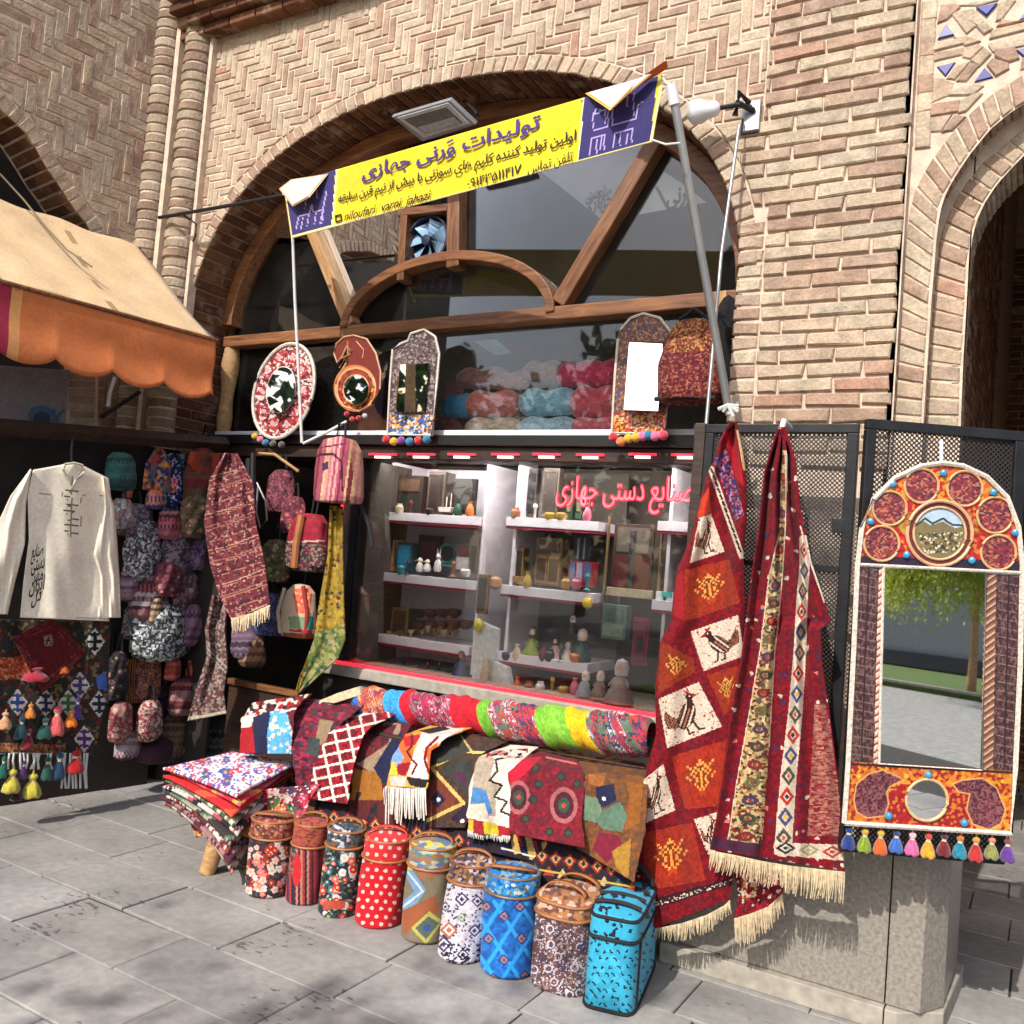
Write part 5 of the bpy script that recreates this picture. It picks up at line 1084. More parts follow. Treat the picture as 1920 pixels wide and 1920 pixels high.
bk = thing('black_bundle', 'black cloth bundle hanging behind the red patterned handbag', 'bundle', pt(1360, 760, 4.0)); p2 = pt(1352, 760, 3.98)
soft('body', p2, prof([(.01, 0), (.05, .02), (.07, .2), (.06, .42), (.02, .5), (.002, .51)], 20), S(24, 22, 26), None, parent=bk, wob=.1)
# striped backpack hanging from the ledge
sb = thing('striped_backpack', 'pink and red striped backpack hanging under the ledge beside the red light tubes', 'backpack', pt(630, 950, 3.8))
p = pt(634, 944, 3.78); H_ = float(pt(634, 822, 3.78)[2] - p[2])
def sbp(q):
    k = np.floor(q.px[:, 0] * .23 + q.px[:, 1] * .03); q.c[:] = np.array([S(150, 60, 74), S(190, 110, 120), S(120, 40, 56), S(206, 150, 140), S(160, 76, 96), S(206, 170, 120)])[(h2(k, k * 0 + 2) * 6).astype(int)]
    m_ = q.px[:, 0] > 655 - (q.px[:, 1] - 830) * -.12; q.c[m_] = q.c[m_] * .3 + np.array(S(176, 120, 100)) * .7
    q.line([(578, 866), (600, 852), (626, 852), (640, 866), (642, 920)], 4, S(60, 26, 36)); q.line([(582, 842), (648, 832)], 3, S(90, 40, 50)); q.poly([(604, 868), (616, 866), (616, 880), (604, 882)], S(60, 50, 60))
soft('body', p, prof([(.02, 0), (.17, .005), (.185, .04), (.18, H_ * .5), (.165, H_ * .8), (.12, H_ * .97), (.02, H_ + .01)], 90), S(150, 70, 80), sbp, parent=sb, n=120, sq=3.4, ax=.84, ay=.52, rot=-.25, lean=(-.08, 0))
straps('hanging_loop', [p + np.array([-.06, 0, H_ - .01]), p + np.array([-.045, 0, H_ + .08]), p + np.array([.0, 0, H_ + .08]), p + np.array([.01, 0, H_ - .01])], .007, 'strap', sb)
straps('shoulder_strap', [p + np.array([.12, .05, .0]), p + np.array([.16, .08, -.1]), p + np.array([.2, .08, -.22])], .012, 'strap', sb)
# ================================================================ bench heaped with kilims
A_ = lambda pts: [(280 + x / 3.2, 1240 + y / 3.2) for x, y in pts]
B_ = lambda pts: [(700 + x / 3.31, 1240 + y / 3.31) for x, y in pts]
bench = thing('wooden_bench', 'low wooden bench carrying the chest and the heap of kilims', 'bench', (-2.4, 3.35, 0))
beam('seat', (-3.02, 3.47, .225), (-1.30, 3.47, .225), .46, .05, (0, 1, 0), 'wood', bench)
stool = thing('wooden_stool', 'low wooden stool on a splayed leg under the pile of folded cloths', 'stool', (-3.2, 3.25, 0))
beam('seat', (-3.48, 3.27, .225), (-2.86, 3.27, .225), .46, .045, (0, 1, 0), 'wood', stool)
for x, y_, sx, sy, pr_ in ((-3.21, 3.06, -.03, -.04, stool), (-3.32, 3.46, -.03, .03, stool), (-2.92, 3.10, .02, -.02, stool), (-2.95, 3.46, .02, .03, stool), (-2.9, 3.62, 0, .03, bench), (-2.9, 3.33, 0, 0, bench), (-1.5, 3.3, .03, .0, bench), (-1.5, 3.62, .03, .03, bench)):
    mb = MB(); mb.tube([(x, y_ - .0, .205), (x + sx, y_ + sy, 0.0)], [.05, .036], 12); mb.build('leg', 'wood_light', pr_, smooth=True)
chest = thing('storage_chest', 'wooden chest carrying the kilims behind the row of round bags', 'chest', (-2.2, 3.55, .25))
mb = MB(); mb.box((-3.0, 3.45, .252), (-1.3, 3.78, .66)); mb.build('body', 'wood_dark', chest, bevel=.01)
mb = MB(); mb.box((-3.02, 3.43, .662), (-1.28, 3.80, .69)); mb.build('lid', 'wood_dark', chest, bevel=.006)
KP = YP(3.35)
RED, MAR, NAV, WHT, GLD, BLK, GRN, SKY, ORG, TAN = S(158, 24, 34), S(96, 26, 36), S(28, 32, 62), S(214, 202, 186), S(188, 140, 50), S(30, 26, 28), S(60, 84, 58), S(84, 158, 204), S(206, 96, 44), S(160, 130, 96)
def kilim(lab, L, Rr, base, paint, tr=.3, y0=-.27, y1=-.02, y2=.10, seed=0, lift=0.0, nm='kilim', grp='kilims draped over the bench', cell=1.9):
    def ragged(p):
        p = arclen(p); k_ = np.linspace(0, 1, 14); q_ = along(p, k_); q_[1:-1, 0] += np.random.default_rng(seed + int(p[0, 0])).normal(0, 1.5, 12); return [tuple(v_) for v_ in q_]
    L, Rr = ragged(L), ragged(Rr)
    def dep(s, t):
        d = np.interp(t, [0, tr * .75, tr, tr + .12, .7, 1], [y0, y0 * .45 + y1 * .3, y1 - .03, y1 + .02, (y1 + y2) / 2 + .02, y2])
        return d + lift + .010 * np.sin(s * 5 + seed) * t + .006 * np.sin(s * 13 + seed * 2 + t * 4)
    return sheet(nm, L, Rr, KP, cell, base, paint, dep, 'cloth', None, .005, label=lab, cat='kilim', group=grp)
kilim('plain gold and maroon kilim lying flat on top of the bench behind the others', [(560, 1318), (590, 1400)], [(1210, 1432), (1205, 1490)], S(120, 60, 40), lambda q: (q.speck([S(150, 40, 40), S(180, 120, 50), S(70, 50, 50), S(150, 120, 90)], 16, .8, seed=3, cy=4), [q.line([(600, 1335 + k * 7), (1210, 1440 + k * 7)], 2, WHT) for k in (0, 2)]), tr=.8, y0=-.30, y1=-.06, y2=-.03, lift=-.02)
def k0(q):
    q.poly([(470, 1315), (580, 1300), (556, 1330), (455, 1352)], WHT); q.speck([RED, MAR, WHT, BLK], 9, .75, [(470, 1312), (580, 1298), (560, 1326), (460, 1346)], 4)
    q.poly([(452, 1345), (480, 1336), (470, 1365), (450, 1368)], WHT); q.poly([(449, 1366), (472, 1362), (480, 1415), (447, 1415)], RED); q.poly([(474, 1345), (512, 1330), (505, 1415), (478, 1415)], NAV)
    q.poly([(508, 1335), (535, 1330), (548, 1372), (545, 1416), (502, 1416), (500, 1380)], SKY); q.speck([WHT, SKY, SKY, S(230, 200, 160)], 8, .6, [(506, 1335), (536, 1330), (548, 1372), (545, 1416), (502, 1416)], 2)
kilim('navy, red and sky blue kilim at the left end of the bench', [(474, 1317), (453, 1345), (448, 1412)], [(585, 1300), (552, 1330), (546, 1414)], MAR, k0, .35, -.2, -.02, .02)
def k1(q): q.speck([MAR, S(120, 30, 50), S(70, 24, 40), S(60, 50, 60), S(150, 40, 70)], 11, .9, seed=6, cy=7); q.poly([(600, 1348), (625, 1352), (608, 1400), (590, 1392)], S(140, 116, 90)); q.poly([(580, 1380), (600, 1386), (596, 1420), (572, 1412)], S(60, 66, 66)); q.poly(A_([(1010, 250), (1240, 160), (1260, 185), (1090, 260)]), WHT)
kilim('dark maroon kilim with grey patches left of the white latticed one', [(556, 1312), (546, 1345), (545, 1400), (560, 1490)], [(700, 1308), (645, 1352), (610, 1400), (592, 1500)], MAR, k1, .28, -.22, -.03, .05, 1)
def k2(q):
    q.c[:] = S(110, 14, 26)
    q.speck([S(140, 18, 34), S(90, 14, 24), S(160, 20, 36)], 9, .6, seed=1)
    for k in range(-4, 16): q.line([(560 + k * 27, 1310), (560 + k * 27 - 26 + 70, 1520)], 4.6, WHT)
    for k in range(0, 14): q.line([(560, 1345 + k * 20.5), (770, 1300 + k * 20.5)], 4.6, WHT)
kilim('red kilim with a white lattice draped down the bench front', [(660, 1336), (620, 1364), (600, 1410), (586, 1450), (576, 1497)], [(752, 1332), (690, 1365), (672, 1400), (660, 1450), (651, 1508)], RED, k2, .28, -.2, 0, .13, 2, .012)
def k3(q):
    q.poly([(722, 1350), (752, 1358), (744, 1410), (700, 1450), (668, 1432), (700, 1400)], S(150, 126, 100)); q.poly([(680, 1365), (745, 1358), (726, 1395), (672, 1432)], S(92, 24, 34)); q.speck([S(60, 30, 34), S(110, 26, 38)], 8, .5, [(680, 1365), (745, 1358), (726, 1395), (672, 1432)])
    q.poly([(655, 1440), (712, 1448), (720, 1500), (650, 1500)], S(150, 96, 34)); q.poly([(735, 1385), (756, 1370), (742, 1420), (722, 1475), (700, 1440)], NAV); q.poly([(640, 1500), (760, 1500), (760, 1560), (640, 1560)], S(84, 30, 30))
kilim('maroon kilim with tan stripe and ochre lower band between the lattice and the fringed one', [(715, 1345), (676, 1370), (660, 1450), (654, 1530)], [(775, 1352), (752, 1392), (742, 1450), (738, 1550)], MAR, k3, .26, -.2, -.01, .09, 3)
def k5(q):
    q.poly(B_([(90, 690), (110, 560), (190, 450), (240, 440), (250, 560), (230, 700)]), ORG); q.poly(B_([(100, 600), (150, 520), (190, 600), (140, 680)]), S(120, 150, 200)); q.poly(B_([(180, 470), (300, 450), (260, 520), (200, 530)]), S(170, 30, 34)); q.poly(B_([(150, 640), (240, 620), (200, 710), (130, 700)]), S(140, 24, 32)); q.poly(B_([(90, 640), (140, 620), (150, 700), (85, 705)]), S(222, 180, 60))
    q.poly(B_([(240, 600), (300, 440), (420, 400), (600, 400), (460, 470), (350, 560), (330, 640), (340, 740), (210, 710)]), S(220, 196, 186)); q.poly(B_([(310, 560), (400, 500), (390, 600), (330, 690), (340, 620)]), ORG); q.line(B_([(240, 460), (240, 520), (210, 560), (240, 610), (270, 640), (240, 700)]), 4, S(90, 20, 24)); q.line(B_([(400, 470), (330, 540), (320, 620), (350, 700)]), 5, S(120, 20, 26))
    q.poly(B_([(280, 430), (430, 400), (480, 420), (350, 450)]), BLK); q.poly(B_([(200, 715), (345, 735), (320, 790), (230, 770)]), BLK); q.poly(B_([(100, 715), (210, 715), (200, 775), (110, 775)]), S(180, 176, 164))
o5 = kilim('small orange, white and blue kilim ending in long white fringe', [(806, 1360), (757, 1378), (738, 1415), (724, 1475)], [(885, 1364), (838, 1382), (808, 1412), (800, 1478)], S(206, 150, 60), k5, .26, -.2, .01, .13, 4, .016)
def fringe(parent, pts, plane, off, ln, wd=2.2, m='fringe', step=3.0, spread=2.0, sway=0.0, name='fringe'):
    """loose warp ends hanging from an edge (photo outline), each a thin flat strand; too many to count"""
    mb = MB(); a = arclen(pts); n = int(arclen_px(pts) / step)
    for k in range(n):
        p = along(a, np.array([(k + .5) / n]))[0]; l_ = ln(k / n) if callable(ln) else ln; l_ *= random.uniform(.75, 1.1); dx = random.uniform(-spread, spread) + sway; o = off + random.uniform(-.004, .006); w2 = wd * random.uniform(.6, 1.2) / 2; y0_, V = 0, []
        for j in range(4):
            t = j / 3; x = p[0] + dx * t * t + random.uniform(-.7, .7) * t; y_ = p[1] + l_ * t
            V += [plane.at(x - w2 * (1 - .4 * t), y_, o + .006 * math.sin(t * 3)), plane.at(x + w2 * (1 - .4 * t), y_, o + .006 * math.sin(t * 3) + .003)]
        mb.add(V, [(2 * j, 2 * j + 1, 2 * j + 3, 2 * j + 2) for j in range(3)])
    return mb.build(name, m, parent, kind='stuff')
M['white_fringe'] = plain('white cotton fringe', S(214, 208, 198), .95, var=.2, vscale=60)
fringe(o5, [(722, 1474), (760, 1478), (799, 1477)], KP, .15, 68, 5.0, 'white_fringe', 4.2, 3)
fringe(o5, [(718, 1480), (724, 1474)], KP, .16, 30, 3.0, 'white_fringe', 3, 3)
def k6(q):
    q.speck([S(64, 44, 36), S(84, 54, 40), S(54, 46, 40)], 8, .6, seed=2); D = B_([(360, 660), (560, 560), (720, 570)]); q.line(D, 5, S(200, 176, 96)); q.line(B_([(360, 660), (560, 880), (330, 990)]), 7, S(206, 170, 96)); q.line(B_([(540, 460), (620, 570)]), 4, S(200, 170, 100))
    q.poly(B_([(420, 670), (560, 600), (610, 620), (590, 840)]), S(52, 56, 50)); q.poly(B_([(470, 700), (560, 680), (590, 800)]), S(76, 40, 60)); q.poly(B_([(340, 740), (420, 740), (540, 880), (340, 960)]), S(110, 50, 34)); q.poly(B_([(400, 800), (450, 860), (400, 910), (350, 860)]), NAV); q.circ(B_([(404, 858)])[0], 4, WHT); q.poly(B_([(560, 890), (640, 880), (580, 1030), (480, 980)]), S(40, 28, 46)); q.circ(B_([(552, 992)])[0], 4, WHT); q.poly(B_([(380, 480), (540, 460), (600, 560), (400, 640)]), S(56, 58, 50))
kilim('brown kilim with yellow edged diamonds beside the fringed one', [(842, 1368), (808, 1402), (800, 1460), (798, 1552)], [(955, 1388), (896, 1416), (886, 1500), (872, 1552)], S(70, 48, 38), k6, .24, -.2, 0, .09, 5, .006)
def k7(q):
    q.poly(B_([(640, 590), (760, 580), (740, 720), (800, 760), (760, 840), (760, 960), (600, 960), (620, 720)]), S(164, 148, 128)); q.poly(B_([(620, 780), (700, 800), (740, 940), (700, 960), (600, 880)]), S(70, 120, 170)); q.poly(B_([(600, 890), (690, 880), (720, 980), (590, 960)]), S(206, 184, 164)); q.poly(B_([(760, 590), (960, 580), (930, 700), (870, 800), (860, 1020), (760, 990), (790, 900), (740, 840), (800, 760), (720, 740)]), WHT)
    q.line(B_([(850, 590), (760, 610), (770, 680), (720, 740), (800, 770), (750, 840), (830, 870), (790, 930), (860, 960)]), 4, BLK); q.poly(B_([(580, 970), (850, 1035), (850, 1090), (590, 1060)]), S(150, 30, 40)); q.poly(B_([(680, 990), (770, 1010), (780, 1090), (690, 1070)]), S(190, 170, 40)); q.poly(B_([(590, 980), (620, 985), (620, 1060), (590, 1050)]), S(190, 160, 50))
    q.speck([RED, BLK, WHT, S(190, 130, 120)], 12, .8, B_([(700, 560), (960, 540), (960, 600), (700, 600)]), 3, 7)
o7 = kilim('white kilim with a black zigzag and blue patches at the middle of the bench', [(958, 1396), (892, 1420), (880, 1480), (876, 1560)], [(1010, 1400), (985, 1418), (962, 1452), (957, 1570)], WHT, k7, .22, -.2, 0, .12, 6, .012)
fringe(o7, [(877, 1558), (917, 1562), (957, 1568)], KP, .125, 13, 3.4, 'white_fringe', 3.2, 2)
def k10(q):
    q.speck([BLK, NAV, S(40, 30, 34)], 14, .8, seed=8)
    for k in range(7): x = 955 + k * 30; q.poly([(x, 1560 + k * 10), (x + 10, 1556 + k * 10), (x + 22, 1600 + k * 10), (x + 8, 1602 + k * 10)], S(186, 150, 80)); q.poly([(x + 14, 1568 + k * 10), (x + 20, 1566 + k * 10), (x + 24, 1590 + k * 10)], RED)
    q.poly([(1092, 1590), (1116, 1568), (1136, 1600), (1108, 1624)], WHT); q.speck([S(180, 150, 130), WHT, WHT], 5, .5, [(1092, 1590), (1116, 1568), (1136, 1600), (1108, 1624)]); q.line([(1030, 1612), (1180, 1652)], 4, S(190, 140, 40)); q.line([(940, 1590), (1060, 1622)], 3, WHT); q.poly([(1120, 1600), (1190, 1600), (1180, 1650), (1140, 1640)], GLD)
kilim('black kilim with yellow hooks showing at the foot of the bench', [(885, 1480), (880, 1590)], [(1196, 1560), (1178, 1656)], BLK, k10, .1, -.02, .0, .06, 7, .03)
def k11(q):
    q.speck([S(40, 30, 34), S(60, 30, 36), S(34, 34, 50)], 12, .8, seed=8)
    for k in range(24):
        x = 600 + k * 26; y_ = 1528 + (x - 600) * .185
        for rr, cc in ((15, S(150, 40, 40)), (10, S(190, 150, 80)), (6, S(40, 40, 60))): q.poly([(x, y_ - rr), (x + rr * .8, y_), (x, y_ + rr), (x - rr * .8, y_)], cc)
        q.poly([(x + 13, y_ + 18), (x + 24, y_ + 38), (x + 2, y_ + 36)], (S(60, 90, 70), S(160, 60, 40), S(190, 170, 130))[k % 3])
    q.line([(590, 1552), (1190, 1664)], 3, S(190, 150, 70))
kilim('long dark kilim with a row of small diamonds hanging lowest along the bench front', [(600, 1440), (590, 1500), (588, 1585)], [(1204, 1540), (1196, 1600), (1186, 1690)], BLK, k11, .1, -.02, .03, .09, 7, .01)
def k8(q):
    q.speck([S(112, 18, 32), S(130, 22, 36), S(96, 18, 32)], 9, .7, seed=5)
    for c, r in (((972, 1495), (22, 32)), ((1057, 1510), (26, 34))):
        q.circ(c, r, S(150, 84, 84)); q.circ(c, (r[0] * .72, r[1] * .74), S(70, 22, 36)); q.circ(c, (r[0] * .42, r[1] * .42), S(46, 70, 48)); q.circ(c, (4, 5), S(160, 60, 60))
    for c in ((1005, 1440), (1052, 1456), (1010, 1470), (985, 1535), (1030, 1560), (1065, 1562), (1082, 1470), (1000, 1500)): q.circ(c, 9, S(50, 36, 40)); q.circ(c, 5, S(50, 62, 44))
    q.poly(B_([(830, 690), (930, 600), (1050, 590), (900, 740), (850, 760)]), S(178, 22, 46)); q.line([(1024, 1420), (1080, 1432)], 3, S(190, 120, 110))
kilim('deep crimson kilim with dark diamond medallions', [(1012, 1408), (985, 1420), (950, 1452), (958, 1500), (954, 1562)], [(1080, 1424), (1098, 1448), (1090, 1540), (1096, 1590)], MAR, k8, .2, -.2, .01, .15, 8, .022)
def k9(q):
    q.speck([S(104, 64, 34), S(120, 70, 34), S(90, 60, 40)], 10, .7, seed=7); q.poly(B_([(1330, 700), (1450, 690), (1420, 780), (1340, 760)]), S(150, 90, 40)); q.poly(B_([(1380, 780), (1490, 760), (1510, 860), (1430, 910), (1380, 860)]), NAV); q.circ(B_([(1432, 852)])[0], 4, WHT)
    q.poly(B_([(1310, 830), (1390, 850), (1420, 930), (1380, 1000), (1300, 980)]), S(100, 124, 96)); q.poly(B_([(1430, 920), (1530, 870), (1580, 960), (1540, 1060), (1420, 1040), (1380, 990)]), S(84, 110, 90)); q.poly(B_([(1400, 1060), (1520, 1080), (1560, 1160), (1450, 1250), (1360, 1160)]), S(110, 24, 44)); q.poly(B_([(1560, 700), (1680, 720), (1650, 1000), (1560, 1050), (1590, 850)]), S(130, 76, 28)); q.poly(B_([(1480, 1180), (1600, 1100), (1580, 1360), (1510, 1280)]), S(150, 110, 40))
kilim('brown and sage green kilim next to the hanging bird carpet', [(1085, 1426), (1097, 1448), (1088, 1540), (1082, 1590)], [(1215, 1444), (1214, 1462), (1210, 1560), (1190, 1655)], S(100, 62, 36), k9, .14, -.2, 0, .12, 9, .012)
# ---------------------------------------------------------------- the long roll of scarves
ra, rb = pt(672, 1316, 3.60), pt(1224, 1384, 3.56); nR, nA = 420, 60
tt = np.linspace(0, 1, nR + 1)[:, None]; th_ = np.linspace(0, 2 * math.pi, nA + 1)[None]
ax_ = (rb - ra) / np.linalg.norm(rb - ra); rad = .078 + .010 * tt + .006 * np.sin(tt * 37) + .004 * np.sin(tt * 90 + 3 * th_) + .003 * np.sin(tt * 160) - .03 * np.exp(-tt / .01) - .02 * np.exp(-(1 - tt) / .01)
yb = np.array([0, 1.0, 0]) - ax_ * ax_[1]; yb /= np.linalg.norm(yb); zb = np.cross(ax_, yb)
V = (ra + (rb - ra) * tt[..., None] + rad[..., None] * (np.cos(th_)[..., None] * yb - np.sin(th_)[..., None] * zb)).reshape(-1, 3)
def rollp(q):
    L_ = np.linalg.norm(rb - ra); s_ = (q.w - ra) @ ax_; hh = (q.w - ra) @ np.array([0, 0, 1.0]); u = 670 + 552 * (s_ / L_) ** .93 + hh * 180; j = u + 4 * np.sin(u * .4 + hh * 90)
    fine = h2(np.floor(j / 2.2), 0 * j, 3)
    def strip(cols): return np.array(cols)[(fine * len(cols)).astype(int)]
    B1, OR = strip([S(40, 96, 170), S(50, 120, 190), S(30, 80, 150)]), strip([S(196, 90, 50), S(150, 60, 70), S(210, 150, 120), S(176, 110, 60), S(120, 60, 90)])
    B2, RD = strip([S(40, 130, 205), S(60, 150, 220)]), strip([S(196, 30, 44), S(180, 24, 40)]); MS = strip([S(150, 50, 80), S(190, 150, 160), S(110, 40, 60), S(170, 40, 70), S(130, 110, 110)])
    GR, YE = strip([S(130, 186, 60), S(110, 170, 50)]), strip([S(226, 190, 30), S(216, 170, 24)]); PS = strip([S(130, 50, 100), S(196, 170, 180), S(60, 60, 80), S(160, 60, 70), S(90, 110, 90), S(190, 60, 60)])
    for a, b_, c in ((0, 706, B1), (706, 762, OR), (762, 804, B2), (804, 828, RD), (828, 912, MS), (912, 962, RD), (962, 988, GR), (988, 1070, PS), (1070, 1122, GR), (1122, 1154, YE), (1154, 1400, PS)):
        m_ = (u >= a) & (u < b_); q.c[m_] = c[m_]
woven('scarf_roll', V, grid_quads(nR, nA), RED, rollp, 'cloth', None, 0.0, label='long roll of bright striped scarves lying along the back of the bench', cat='scarf roll')
outline('cream_cloth', A_([(1010, 240), (1130, 190), (1260, 150), (1270, 200), (1110, 250)]), YP(3.52), .02, 'fringe', None, label='twisted cream cloth end at the left of the scarf roll', cat='cloth')
# ---------------------------------------------------------------- pile of folded cloths on the left end
PALS = [('white, blue and pink flowered', [S(214, 214, 222), S(70, 90, 160), S(206, 80, 110), S(230, 226, 226)]), ('crimson and gold', [S(190, 40, 60), S(214, 160, 80), S(206, 90, 100)]), ('scarlet', [S(200, 40, 44), S(220, 90, 60)]), ('olive and cream striped', [S(110, 120, 90), S(206, 196, 170), S(70, 80, 60)]),
        ('black and rose striped', [S(40, 36, 40), S(170, 80, 90), S(196, 186, 176)]), ('grey green', [S(90, 110, 90), S(150, 150, 130), S(60, 50, 50)]), ('brick red and white striped', [S(150, 60, 56), S(206, 190, 180), S(90, 40, 40)]), ('dark plum', [S(80, 36, 50), S(150, 110, 110)]), ('pink edged brown', [S(110, 66, 56), S(200, 120, 120), S(180, 160, 150)])]
for k in range(9):
    z0 = .445 - .021 * k; lf, bk_, rt, fr_ = [ZP(.445).at(*p) for p in ((312, 1436), (430, 1408), (566, 1424), (452, 1478))]; nn = 46
    jit = [rng.normal(0, .016, 2) for _ in range(4)]; q4 = [np.r_[a[:2] + j, 0] for a, j in zip((lf, bk_, rt, fr_), jit)]
    s_, t_ = np.meshgrid(np.linspace(0, 1, nn + 1), np.linspace(0, 1, nn + 1)); P4 = q4[0] * ((1 - s_) * (1 - t_))[..., None] + q4[1] * (s_ * (1 - t_))[..., None] + q4[2] * (s_ * t_)[..., None] + q4[3] * ((1 - s_) * t_)[..., None]
    edge = np.minimum(np.minimum(s_, 1 - s_), np.minimum(t_, 1 - t_)); fr2 = (1 - s_) * t_
    P4[..., 2] = z0 - (.012 + .010 * k) * fr2 ** 2 * 2.2 - .010 * (1 - np.clip(edge / .12, 0, 1)) ** 2 + .004 * np.sin(s_ * 9 + k) * np.sin(t_ * 7 + k)
    nm_, pal_ = PALS[k]
    woven('folded_cloth', P4.reshape(-1, 3), grid_quads(nn, nn), pal_[0], lambda q, pal_=pal_, k=k: (q.speck(pal_, 5, .9, seed=k, cy=4), q.flowers(70, (310, 1400, 570, 1480), [S(190, 60, 90), S(70, 90, 160), S(230, 226, 226)], 4, 7, 2)) if k == 0 else q.bands(pal_, 4 + k % 3, k, 2.5, 8), 'cloth', None, .012, label=nm_ + ' folded cloth, ' + ('topmost', 'second', 'third', 'fourth', 'fifth', 'sixth', 'seventh', 'eighth', 'lowest')[k] + ' in the bench end pile', cat='folded cloth', group='folded cloths piled on the bench end')
def pw(q): q.speck([S(190, 60, 90), S(206, 120, 50), S(60, 110, 70), S(200, 170, 160), S(110, 40, 60), S(70, 60, 90)], 26, 1, seed=12, cy=30); q.speck([S(214, 190, 180), S(40, 50, 40), S(150, 40, 50)], 5, .35, seed=3)
sheet('patchwork_cover', [(338, 1496), (352, 1530), (366, 1570)], [(600, 1470), (580, 1500), (560, 1560)], YP(3.12), 3, S(190, 70, 90), pw, lambda s, t: .05 * np.sin(s * 7) * t + .03 * t - .10 * s, 'cloth', None, .005, label='pink and orange patchwork cloth hanging over the bench end above its leg', cat='cloth')
# ================================================================ round bags in a row on the paving
def stand(xl, xr, yb):
    """centre, radius of a round thing whose front foot is seen at yb and whose sides are at xl, xr"""
    f_ = ZP(0).at((xl + xr) / 2, yb); v = f_ - C; v[2] = 0; dh = np.linalg.norm(v); v /= dh; r = .1
    for _ in range(6):
        dep = ((f_ + v * r) - C) @ R[:, 2]; r = (xr - xl) / 2 * dep / F
    return f_ + v * r, r, f_, v
def hgt(f_, v, px, py): return float(Pl(f_, -v).at(px, py)[2])
def round_bag(lab, xl, xr, yb, yz, yl, base, paint, lidbase, lidpaint, hcol='leather', zcol=None, sq=2.0, hdl=0.0):
    c, r, f_, v = stand(xl, xr, yb); xm = (xl + xr) / 2; hz = hgt(f_, v, xm, yz); hl = hgt(f_, v, xm, yl)
    t = thing('round_bag', lab, 'bag', c, 'round cloth bags standing in a row'); ln = (random.uniform(-.05, .05), random.uniform(-.02, .06)); c = c.copy()
    soft('body', c, prof([(.004, .004), (r * .9, .002), (r * .985, .012), (r, hz * .3), (r * .985, hz * .7), (r * .97, hz - .004), (r * .9, hz)], 120), base, paint, 'smooth', t, 150, sq, wob=.016, lean=(ln[0], ln[1]))
    lid_ = soft('lid', c, prof([(r * .9, hz + .001), (r * .99, hz + .006), (r * 1.0, hl - .012), (r * .96, hl - .002), (r * .5, hl + .006), (.003, hl + .008)], 70), lidbase, lidpaint, 'smooth', t, 120, sq, wob=.02, lean=(ln[0], ln[1]))
    mb = MB(); mb.tube([c + np.array([r * 1.0 * math.cos(a) + ln[0] * hz, r * 1.0 * math.sin(a) + ln[1] * hz, hz]) for a in np.linspace(0, 2 * math.pi, 33)], .0055, 6, cap=False); mb.build('zip_band', zcol or M['leather'], t, smooth=True)
    mb = MB(); mb.tube([c + np.array([r * .97 * math.cos(a) + ln[0] * hl, r * .97 * math.sin(a) + ln[1] * hl, hl - .004]) for a in np.linspace(0, 2 * math.pi, 33)], .005, 6, cap=False); mb.build('piping', zcol or M['leather'], lid_, smooth=True)
    u = np.array([math.cos(hdl), math.sin(hdl), 0]); w_ = np.array([-u[1], u[0], 0]); mb = MB(); V = []
    for i, a in enumerate(np.linspace(0, math.pi, 11)):
        p_ = c + u * r * .85 * math.cos(a) + w_ * (.05 * math.sin(a) * (1 if ln[0] > 0 else -1)) + np.array([ln[0] * hl, ln[1] * hl, hl + .006 + .022 * math.sin(a)])
        V += [p_ - w_ * .016, p_ + w_ * .016]
    mb.add(V, [(2 * i, 2 * i + 1, 2 * i + 3, 2 * i + 2) for i in range(10)]); mb.build('handle', hcol, lid_, smooth=True, solid=.004); return t
FLO = [S(176, 36, 40), S(206, 196, 186), S(206, 110, 110), S(40, 36, 44), S(60, 90, 76), S(150, 40, 44), S(220, 180, 170)]
LB = [S(150, 84, 64), S(110, 60, 50), S(180, 130, 100), S(90, 50, 46), S(170, 60, 56)]
round_bag('round bag covered in small red, white and black flowers, beside the bench leg', 458, 541, 1688, 1578, 1545, S(40, 32, 38), lambda q: (q.speck([S(60, 70, 60), S(34, 30, 36), S(80, 40, 44)], 6, .6, seed=1), q.flowers(95, (452, 1575, 548, 1695), FLO[:3] + [FLO[5], FLO[6]], 4, 7, 3)), S(130, 70, 60), lambda q: (q.speck(LB, 6, .85, seed=2), q.flowers(30, (452, 1500, 548, 1580), [S(190, 110, 90), S(90, 50, 46)], 3, 5, 4)), hdl=.5)
round_bag('round bag with narrow red and navy upright stripes', 533, 602, 1701, 1590, 1548, S(110, 30, 44), lambda q: (q.motif(lambda p, c: np.array([S(130, 30, 40), S(60, 30, 50), S(160, 50, 50), S(40, 30, 44), S(180, 120, 100)])[(h2(np.floor(p[:, 0] / 4.2), p[:, 0] * 0) * 5).astype(int)]), q.circ((556, 1630), (9, 32), S(190, 36, 40)), q.speck([S(110, 110, 90), S(60, 40, 44)], 5, .4, [(536, 1590), (556, 1590), (548, 1640), (530, 1640)])), S(150, 60, 50), lambda q: q.speck([S(170, 70, 56), S(120, 46, 46), S(160, 90, 60)], 8, .9, seed=5, cy=4), hdl=.45)
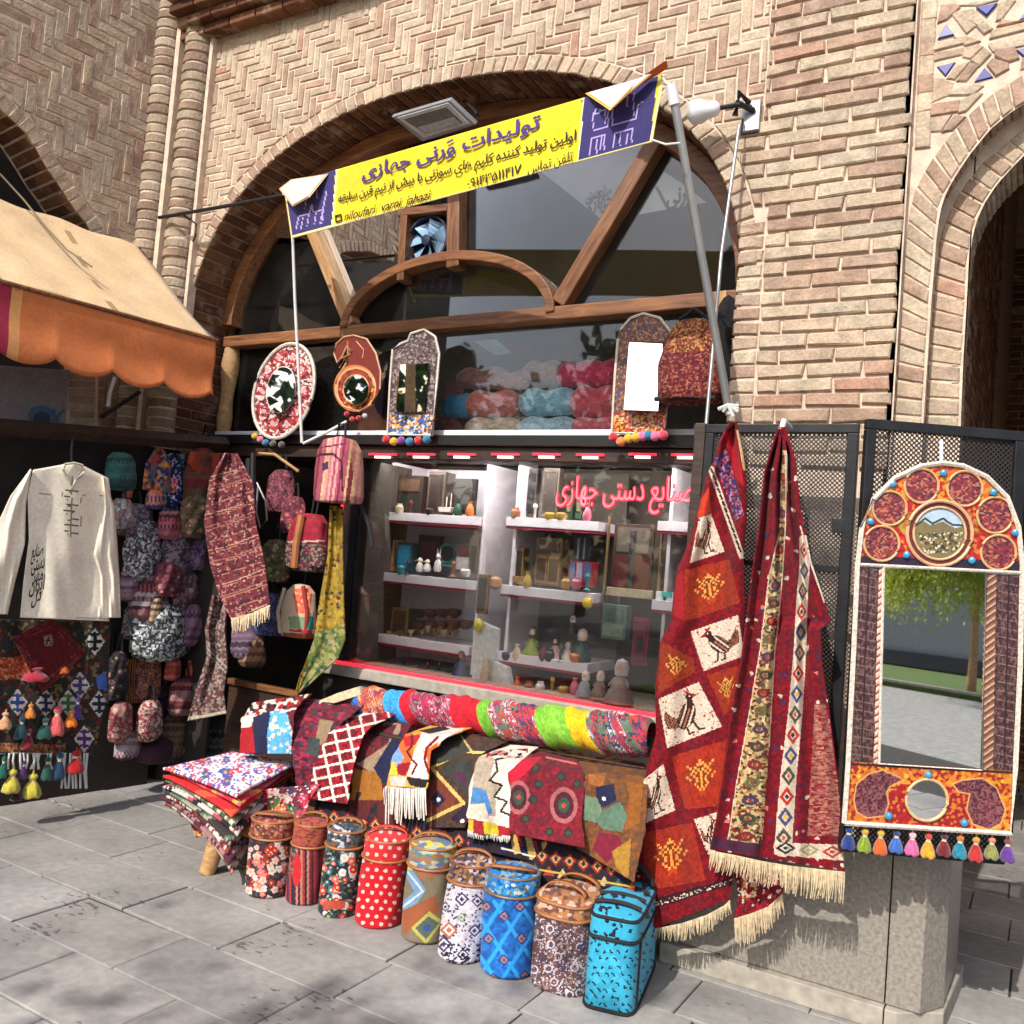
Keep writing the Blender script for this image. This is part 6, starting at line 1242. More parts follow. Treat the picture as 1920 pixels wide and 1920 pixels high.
def fl3(q):
    q.speck([S(40, 60, 66), S(30, 30, 36), S(150, 150, 150), S(70, 90, 60)], 6, .6, seed=8); r_ = np.random.default_rng(5)
    for k in range(60): c = (r_.uniform(585, 675), r_.uniform(1580, 1730)); col = [S(190, 36, 44), S(50, 110, 130), S(206, 204, 200), S(40, 80, 70), S(206, 90, 90)][k % 5]; rr = r_.uniform(4, 8); q.circ(c, rr, col); q.circ(c, rr * .4, S(220, 190, 120))
    q.poly([(604, 1690), (648, 1688), (646, 1704), (606, 1706)], S(170, 70, 50))
round_bag('round black bag with red, teal and white flowers', 594, 666, 1725, 1594, 1562, S(30, 30, 36), fl3, S(70, 66, 70), lambda q: q.speck([S(190, 190, 196), S(40, 50, 70), S(120, 80, 50), S(70, 90, 90)], 8, .9, seed=4), hdl=.5)
def polka(q):
    for i in range(-1, 9):
        for j in range(0, 16): q.circ((655 + i * 17 + (j % 2) * 8.5, 1540 + j * 14.5 + i * 1.5), 3.6, S(226, 190, 184))
round_bag('bright red round bag with white polka dots', 662, 749, 1746, 1618, 1580, S(196, 14, 26), polka, S(206, 40, 40), polka, cm(206, 60, 50), hdl=.5)
def b5(q):
    q.poly(A_([(1560, 1230), (1660, 1370), (1600, 1460), (1500, 1500), (1500, 1460), (1590, 1380), (1520, 1260)]), S(110, 146, 180)); q.line(A_([(1540, 1250), (1640, 1380), (1500, 1490)]), 4, S(190, 200, 200)); q.poly(A_([(1510, 1500), (1720, 1400), (1740, 1500), (1520, 1640)]), S(150, 84, 50)); q.poly(A_([(1570, 1600), (1680, 1500), (1760, 1560), (1660, 1700)]), S(176, 170, 80)); q.poly(A_([(1595, 1600), (1675, 1530), (1740, 1570), (1660, 1670)]), S(84, 96, 90)); q.circ(A_([(1665, 1600)])[0], 7, S(60, 80, 140)); q.poly(A_([(1600, 1240), (1750, 1220), (1750, 1290), (1620, 1310)]), S(150, 96, 70)); q.poly(A_([(1510, 1170), (1600, 1190), (1620, 1240), (1530, 1260)]), S(200, 186, 70))
round_bag('grey brown round bag with blue and yellow angular diamonds', 748, 838, 1774, 1632, 1592, S(120, 108, 86), b5, S(130, 130, 110), lambda q: q.speck([S(206, 186, 70), S(90, 120, 130), S(150, 110, 80), S(170, 180, 150), S(100, 110, 150)], 17, .9, seed=3, cy=9), hdl=.3)
def b6(q):
    NV = S(50, 44, 90); q.speck([S(206, 198, 204), S(190, 180, 190), S(216, 208, 206)], 7, .8, seed=1); q.speck([S(60, 54, 100), S(70, 50, 70)], 5, .16, seed=4)
    for c, r, col in (((866, 1686), 14, NV), ((895, 1690), 12, NV), ((842, 1744), 17, S(176, 96, 60)), ((832, 1770), 16, NV), ((890, 1745), 13, NV), ((835, 1700), 10, NV), ((868, 1790), 12, NV), ((865, 1720), 9, S(100, 140, 90))):
        for rr, cc in ((r, col), (r * .66, S(214, 206, 204)), (r * .36, col)): q.poly([(c[0], c[1] - rr), (c[0] + rr, c[1]), (c[0], c[1] + rr), (c[0] - rr, c[1])], cc)
    q.speck([S(30, 28, 50)], 6, .25, [(820, 1770), (905, 1770), (905, 1812), (820, 1812)], 2)
round_bag('white round bag with navy and rust lozenges', 817, 904, 1811, 1662, 1626, S(206, 198, 204), b6, S(150, 110, 90), lambda q: q.speck([S(176, 130, 90), S(90, 70, 80), S(200, 180, 180), S(120, 80, 50), S(60, 50, 70)], 8, .9, seed=6), hdl=.5)
def b7(q):
    q.speck([S(24, 92, 170), S(20, 80, 150), S(30, 110, 190)], 9, .8, seed=1); LBc = S(40, 150, 220)
    for k in range(-3, 6): q.line([(880 + k * 46, 1690), (880 + k * 46 + 110, 1860)], 7, LBc); q.line([(880 + k * 46 + 110, 1690), (880 + k * 46, 1860)], 7, LBc)
    for c in ((945, 1718), (916, 1760), (978, 1760), (945, 1800), (975, 1700), (912, 1700), (925, 1835), (985, 1830)):
        for rr, cc in ((12, S(30, 60, 110)), (8, S(176, 110, 110)), (4, S(40, 90, 150))): q.poly([(c[0], c[1] - rr), (c[0] + rr, c[1]), (c[0], c[1] + rr), (c[0] - rr, c[1])], cc)
round_bag('blue round bag with crossing light blue bands', 896, 1000, 1840, 1688, 1652, S(24, 96, 176), b7, S(40, 110, 170), lambda q: (q.speck([S(30, 110, 190), S(40, 140, 210), S(20, 80, 150), S(120, 160, 170)], 9, .9, seed=2), q.speck([S(206, 200, 180), S(90, 110, 80)], 9, .1, seed=5)), zcol=cm(120, 96, 66), hdl=.4)
# square brown bag and the turquoise picnic bag
def box_bag(lab, c, hx, hy, rot, hz, hl, base, paint, lb, lp, m='smooth', zc='leather', dome=.01, grp='round cloth bags standing in a row', nm='square_bag', sq=7):
    t = thing(nm, lab, 'bag', c, grp)
    soft('body', c, prof([(.0012, .003), (.1116, .001), (.1188, .012), (.12, hz * .5), (.1182, hz - .004), (.1116, hz)], 150) * np.array([1 / .12, 1]), base, paint, m, t, 280, sq, hx, hy, rot)
    soft('lid', c, prof([(.1116, hz + .001), (.1188, hz + .006), (.1182, hl - .02), (.1116, hl - .004), (.072, hl + dome), (.0012, hl + dome * 1.3)], 90) * np.array([1 / .12, 1]), lb, lp, m, t, 160, sq, hx, hy, rot)
    def ringp(k, h_):
        out = []
        for a in np.linspace(0, 2 * math.pi, 57):
            x, y_ = math.cos(a), math.sin(a); g = (abs(x) ** sq + abs(y_) ** sq) ** (-1 / sq); x *= g * hx * k; y_ *= g * hy * k; out.append(c + np.array([x * math.cos(rot) - y_ * math.sin(rot), x * math.sin(rot) + y_ * math.cos(rot), h_]))
        return out
    for k, h_, n_ in ((1.0, hz, 'zip_band'), (.975, hl - .012, 'piping')): mb = MB(); mb.tube(ringp(k, h_), .0065, 6, cap=False); mb.build(n_, zc, t, smooth=True)
    return t, ringp
f8 = ZP(0).at(1040, 1868); c8 = f8 + np.array([-.028, .15, 0]); h8 = hgt(f8, np.array([0, 1.0, 0]), 1040, 1722); l8 = hgt(f8, np.array([0, 1.0, 0]), 1040, 1690)
PB = [S(90, 60, 60), S(190, 180, 190), S(60, 50, 80), S(150, 120, 110), S(110, 70, 60), S(206, 196, 196)]
t8, r8 = box_bag('tall squarish bag with brown and mauve paisley cloth and a tan lid', c8, .116, .15, .06, h8, l8, S(96, 72, 74), lambda q: (q.speck(PB, 4, .7, seed=3), [q.circ((c_[0], c_[1]), 8, PB[(k_ + 1) % 6], 5.5) or q.circ((c_[0] + 1, c_[1] + 1), 4, PB[(k_ * 2) % 6], 2.2) for k_, c_ in enumerate(np.random.default_rng(4).uniform((992, 1715), (1100, 1875), (46, 2)))]), S(176, 120, 76), lambda q: (q.speck([S(180, 120, 70), S(150, 96, 60), S(200, 170, 150), S(110, 70, 60)], 11, .8, seed=4)), sq=3.2)
for k in (-.3, .3):
    mb = MB(); V = []
    for a in np.linspace(0, math.pi, 11): p_ = c8 + np.array([.085 * math.cos(a), k * .2, l8 + .006 + .04 * math.sin(a)]); V += [p_ - np.array([0, .014, 0]), p_ + np.array([0, .014, 0])]
    mb.add(V, [(2 * i, 2 * i + 1, 2 * i + 3, 2 * i + 2) for i in range(10)]); mb.build('handle', 'leather', t8, smooth=True, solid=.004)
fL, fR, fB = ZP(0).at(1077, 1885), ZP(0).at(1176, 1909), ZP(0).at(1241, 1806)
ux = (fR - fL); hx9 = np.linalg.norm(ux) / 2; uy = (fB - fR); hy9 = np.linalg.norm(uy) / 2; c9 = (fL + fR) / 2 + uy / 2; rot9 = math.atan2(ux[1], ux[0])
v9 = np.array([0, 1.0, 0]); h9 = hgt(fR, v9, 1176, 1768); l9 = hgt(fR, v9, 1176, 1722)
def b9(q):
    q.speck([S(50, 158, 188), S(58, 170, 200), S(44, 148, 178)], 13, .6, seed=2); r_ = np.random.default_rng(3)
    for i in range(13):
        for j in range(16):
            x, y_ = 1070 + i * 15 + (j % 2) * 7 + r_.uniform(-3, 3), 1730 + j * 14 + r_.uniform(-3, 3); a = r_.uniform(0, 3); d = np.array([math.cos(a), math.sin(a)]) * 4.6; q.line([(x - d[0], y_ - d[1]), (x, y_), (x + d[1] * .8, y_ + d[0])], 2.7, S(20, 26, 50))
t9, r9 = box_bag('turquoise picnic bag with small black birds and black zips at the end of the row', c9, hx9, hy9, rot9, h9, l9, S(50, 158, 190), b9, S(50, 158, 190), lambda q: q.speck([S(20, 24, 40)], 9, .2, seed=3), 'smooth', 'strap', .018, nm='picnic_bag')
for k in range(5):
    u = -0.7 + .35 * k; e1 = np.array([math.cos(rot9), math.sin(rot9), 0]); e2 = np.array([-e1[1], e1[0], 0]); mb = MB()
    mb.tube([c9 + e1 * hx9 * s_ * .9 + e2 * hy9 * u + np.array([0, 0, l9 + .012 + .012 * (1 - s_ * s_)]) for s_ in np.linspace(-1, 1, 9)], .008, 6); mb.build('webbing', 'strap', t9, smooth=True)
mb = MB(); mb.tube([r9(1.005, z_)[50] for z_ in np.linspace(.005, h9, 6)], .006, 6); mb.build('corner_piping', 'strap', t9, smooth=True)
mb = MB(); mb.tube(r9(1.0, .008), .007, 6, cap=False); mb.build('base_piping', 'strap', t9, smooth=True)
mb = MB(); mb.tube([c9 + e1 * hx9 * .9 * s_ + e2 * hy9 * .3 + np.array([0, 0, l9 + .02 + .07 * (1 - s_ ** 2)]) for s_ in np.linspace(-1, 1, 11)], .011, 8); mb.build('handle', 'strap', t9, smooth=True)
# ================================================================ mesh shutters, hanging carpets, big mirror at the right
m, t, b = nodes('perforated black steel'); out = t.nodes['Material Output']; v = coords(t, scale=(1, 1, 1))
mp = t.nodes.new('ShaderNodeMapping'); mp.inputs['Rotation'].default_value = (0, math.radians(45), 0); t.links.new(v, mp.inputs[0])
sx = nd(t, 'ShaderNodeSeparateXYZ'); t.links.new(mp.outputs[0], sx.inputs[0]); cx_ = nd(t, 'ShaderNodeCombineXYZ'); t.links.new(sx.outputs[0], cx_.inputs[0]); t.links.new(sx.outputs[2], cx_.inputs[1])
vo = nd(t, 'ShaderNodeTexVoronoi', i_Scale=82.0, i_Randomness=0.0, voronoi_dimensions='2D'); t.links.new(cx_.outputs[0], vo.inputs['Vector'])
lt = nd(t, 'ShaderNodeMath', operation='LESS_THAN'); lt.inputs[1].default_value = 0.36; t.links.new(vo.outputs['Distance'], lt.inputs[0])
trn = nd(t, 'ShaderNodeBsdfTransparent'); mxs = nd(t, 'ShaderNodeMixShader'); b.inputs['Base Color'].default_value = (*S(50, 48, 48), 1); b.inputs['Roughness'].default_value = .55; b.inputs['Metallic'].default_value = .3
t.links.new(lt.outputs[0], mxs.inputs[0]); t.links.new(b.outputs[0], mxs.inputs[1]); t.links.new(trn.outputs[0], mxs.inputs[2]); t.links.new(mxs.outputs[0], out.inputs[0]); M['perf'] = m
YM = 3.52
def D3(px, py, d): return C + R @ (np.array([(px - 960) / F, (py - 960) / F, 1.0]) * d)
def leaf(lab, p0, p1, z0, z1):
    p0 = np.array([p0[0], p0[1], 0]); p1 = np.array([p1[0], p1[1], 0]); L = np.linalg.norm(p1 - p0); ang = math.atan2(p1[1] - p0[1], p1[0] - p0[0])
    tt_ = thing('mesh_shutter', lab, 'shutter', (p0[0], p0[1], z0), 'perforated metal shutter leaves'); tt_.rotation_euler.z = ang
    def lb(name, lo, hi, m_, bev=.003):
        mb = MB(); mb.box(lo, hi); me = mesh_np(name, np.array(mb.v), mb.f, None, False); o = put(name, me, m_, tt_)
        if bev: bv = o.modifiers.new('bevel', 'BEVEL'); bv.width = bev; bv.segments = 2
        return o
    H = z1 - z0
    lb('perforated_sheet', (.02, -.001, .02), (L - .02, .001, H - .02), 'perf', 0)
    lb('top_rail', (0, -.016, H - .035), (L, .016, H), 'black_metal'); lb('bottom_rail', (0, -.016, 0), (L, .016, .035), 'black_metal')
    lb('stile', (0, -.0165, .036), (.035, .0165, H - .036), 'black_metal'); lb('stile', (L - .04, -.0165, .036), (L, .0165, H - .036), 'black_metal'); lb('middle_bar', (.036, -.012, H * .62), (L - .041, .004, H * .62 + .02), 'black_metal', 0)
    lb('latch', (L - .075, -.018, H * .72), (L - .03, -.0166, H * .72 + .05), 'black_metal')
    return tt_
a0 = pt(1326, 796, YM); a1 = pt(1612, 804, YM)
leaf('black perforated shutter leaf behind the two hanging red carpets', a0, a1, .70, 2.155)
MN = np.array([.507, -.861, 0]); MO = D3(1750, 1200, 3.06); BM = Pl(MO, MN)
b0 = BM.at(1622, 810, -.05); b1 = BM.at(1922, 822, -.05)
leaf('black perforated shutter leaf behind the tall embroidered mirror', b0, b1, .66, 2.135)
mb = MB(); mb.box((a0[0] - .045, YM - .02, .68), (a0[0] + .0, YM + .03, 2.16)); mb.build('shutter_post', 'wood_dark', None, bevel=.004, label='dark wooden post at the left edge of the mesh shutter', cat='post')
# ---------------------------------------------------------------- carpet with birds
U_ = lambda pts: [(1180 + x / 4.174, 760 + y / 4.174) for x, y in pts]
W_ = lambda pts: [(1180 + x / 3.31, 1220 + y / 3.31) for x, y in pts]
def birdfn(s, t):
    code = np.full(len(s), -1); x, y = s, t
    def seg(a, b, w): d = segdist(np.stack([x, y], 1), a, b); return d < w
    tail = inpoly(np.stack([x, y], 1), [(.40, .52), (.22, .50), (.06, .24), (.0, .40), (.03, .66), (.30, .74)]); code[tail] = 0; code[tail & ((np.floor(x * 26) + np.floor(y * 26)) % 2 == 0)] = 3
    code[seg((.42, .70), (.43, .93), .022) | seg((.43, .93), (.52, .94), .02) | seg((.57, .66), (.63, .92), .022) | seg((.63, .92), (.73, .93), .02)] = 0
    c, s_ = math.cos(-.95), math.sin(-.95); u = (x - .50) * c + (y - .53) * s_; v = -(x - .50) * s_ + (y - .53) * c; body = (u / .31) ** 2 + (v / .175) ** 2 < 1
    k = np.floor((v + .3) * 24).astype(int) % 4; code[body] = np.array([0, 2, 0, 3])[k[body]]; rim = body & ((u / .29) ** 2 + (v / .155) ** 2 > 1); code[rim] = 0
    code[seg((.62, .36), (.69, .20), .065)] = 0; code[np.hypot(x - .69, y - .17) < .085] = 0; code[np.hypot(x - .70, y - .16) < .022] = 2; code[inpoly(np.stack([x, y], 1), [(.76, .12), (.90, .19), (.76, .22)])] = 1; code[seg((.68, .09), (.62, .0), .02) | seg((.71, .09), (.72, .0), .02)] = 1
    return pat([DKR, S(150, 24, 36), CRE, S(150, 96, 70)], code)
FLOR = ["......1......", ".1...111...1.", "..1.1.2.1.1..", ".2.1.121.1.2.", "..1.1.1.1.1..", "1..12.1.21..1", ".1..1.1.1..1.", "..2.1.1.1.2..", "...1..1..1...", "....1.1.1....", ".....131.....", ".....333.....", ".....3.3....."]
DKR, CRE = S(54, 20, 20), S(206, 188, 166)
def bird(q, quad, flip=False):
    q.poly(quad, CRE); q.speck([S(150, 30, 40), S(190, 150, 140)], 4, .07, quad, 3); k = quad if not flip else [quad[1], quad[0], quad[3], quad[2]]; c = np.mean(quad, 0); q.quad([tuple(c + (np.array(p) - c) * .92) for p in k], birdfn)
def flor(q, quad, base, g=S(206, 150, 66), d=S(84, 60, 40)):
    q.poly(quad, base); q.speck([base, tuple(np.array(base) * .82), tuple(np.array(base) * 1.15)], 7, .8, quad, 4); c = np.mean(quad, 0); q.quad([tuple(c + (np.array(p) - c) * .62) for p in quad], bitmap(FLOR, [g, d, S(176, 60, 30)]))
OG = S(146, 44, 20)
def rugA(q):
    q.c[:] = S(114, 9, 22); q.speck([S(104, 9, 20), S(128, 11, 24), S(90, 9, 24)], 8, .7, seed=2)
    q.poly(U_([(660, 430), (760, 330), (900, 860), (830, 900)]), S(70, 44, 84)); q.speck([S(150, 110, 140), S(60, 40, 80), S(176, 60, 60), S(40, 40, 90)], 5, .8, U_([(660, 430), (760, 330), (900, 860), (830, 900)]), 6)
    q.line(U_([(640, 500), (880, 1180)]), 11, CRE); [q.line(U_([(640 + 18 * k, 500 + 51 * k), (655 + 18 * k, 530 + 51 * k)]), 4, DKR) for k in range(13)]
    q.line(U_([(850, 200), (900, 500)]), 5, S(206, 176, 120)); q.poly(U_([(740, 220), (830, 180), (900, 640), (830, 560)]), S(168, 14, 30))
    q.poly(U_([(560, 740), (620, 640), (640, 840), (530, 880)]), S(190, 56, 30))
    bird(q, U_([(545, 880), (640, 850), (745, 1145), (475, 1235)])); flor(q, U_([(430, 1290), (780, 1205), (865, 1545), (440, 1695)]), OG)
    q.poly(U_([(370, 1330), (420, 1290), (440, 1690), (345, 1640)]), S(150, 24, 30))
    bird(q, U_([(480, 1770), (850, 1640), (900, 1960), (580, 2080)]), True); flor(q, W_([(195, -60), (395, 50), (410, 130), (175, 270)]), S(132, 44, 20)); bird(q, W_([(180, 300), (430, 195), (575, 470), (235, 605)]), False)
    flor(q, W_([(480, 150), (690, 90), (660, 330), (590, 400)]), S(140, 42, 20)); flor(q, W_([(262, 655), (600, 555), (580, 960), (345, 985)]), S(152, 40, 20)); bird(q, W_([(90, 800), (210, 705), (285, 990), (65, 1085)]))
    flor(q, W_([(95, 1130), (390, 1065), (475, 1425), (80, 1495)]), S(150, 40, 22), S(216, 150, 60)); bird(q, W_([(400, 1045), (560, 1000), (560, 1230), (490, 1270)]))
    q.poly(W_([(70, 1560), (560, 1430), (640, 1400), (640, 1450), (100, 1620)]), S(50, 16, 24)); q.speck([CRE, S(60, 20, 28), S(170, 150, 140)], 4, .55, W_([(90, 1575), (560, 1445), (640, 1415), (640, 1440), (110, 1605)]), 3)
    for k in range(9): q.circ(W_([(45 + (k % 2) * 14, 1300 + k * 34)])[0], 3, S(180, 150, 150))
LA = U_([(800, 140), (740, 200), (690, 300), (660, 430), (600, 560), (530, 820), (470, 1060), (372, 1290), (345, 1480), (325, 1690), (240, 1850)]) + W_([(160, 250), (165, 520), (105, 740), (52, 960), (22, 1160), (22, 1400), (90, 1580), (160, 1725)])
RA = U_([(840, 130), (900, 400), (920, 640), (920, 900), (895, 1180), (912, 1560), (895, 1800)]) + W_([(705, 40), (660, 380), (630, 700), (600, 1000), (620, 1200), (650, 1400), (625, 1545)])
def fold(a, f, ph=0.0, top=.25): return lambda s, t: (a * np.sin(s * f + t * 2.0 + ph) + a * .5 * np.sin(s * f * 2.1 - t * 3 + ph)) * (1.3 - .5 * t) + top * 0
ca = sheet('hanging_carpet', LA, RA, YP(3.40), 1.9, MAR, rugA, fold(.020, 8), 'pile', None, .006, label='red carpet of bird and flower panels hanging gathered from the shutter post', cat='carpet')
fringe(ca, W_([(160, 1725), (330, 1690), (480, 1640), (590, 1580), (625, 1545)]), YP(3.40), .012, lambda k: 20 + 14 * math.sin(k * 3), 2.4, 'fringe', 2.2, 4)
# ---------------------------------------------------------------- runner with two strips of lozenges
S1 = [(1466, 845), (1474, 845), (1473, 980), (1467, 1080), (1458, 1180), (1453, 1220), (1442, 1400), (1428, 1590), (1365, 1574), (1381, 1470), (1406, 1330), (1425, 1220), (1442, 1080), (1461, 1000)]
S2c = [(1507, 1012), (1509, 1060), (1504, 1120), (1500, 1220), (1491, 1340), (1479, 1450), (1468, 1590)]
S1c = [(1470, 845), (1467, 980), (1457, 1080), (1440, 1220), (1420, 1400), (1395, 1585)]
def rugB(q):
    q.c[:] = S(120, 8, 24); q.speck([S(106, 8, 22), S(132, 10, 26), S(90, 12, 36)], 8, .7, seed=3); q.speck([CRE, S(206, 120, 110), S(60, 40, 90)], 9, .035, seed=8)
    q.poly(S1, S(190, 156, 110)); q.speck([S(150, 120, 60), S(120, 40, 40), S(90, 90, 60), S(206, 180, 130), S(60, 44, 40), S(196, 170, 120)], 8, .75, S1, 5, 6); [(q.circ(tuple(along(arclen(S1c), np.array([(k + .5) / 22]))[0]), (5 + .55 * k, 9), [S(60, 60, 44), S(120, 30, 34), S(90, 100, 60), S(70, 50, 80)][k % 4], .45), q.circ(tuple(along(arclen(S1c), np.array([(k + .5) / 22]))[0]), 4, S(150, 60, 40))) for k in range(22)]; q.line(S1[:7], 2, CRE); q.line(S1[8:], 2, CRE)
    a = arclen(S2c); cols = [S(30, 34, 50), S(176, 40, 34), S(206, 160, 50), S(60, 70, 110), S(190, 90, 50), S(70, 70, 60)]
    n = 15
    for k in range(140):                          # the pale ground of the strip
        p = along(a, np.array([k / 139]))[0]; q.circ(tuple(p), 9 + 8 * k / 139, CRE)
    for k in range(n):
        p = along(a, np.array([(k + .5) / n]))[0]; w_ = 8 + 7.5 * k / n; h_ = 17 + 2 * k / n
        for f_, c in ((1, cols[(k * 2 + 1) % 6]), (.5, CRE), (.32, cols[(k * 2) % 6])): q.poly([(p[0], p[1] - h_ * f_), (p[0] + w_ * f_, p[1]), (p[0], p[1] + h_ * f_), (p[0] - w_ * f_, p[1])], c)
    pk = W_([(1150, 330), (1215, 330), (1250, 500), (1330, 1150), (1105, 1150), (1130, 700)]); q.poly(pk, S(140, 60, 56)); q.speck([S(156, 96, 84), S(120, 26, 34), S(144, 70, 64), S(170, 120, 100)], 10, .95, pk, 7, 3)
    bt_ = W_([(900, 1190), (1330, 1205), (1340, 1305), (900, 1265)]); q.poly(bt_, CRE)
    for k, c in enumerate(((30, 30, 44), (150, 150, 110), (176, 36, 30))): cc = W_([(970 + k * 145, 1225 + k * 12)])[0]; [q.poly([(cc[0], cc[1] - 12 * f_), (cc[0] + 20 * f_, cc[1]), (cc[0], cc[1] + 12 * f_), (cc[0] - 20 * f_, cc[1])], col) for f_, col in ((1, S(*c)), (.6, CRE), (.3, S(*c)))]
    for k in range(6): q.circ(W_([(850 + k * 85, 1300 + k * 12)])[0], 4, S(200, 160, 160))
    q.poly(W_([(520, 1160), (810, 1200), (810, 1270), (510, 1225)]), S(70, 30, 56)); q.line(W_([(812, 1160), (800, 1300)]), 3, S(70, 8, 20))
    q.line(U_([(1340, 950), (1420, 1240), (1580, 1690)]), 3, CRE)
LB_ = U_([(1180, 170), (1140, 260), (1060, 520), (1010, 1000), (960, 1300), (920, 1650)]) + W_([(700, 40), (645, 340), (595, 700), (545, 1050), (505, 1235)])
RB_ = U_([(1215, 170), (1290, 420), (1330, 800), (1420, 1240), (1500, 1470), (1570, 1690), (1490, 1760)]) + W_([(1195, 90), (1245, 400), (1292, 760), (1322, 1100), (1335, 1370)])
def foldB(s, t): return .030 * np.cos(s * 19 + .4) * (1.15 - .55 * t) + .012 * np.sin(s * 37 + t * 3) + .02 * np.sin(t * 4)
cb = sheet('hanging_runner', LB_, RB_, YP(3.33), 1.8, MAR, rugB, foldB, 'pile', None, .006, label='red runner with two strips of lozenges hanging in long folds on the mesh shutter', cat='carpet')
fringe(cb, W_([(500, 1240), (640, 1265), (820, 1305), (1000, 1335), (1200, 1358), (1338, 1372)]), YP(3.33), .01, lambda k: 34 + 26 * k, 2.6, 'fringe', 1.9, 5, -4)
mb = MB(); q = pt(1466, 803, 3.36); mb.tube([q + np.array([0, .12, .02]), q + np.array([0, .02, .03]), q + np.array([.0, -.02, -.03])], .011, 8); o = mb.build('tie', 'rope', cb, smooth=True)
def rugC(q): q.speck([S(120, 14, 28), S(150, 24, 40), S(90, 20, 30)], 7, .8, seed=2); q.speck([S(206, 160, 100), CRE, S(150, 60, 40)], 8, .6, [(1388, 1640), (1420, 1640), (1420, 1682), (1392, 1690)], 3); q.speck([CRE], 6, .12, seed=4)
cc_ = sheet('small_carpet', [(1376, 1630), (1384, 1680), (1376, 1722)], [(1470, 1640), (1466, 1672), (1440, 1702)], YP(3.43), 2, MAR, rugC, fold(.01, 6), 'pile', None, .006, label='corner of a third red carpet hanging below between the two large ones', cat='carpet')
fringe(cc_, [(1377, 1722), (1410, 1712), (1440, 1700), (1468, 1676)], YP(3.43), .012, lambda k: 58 - 22 * k, 2.6, 'fringe', 2.0, 3, 3)
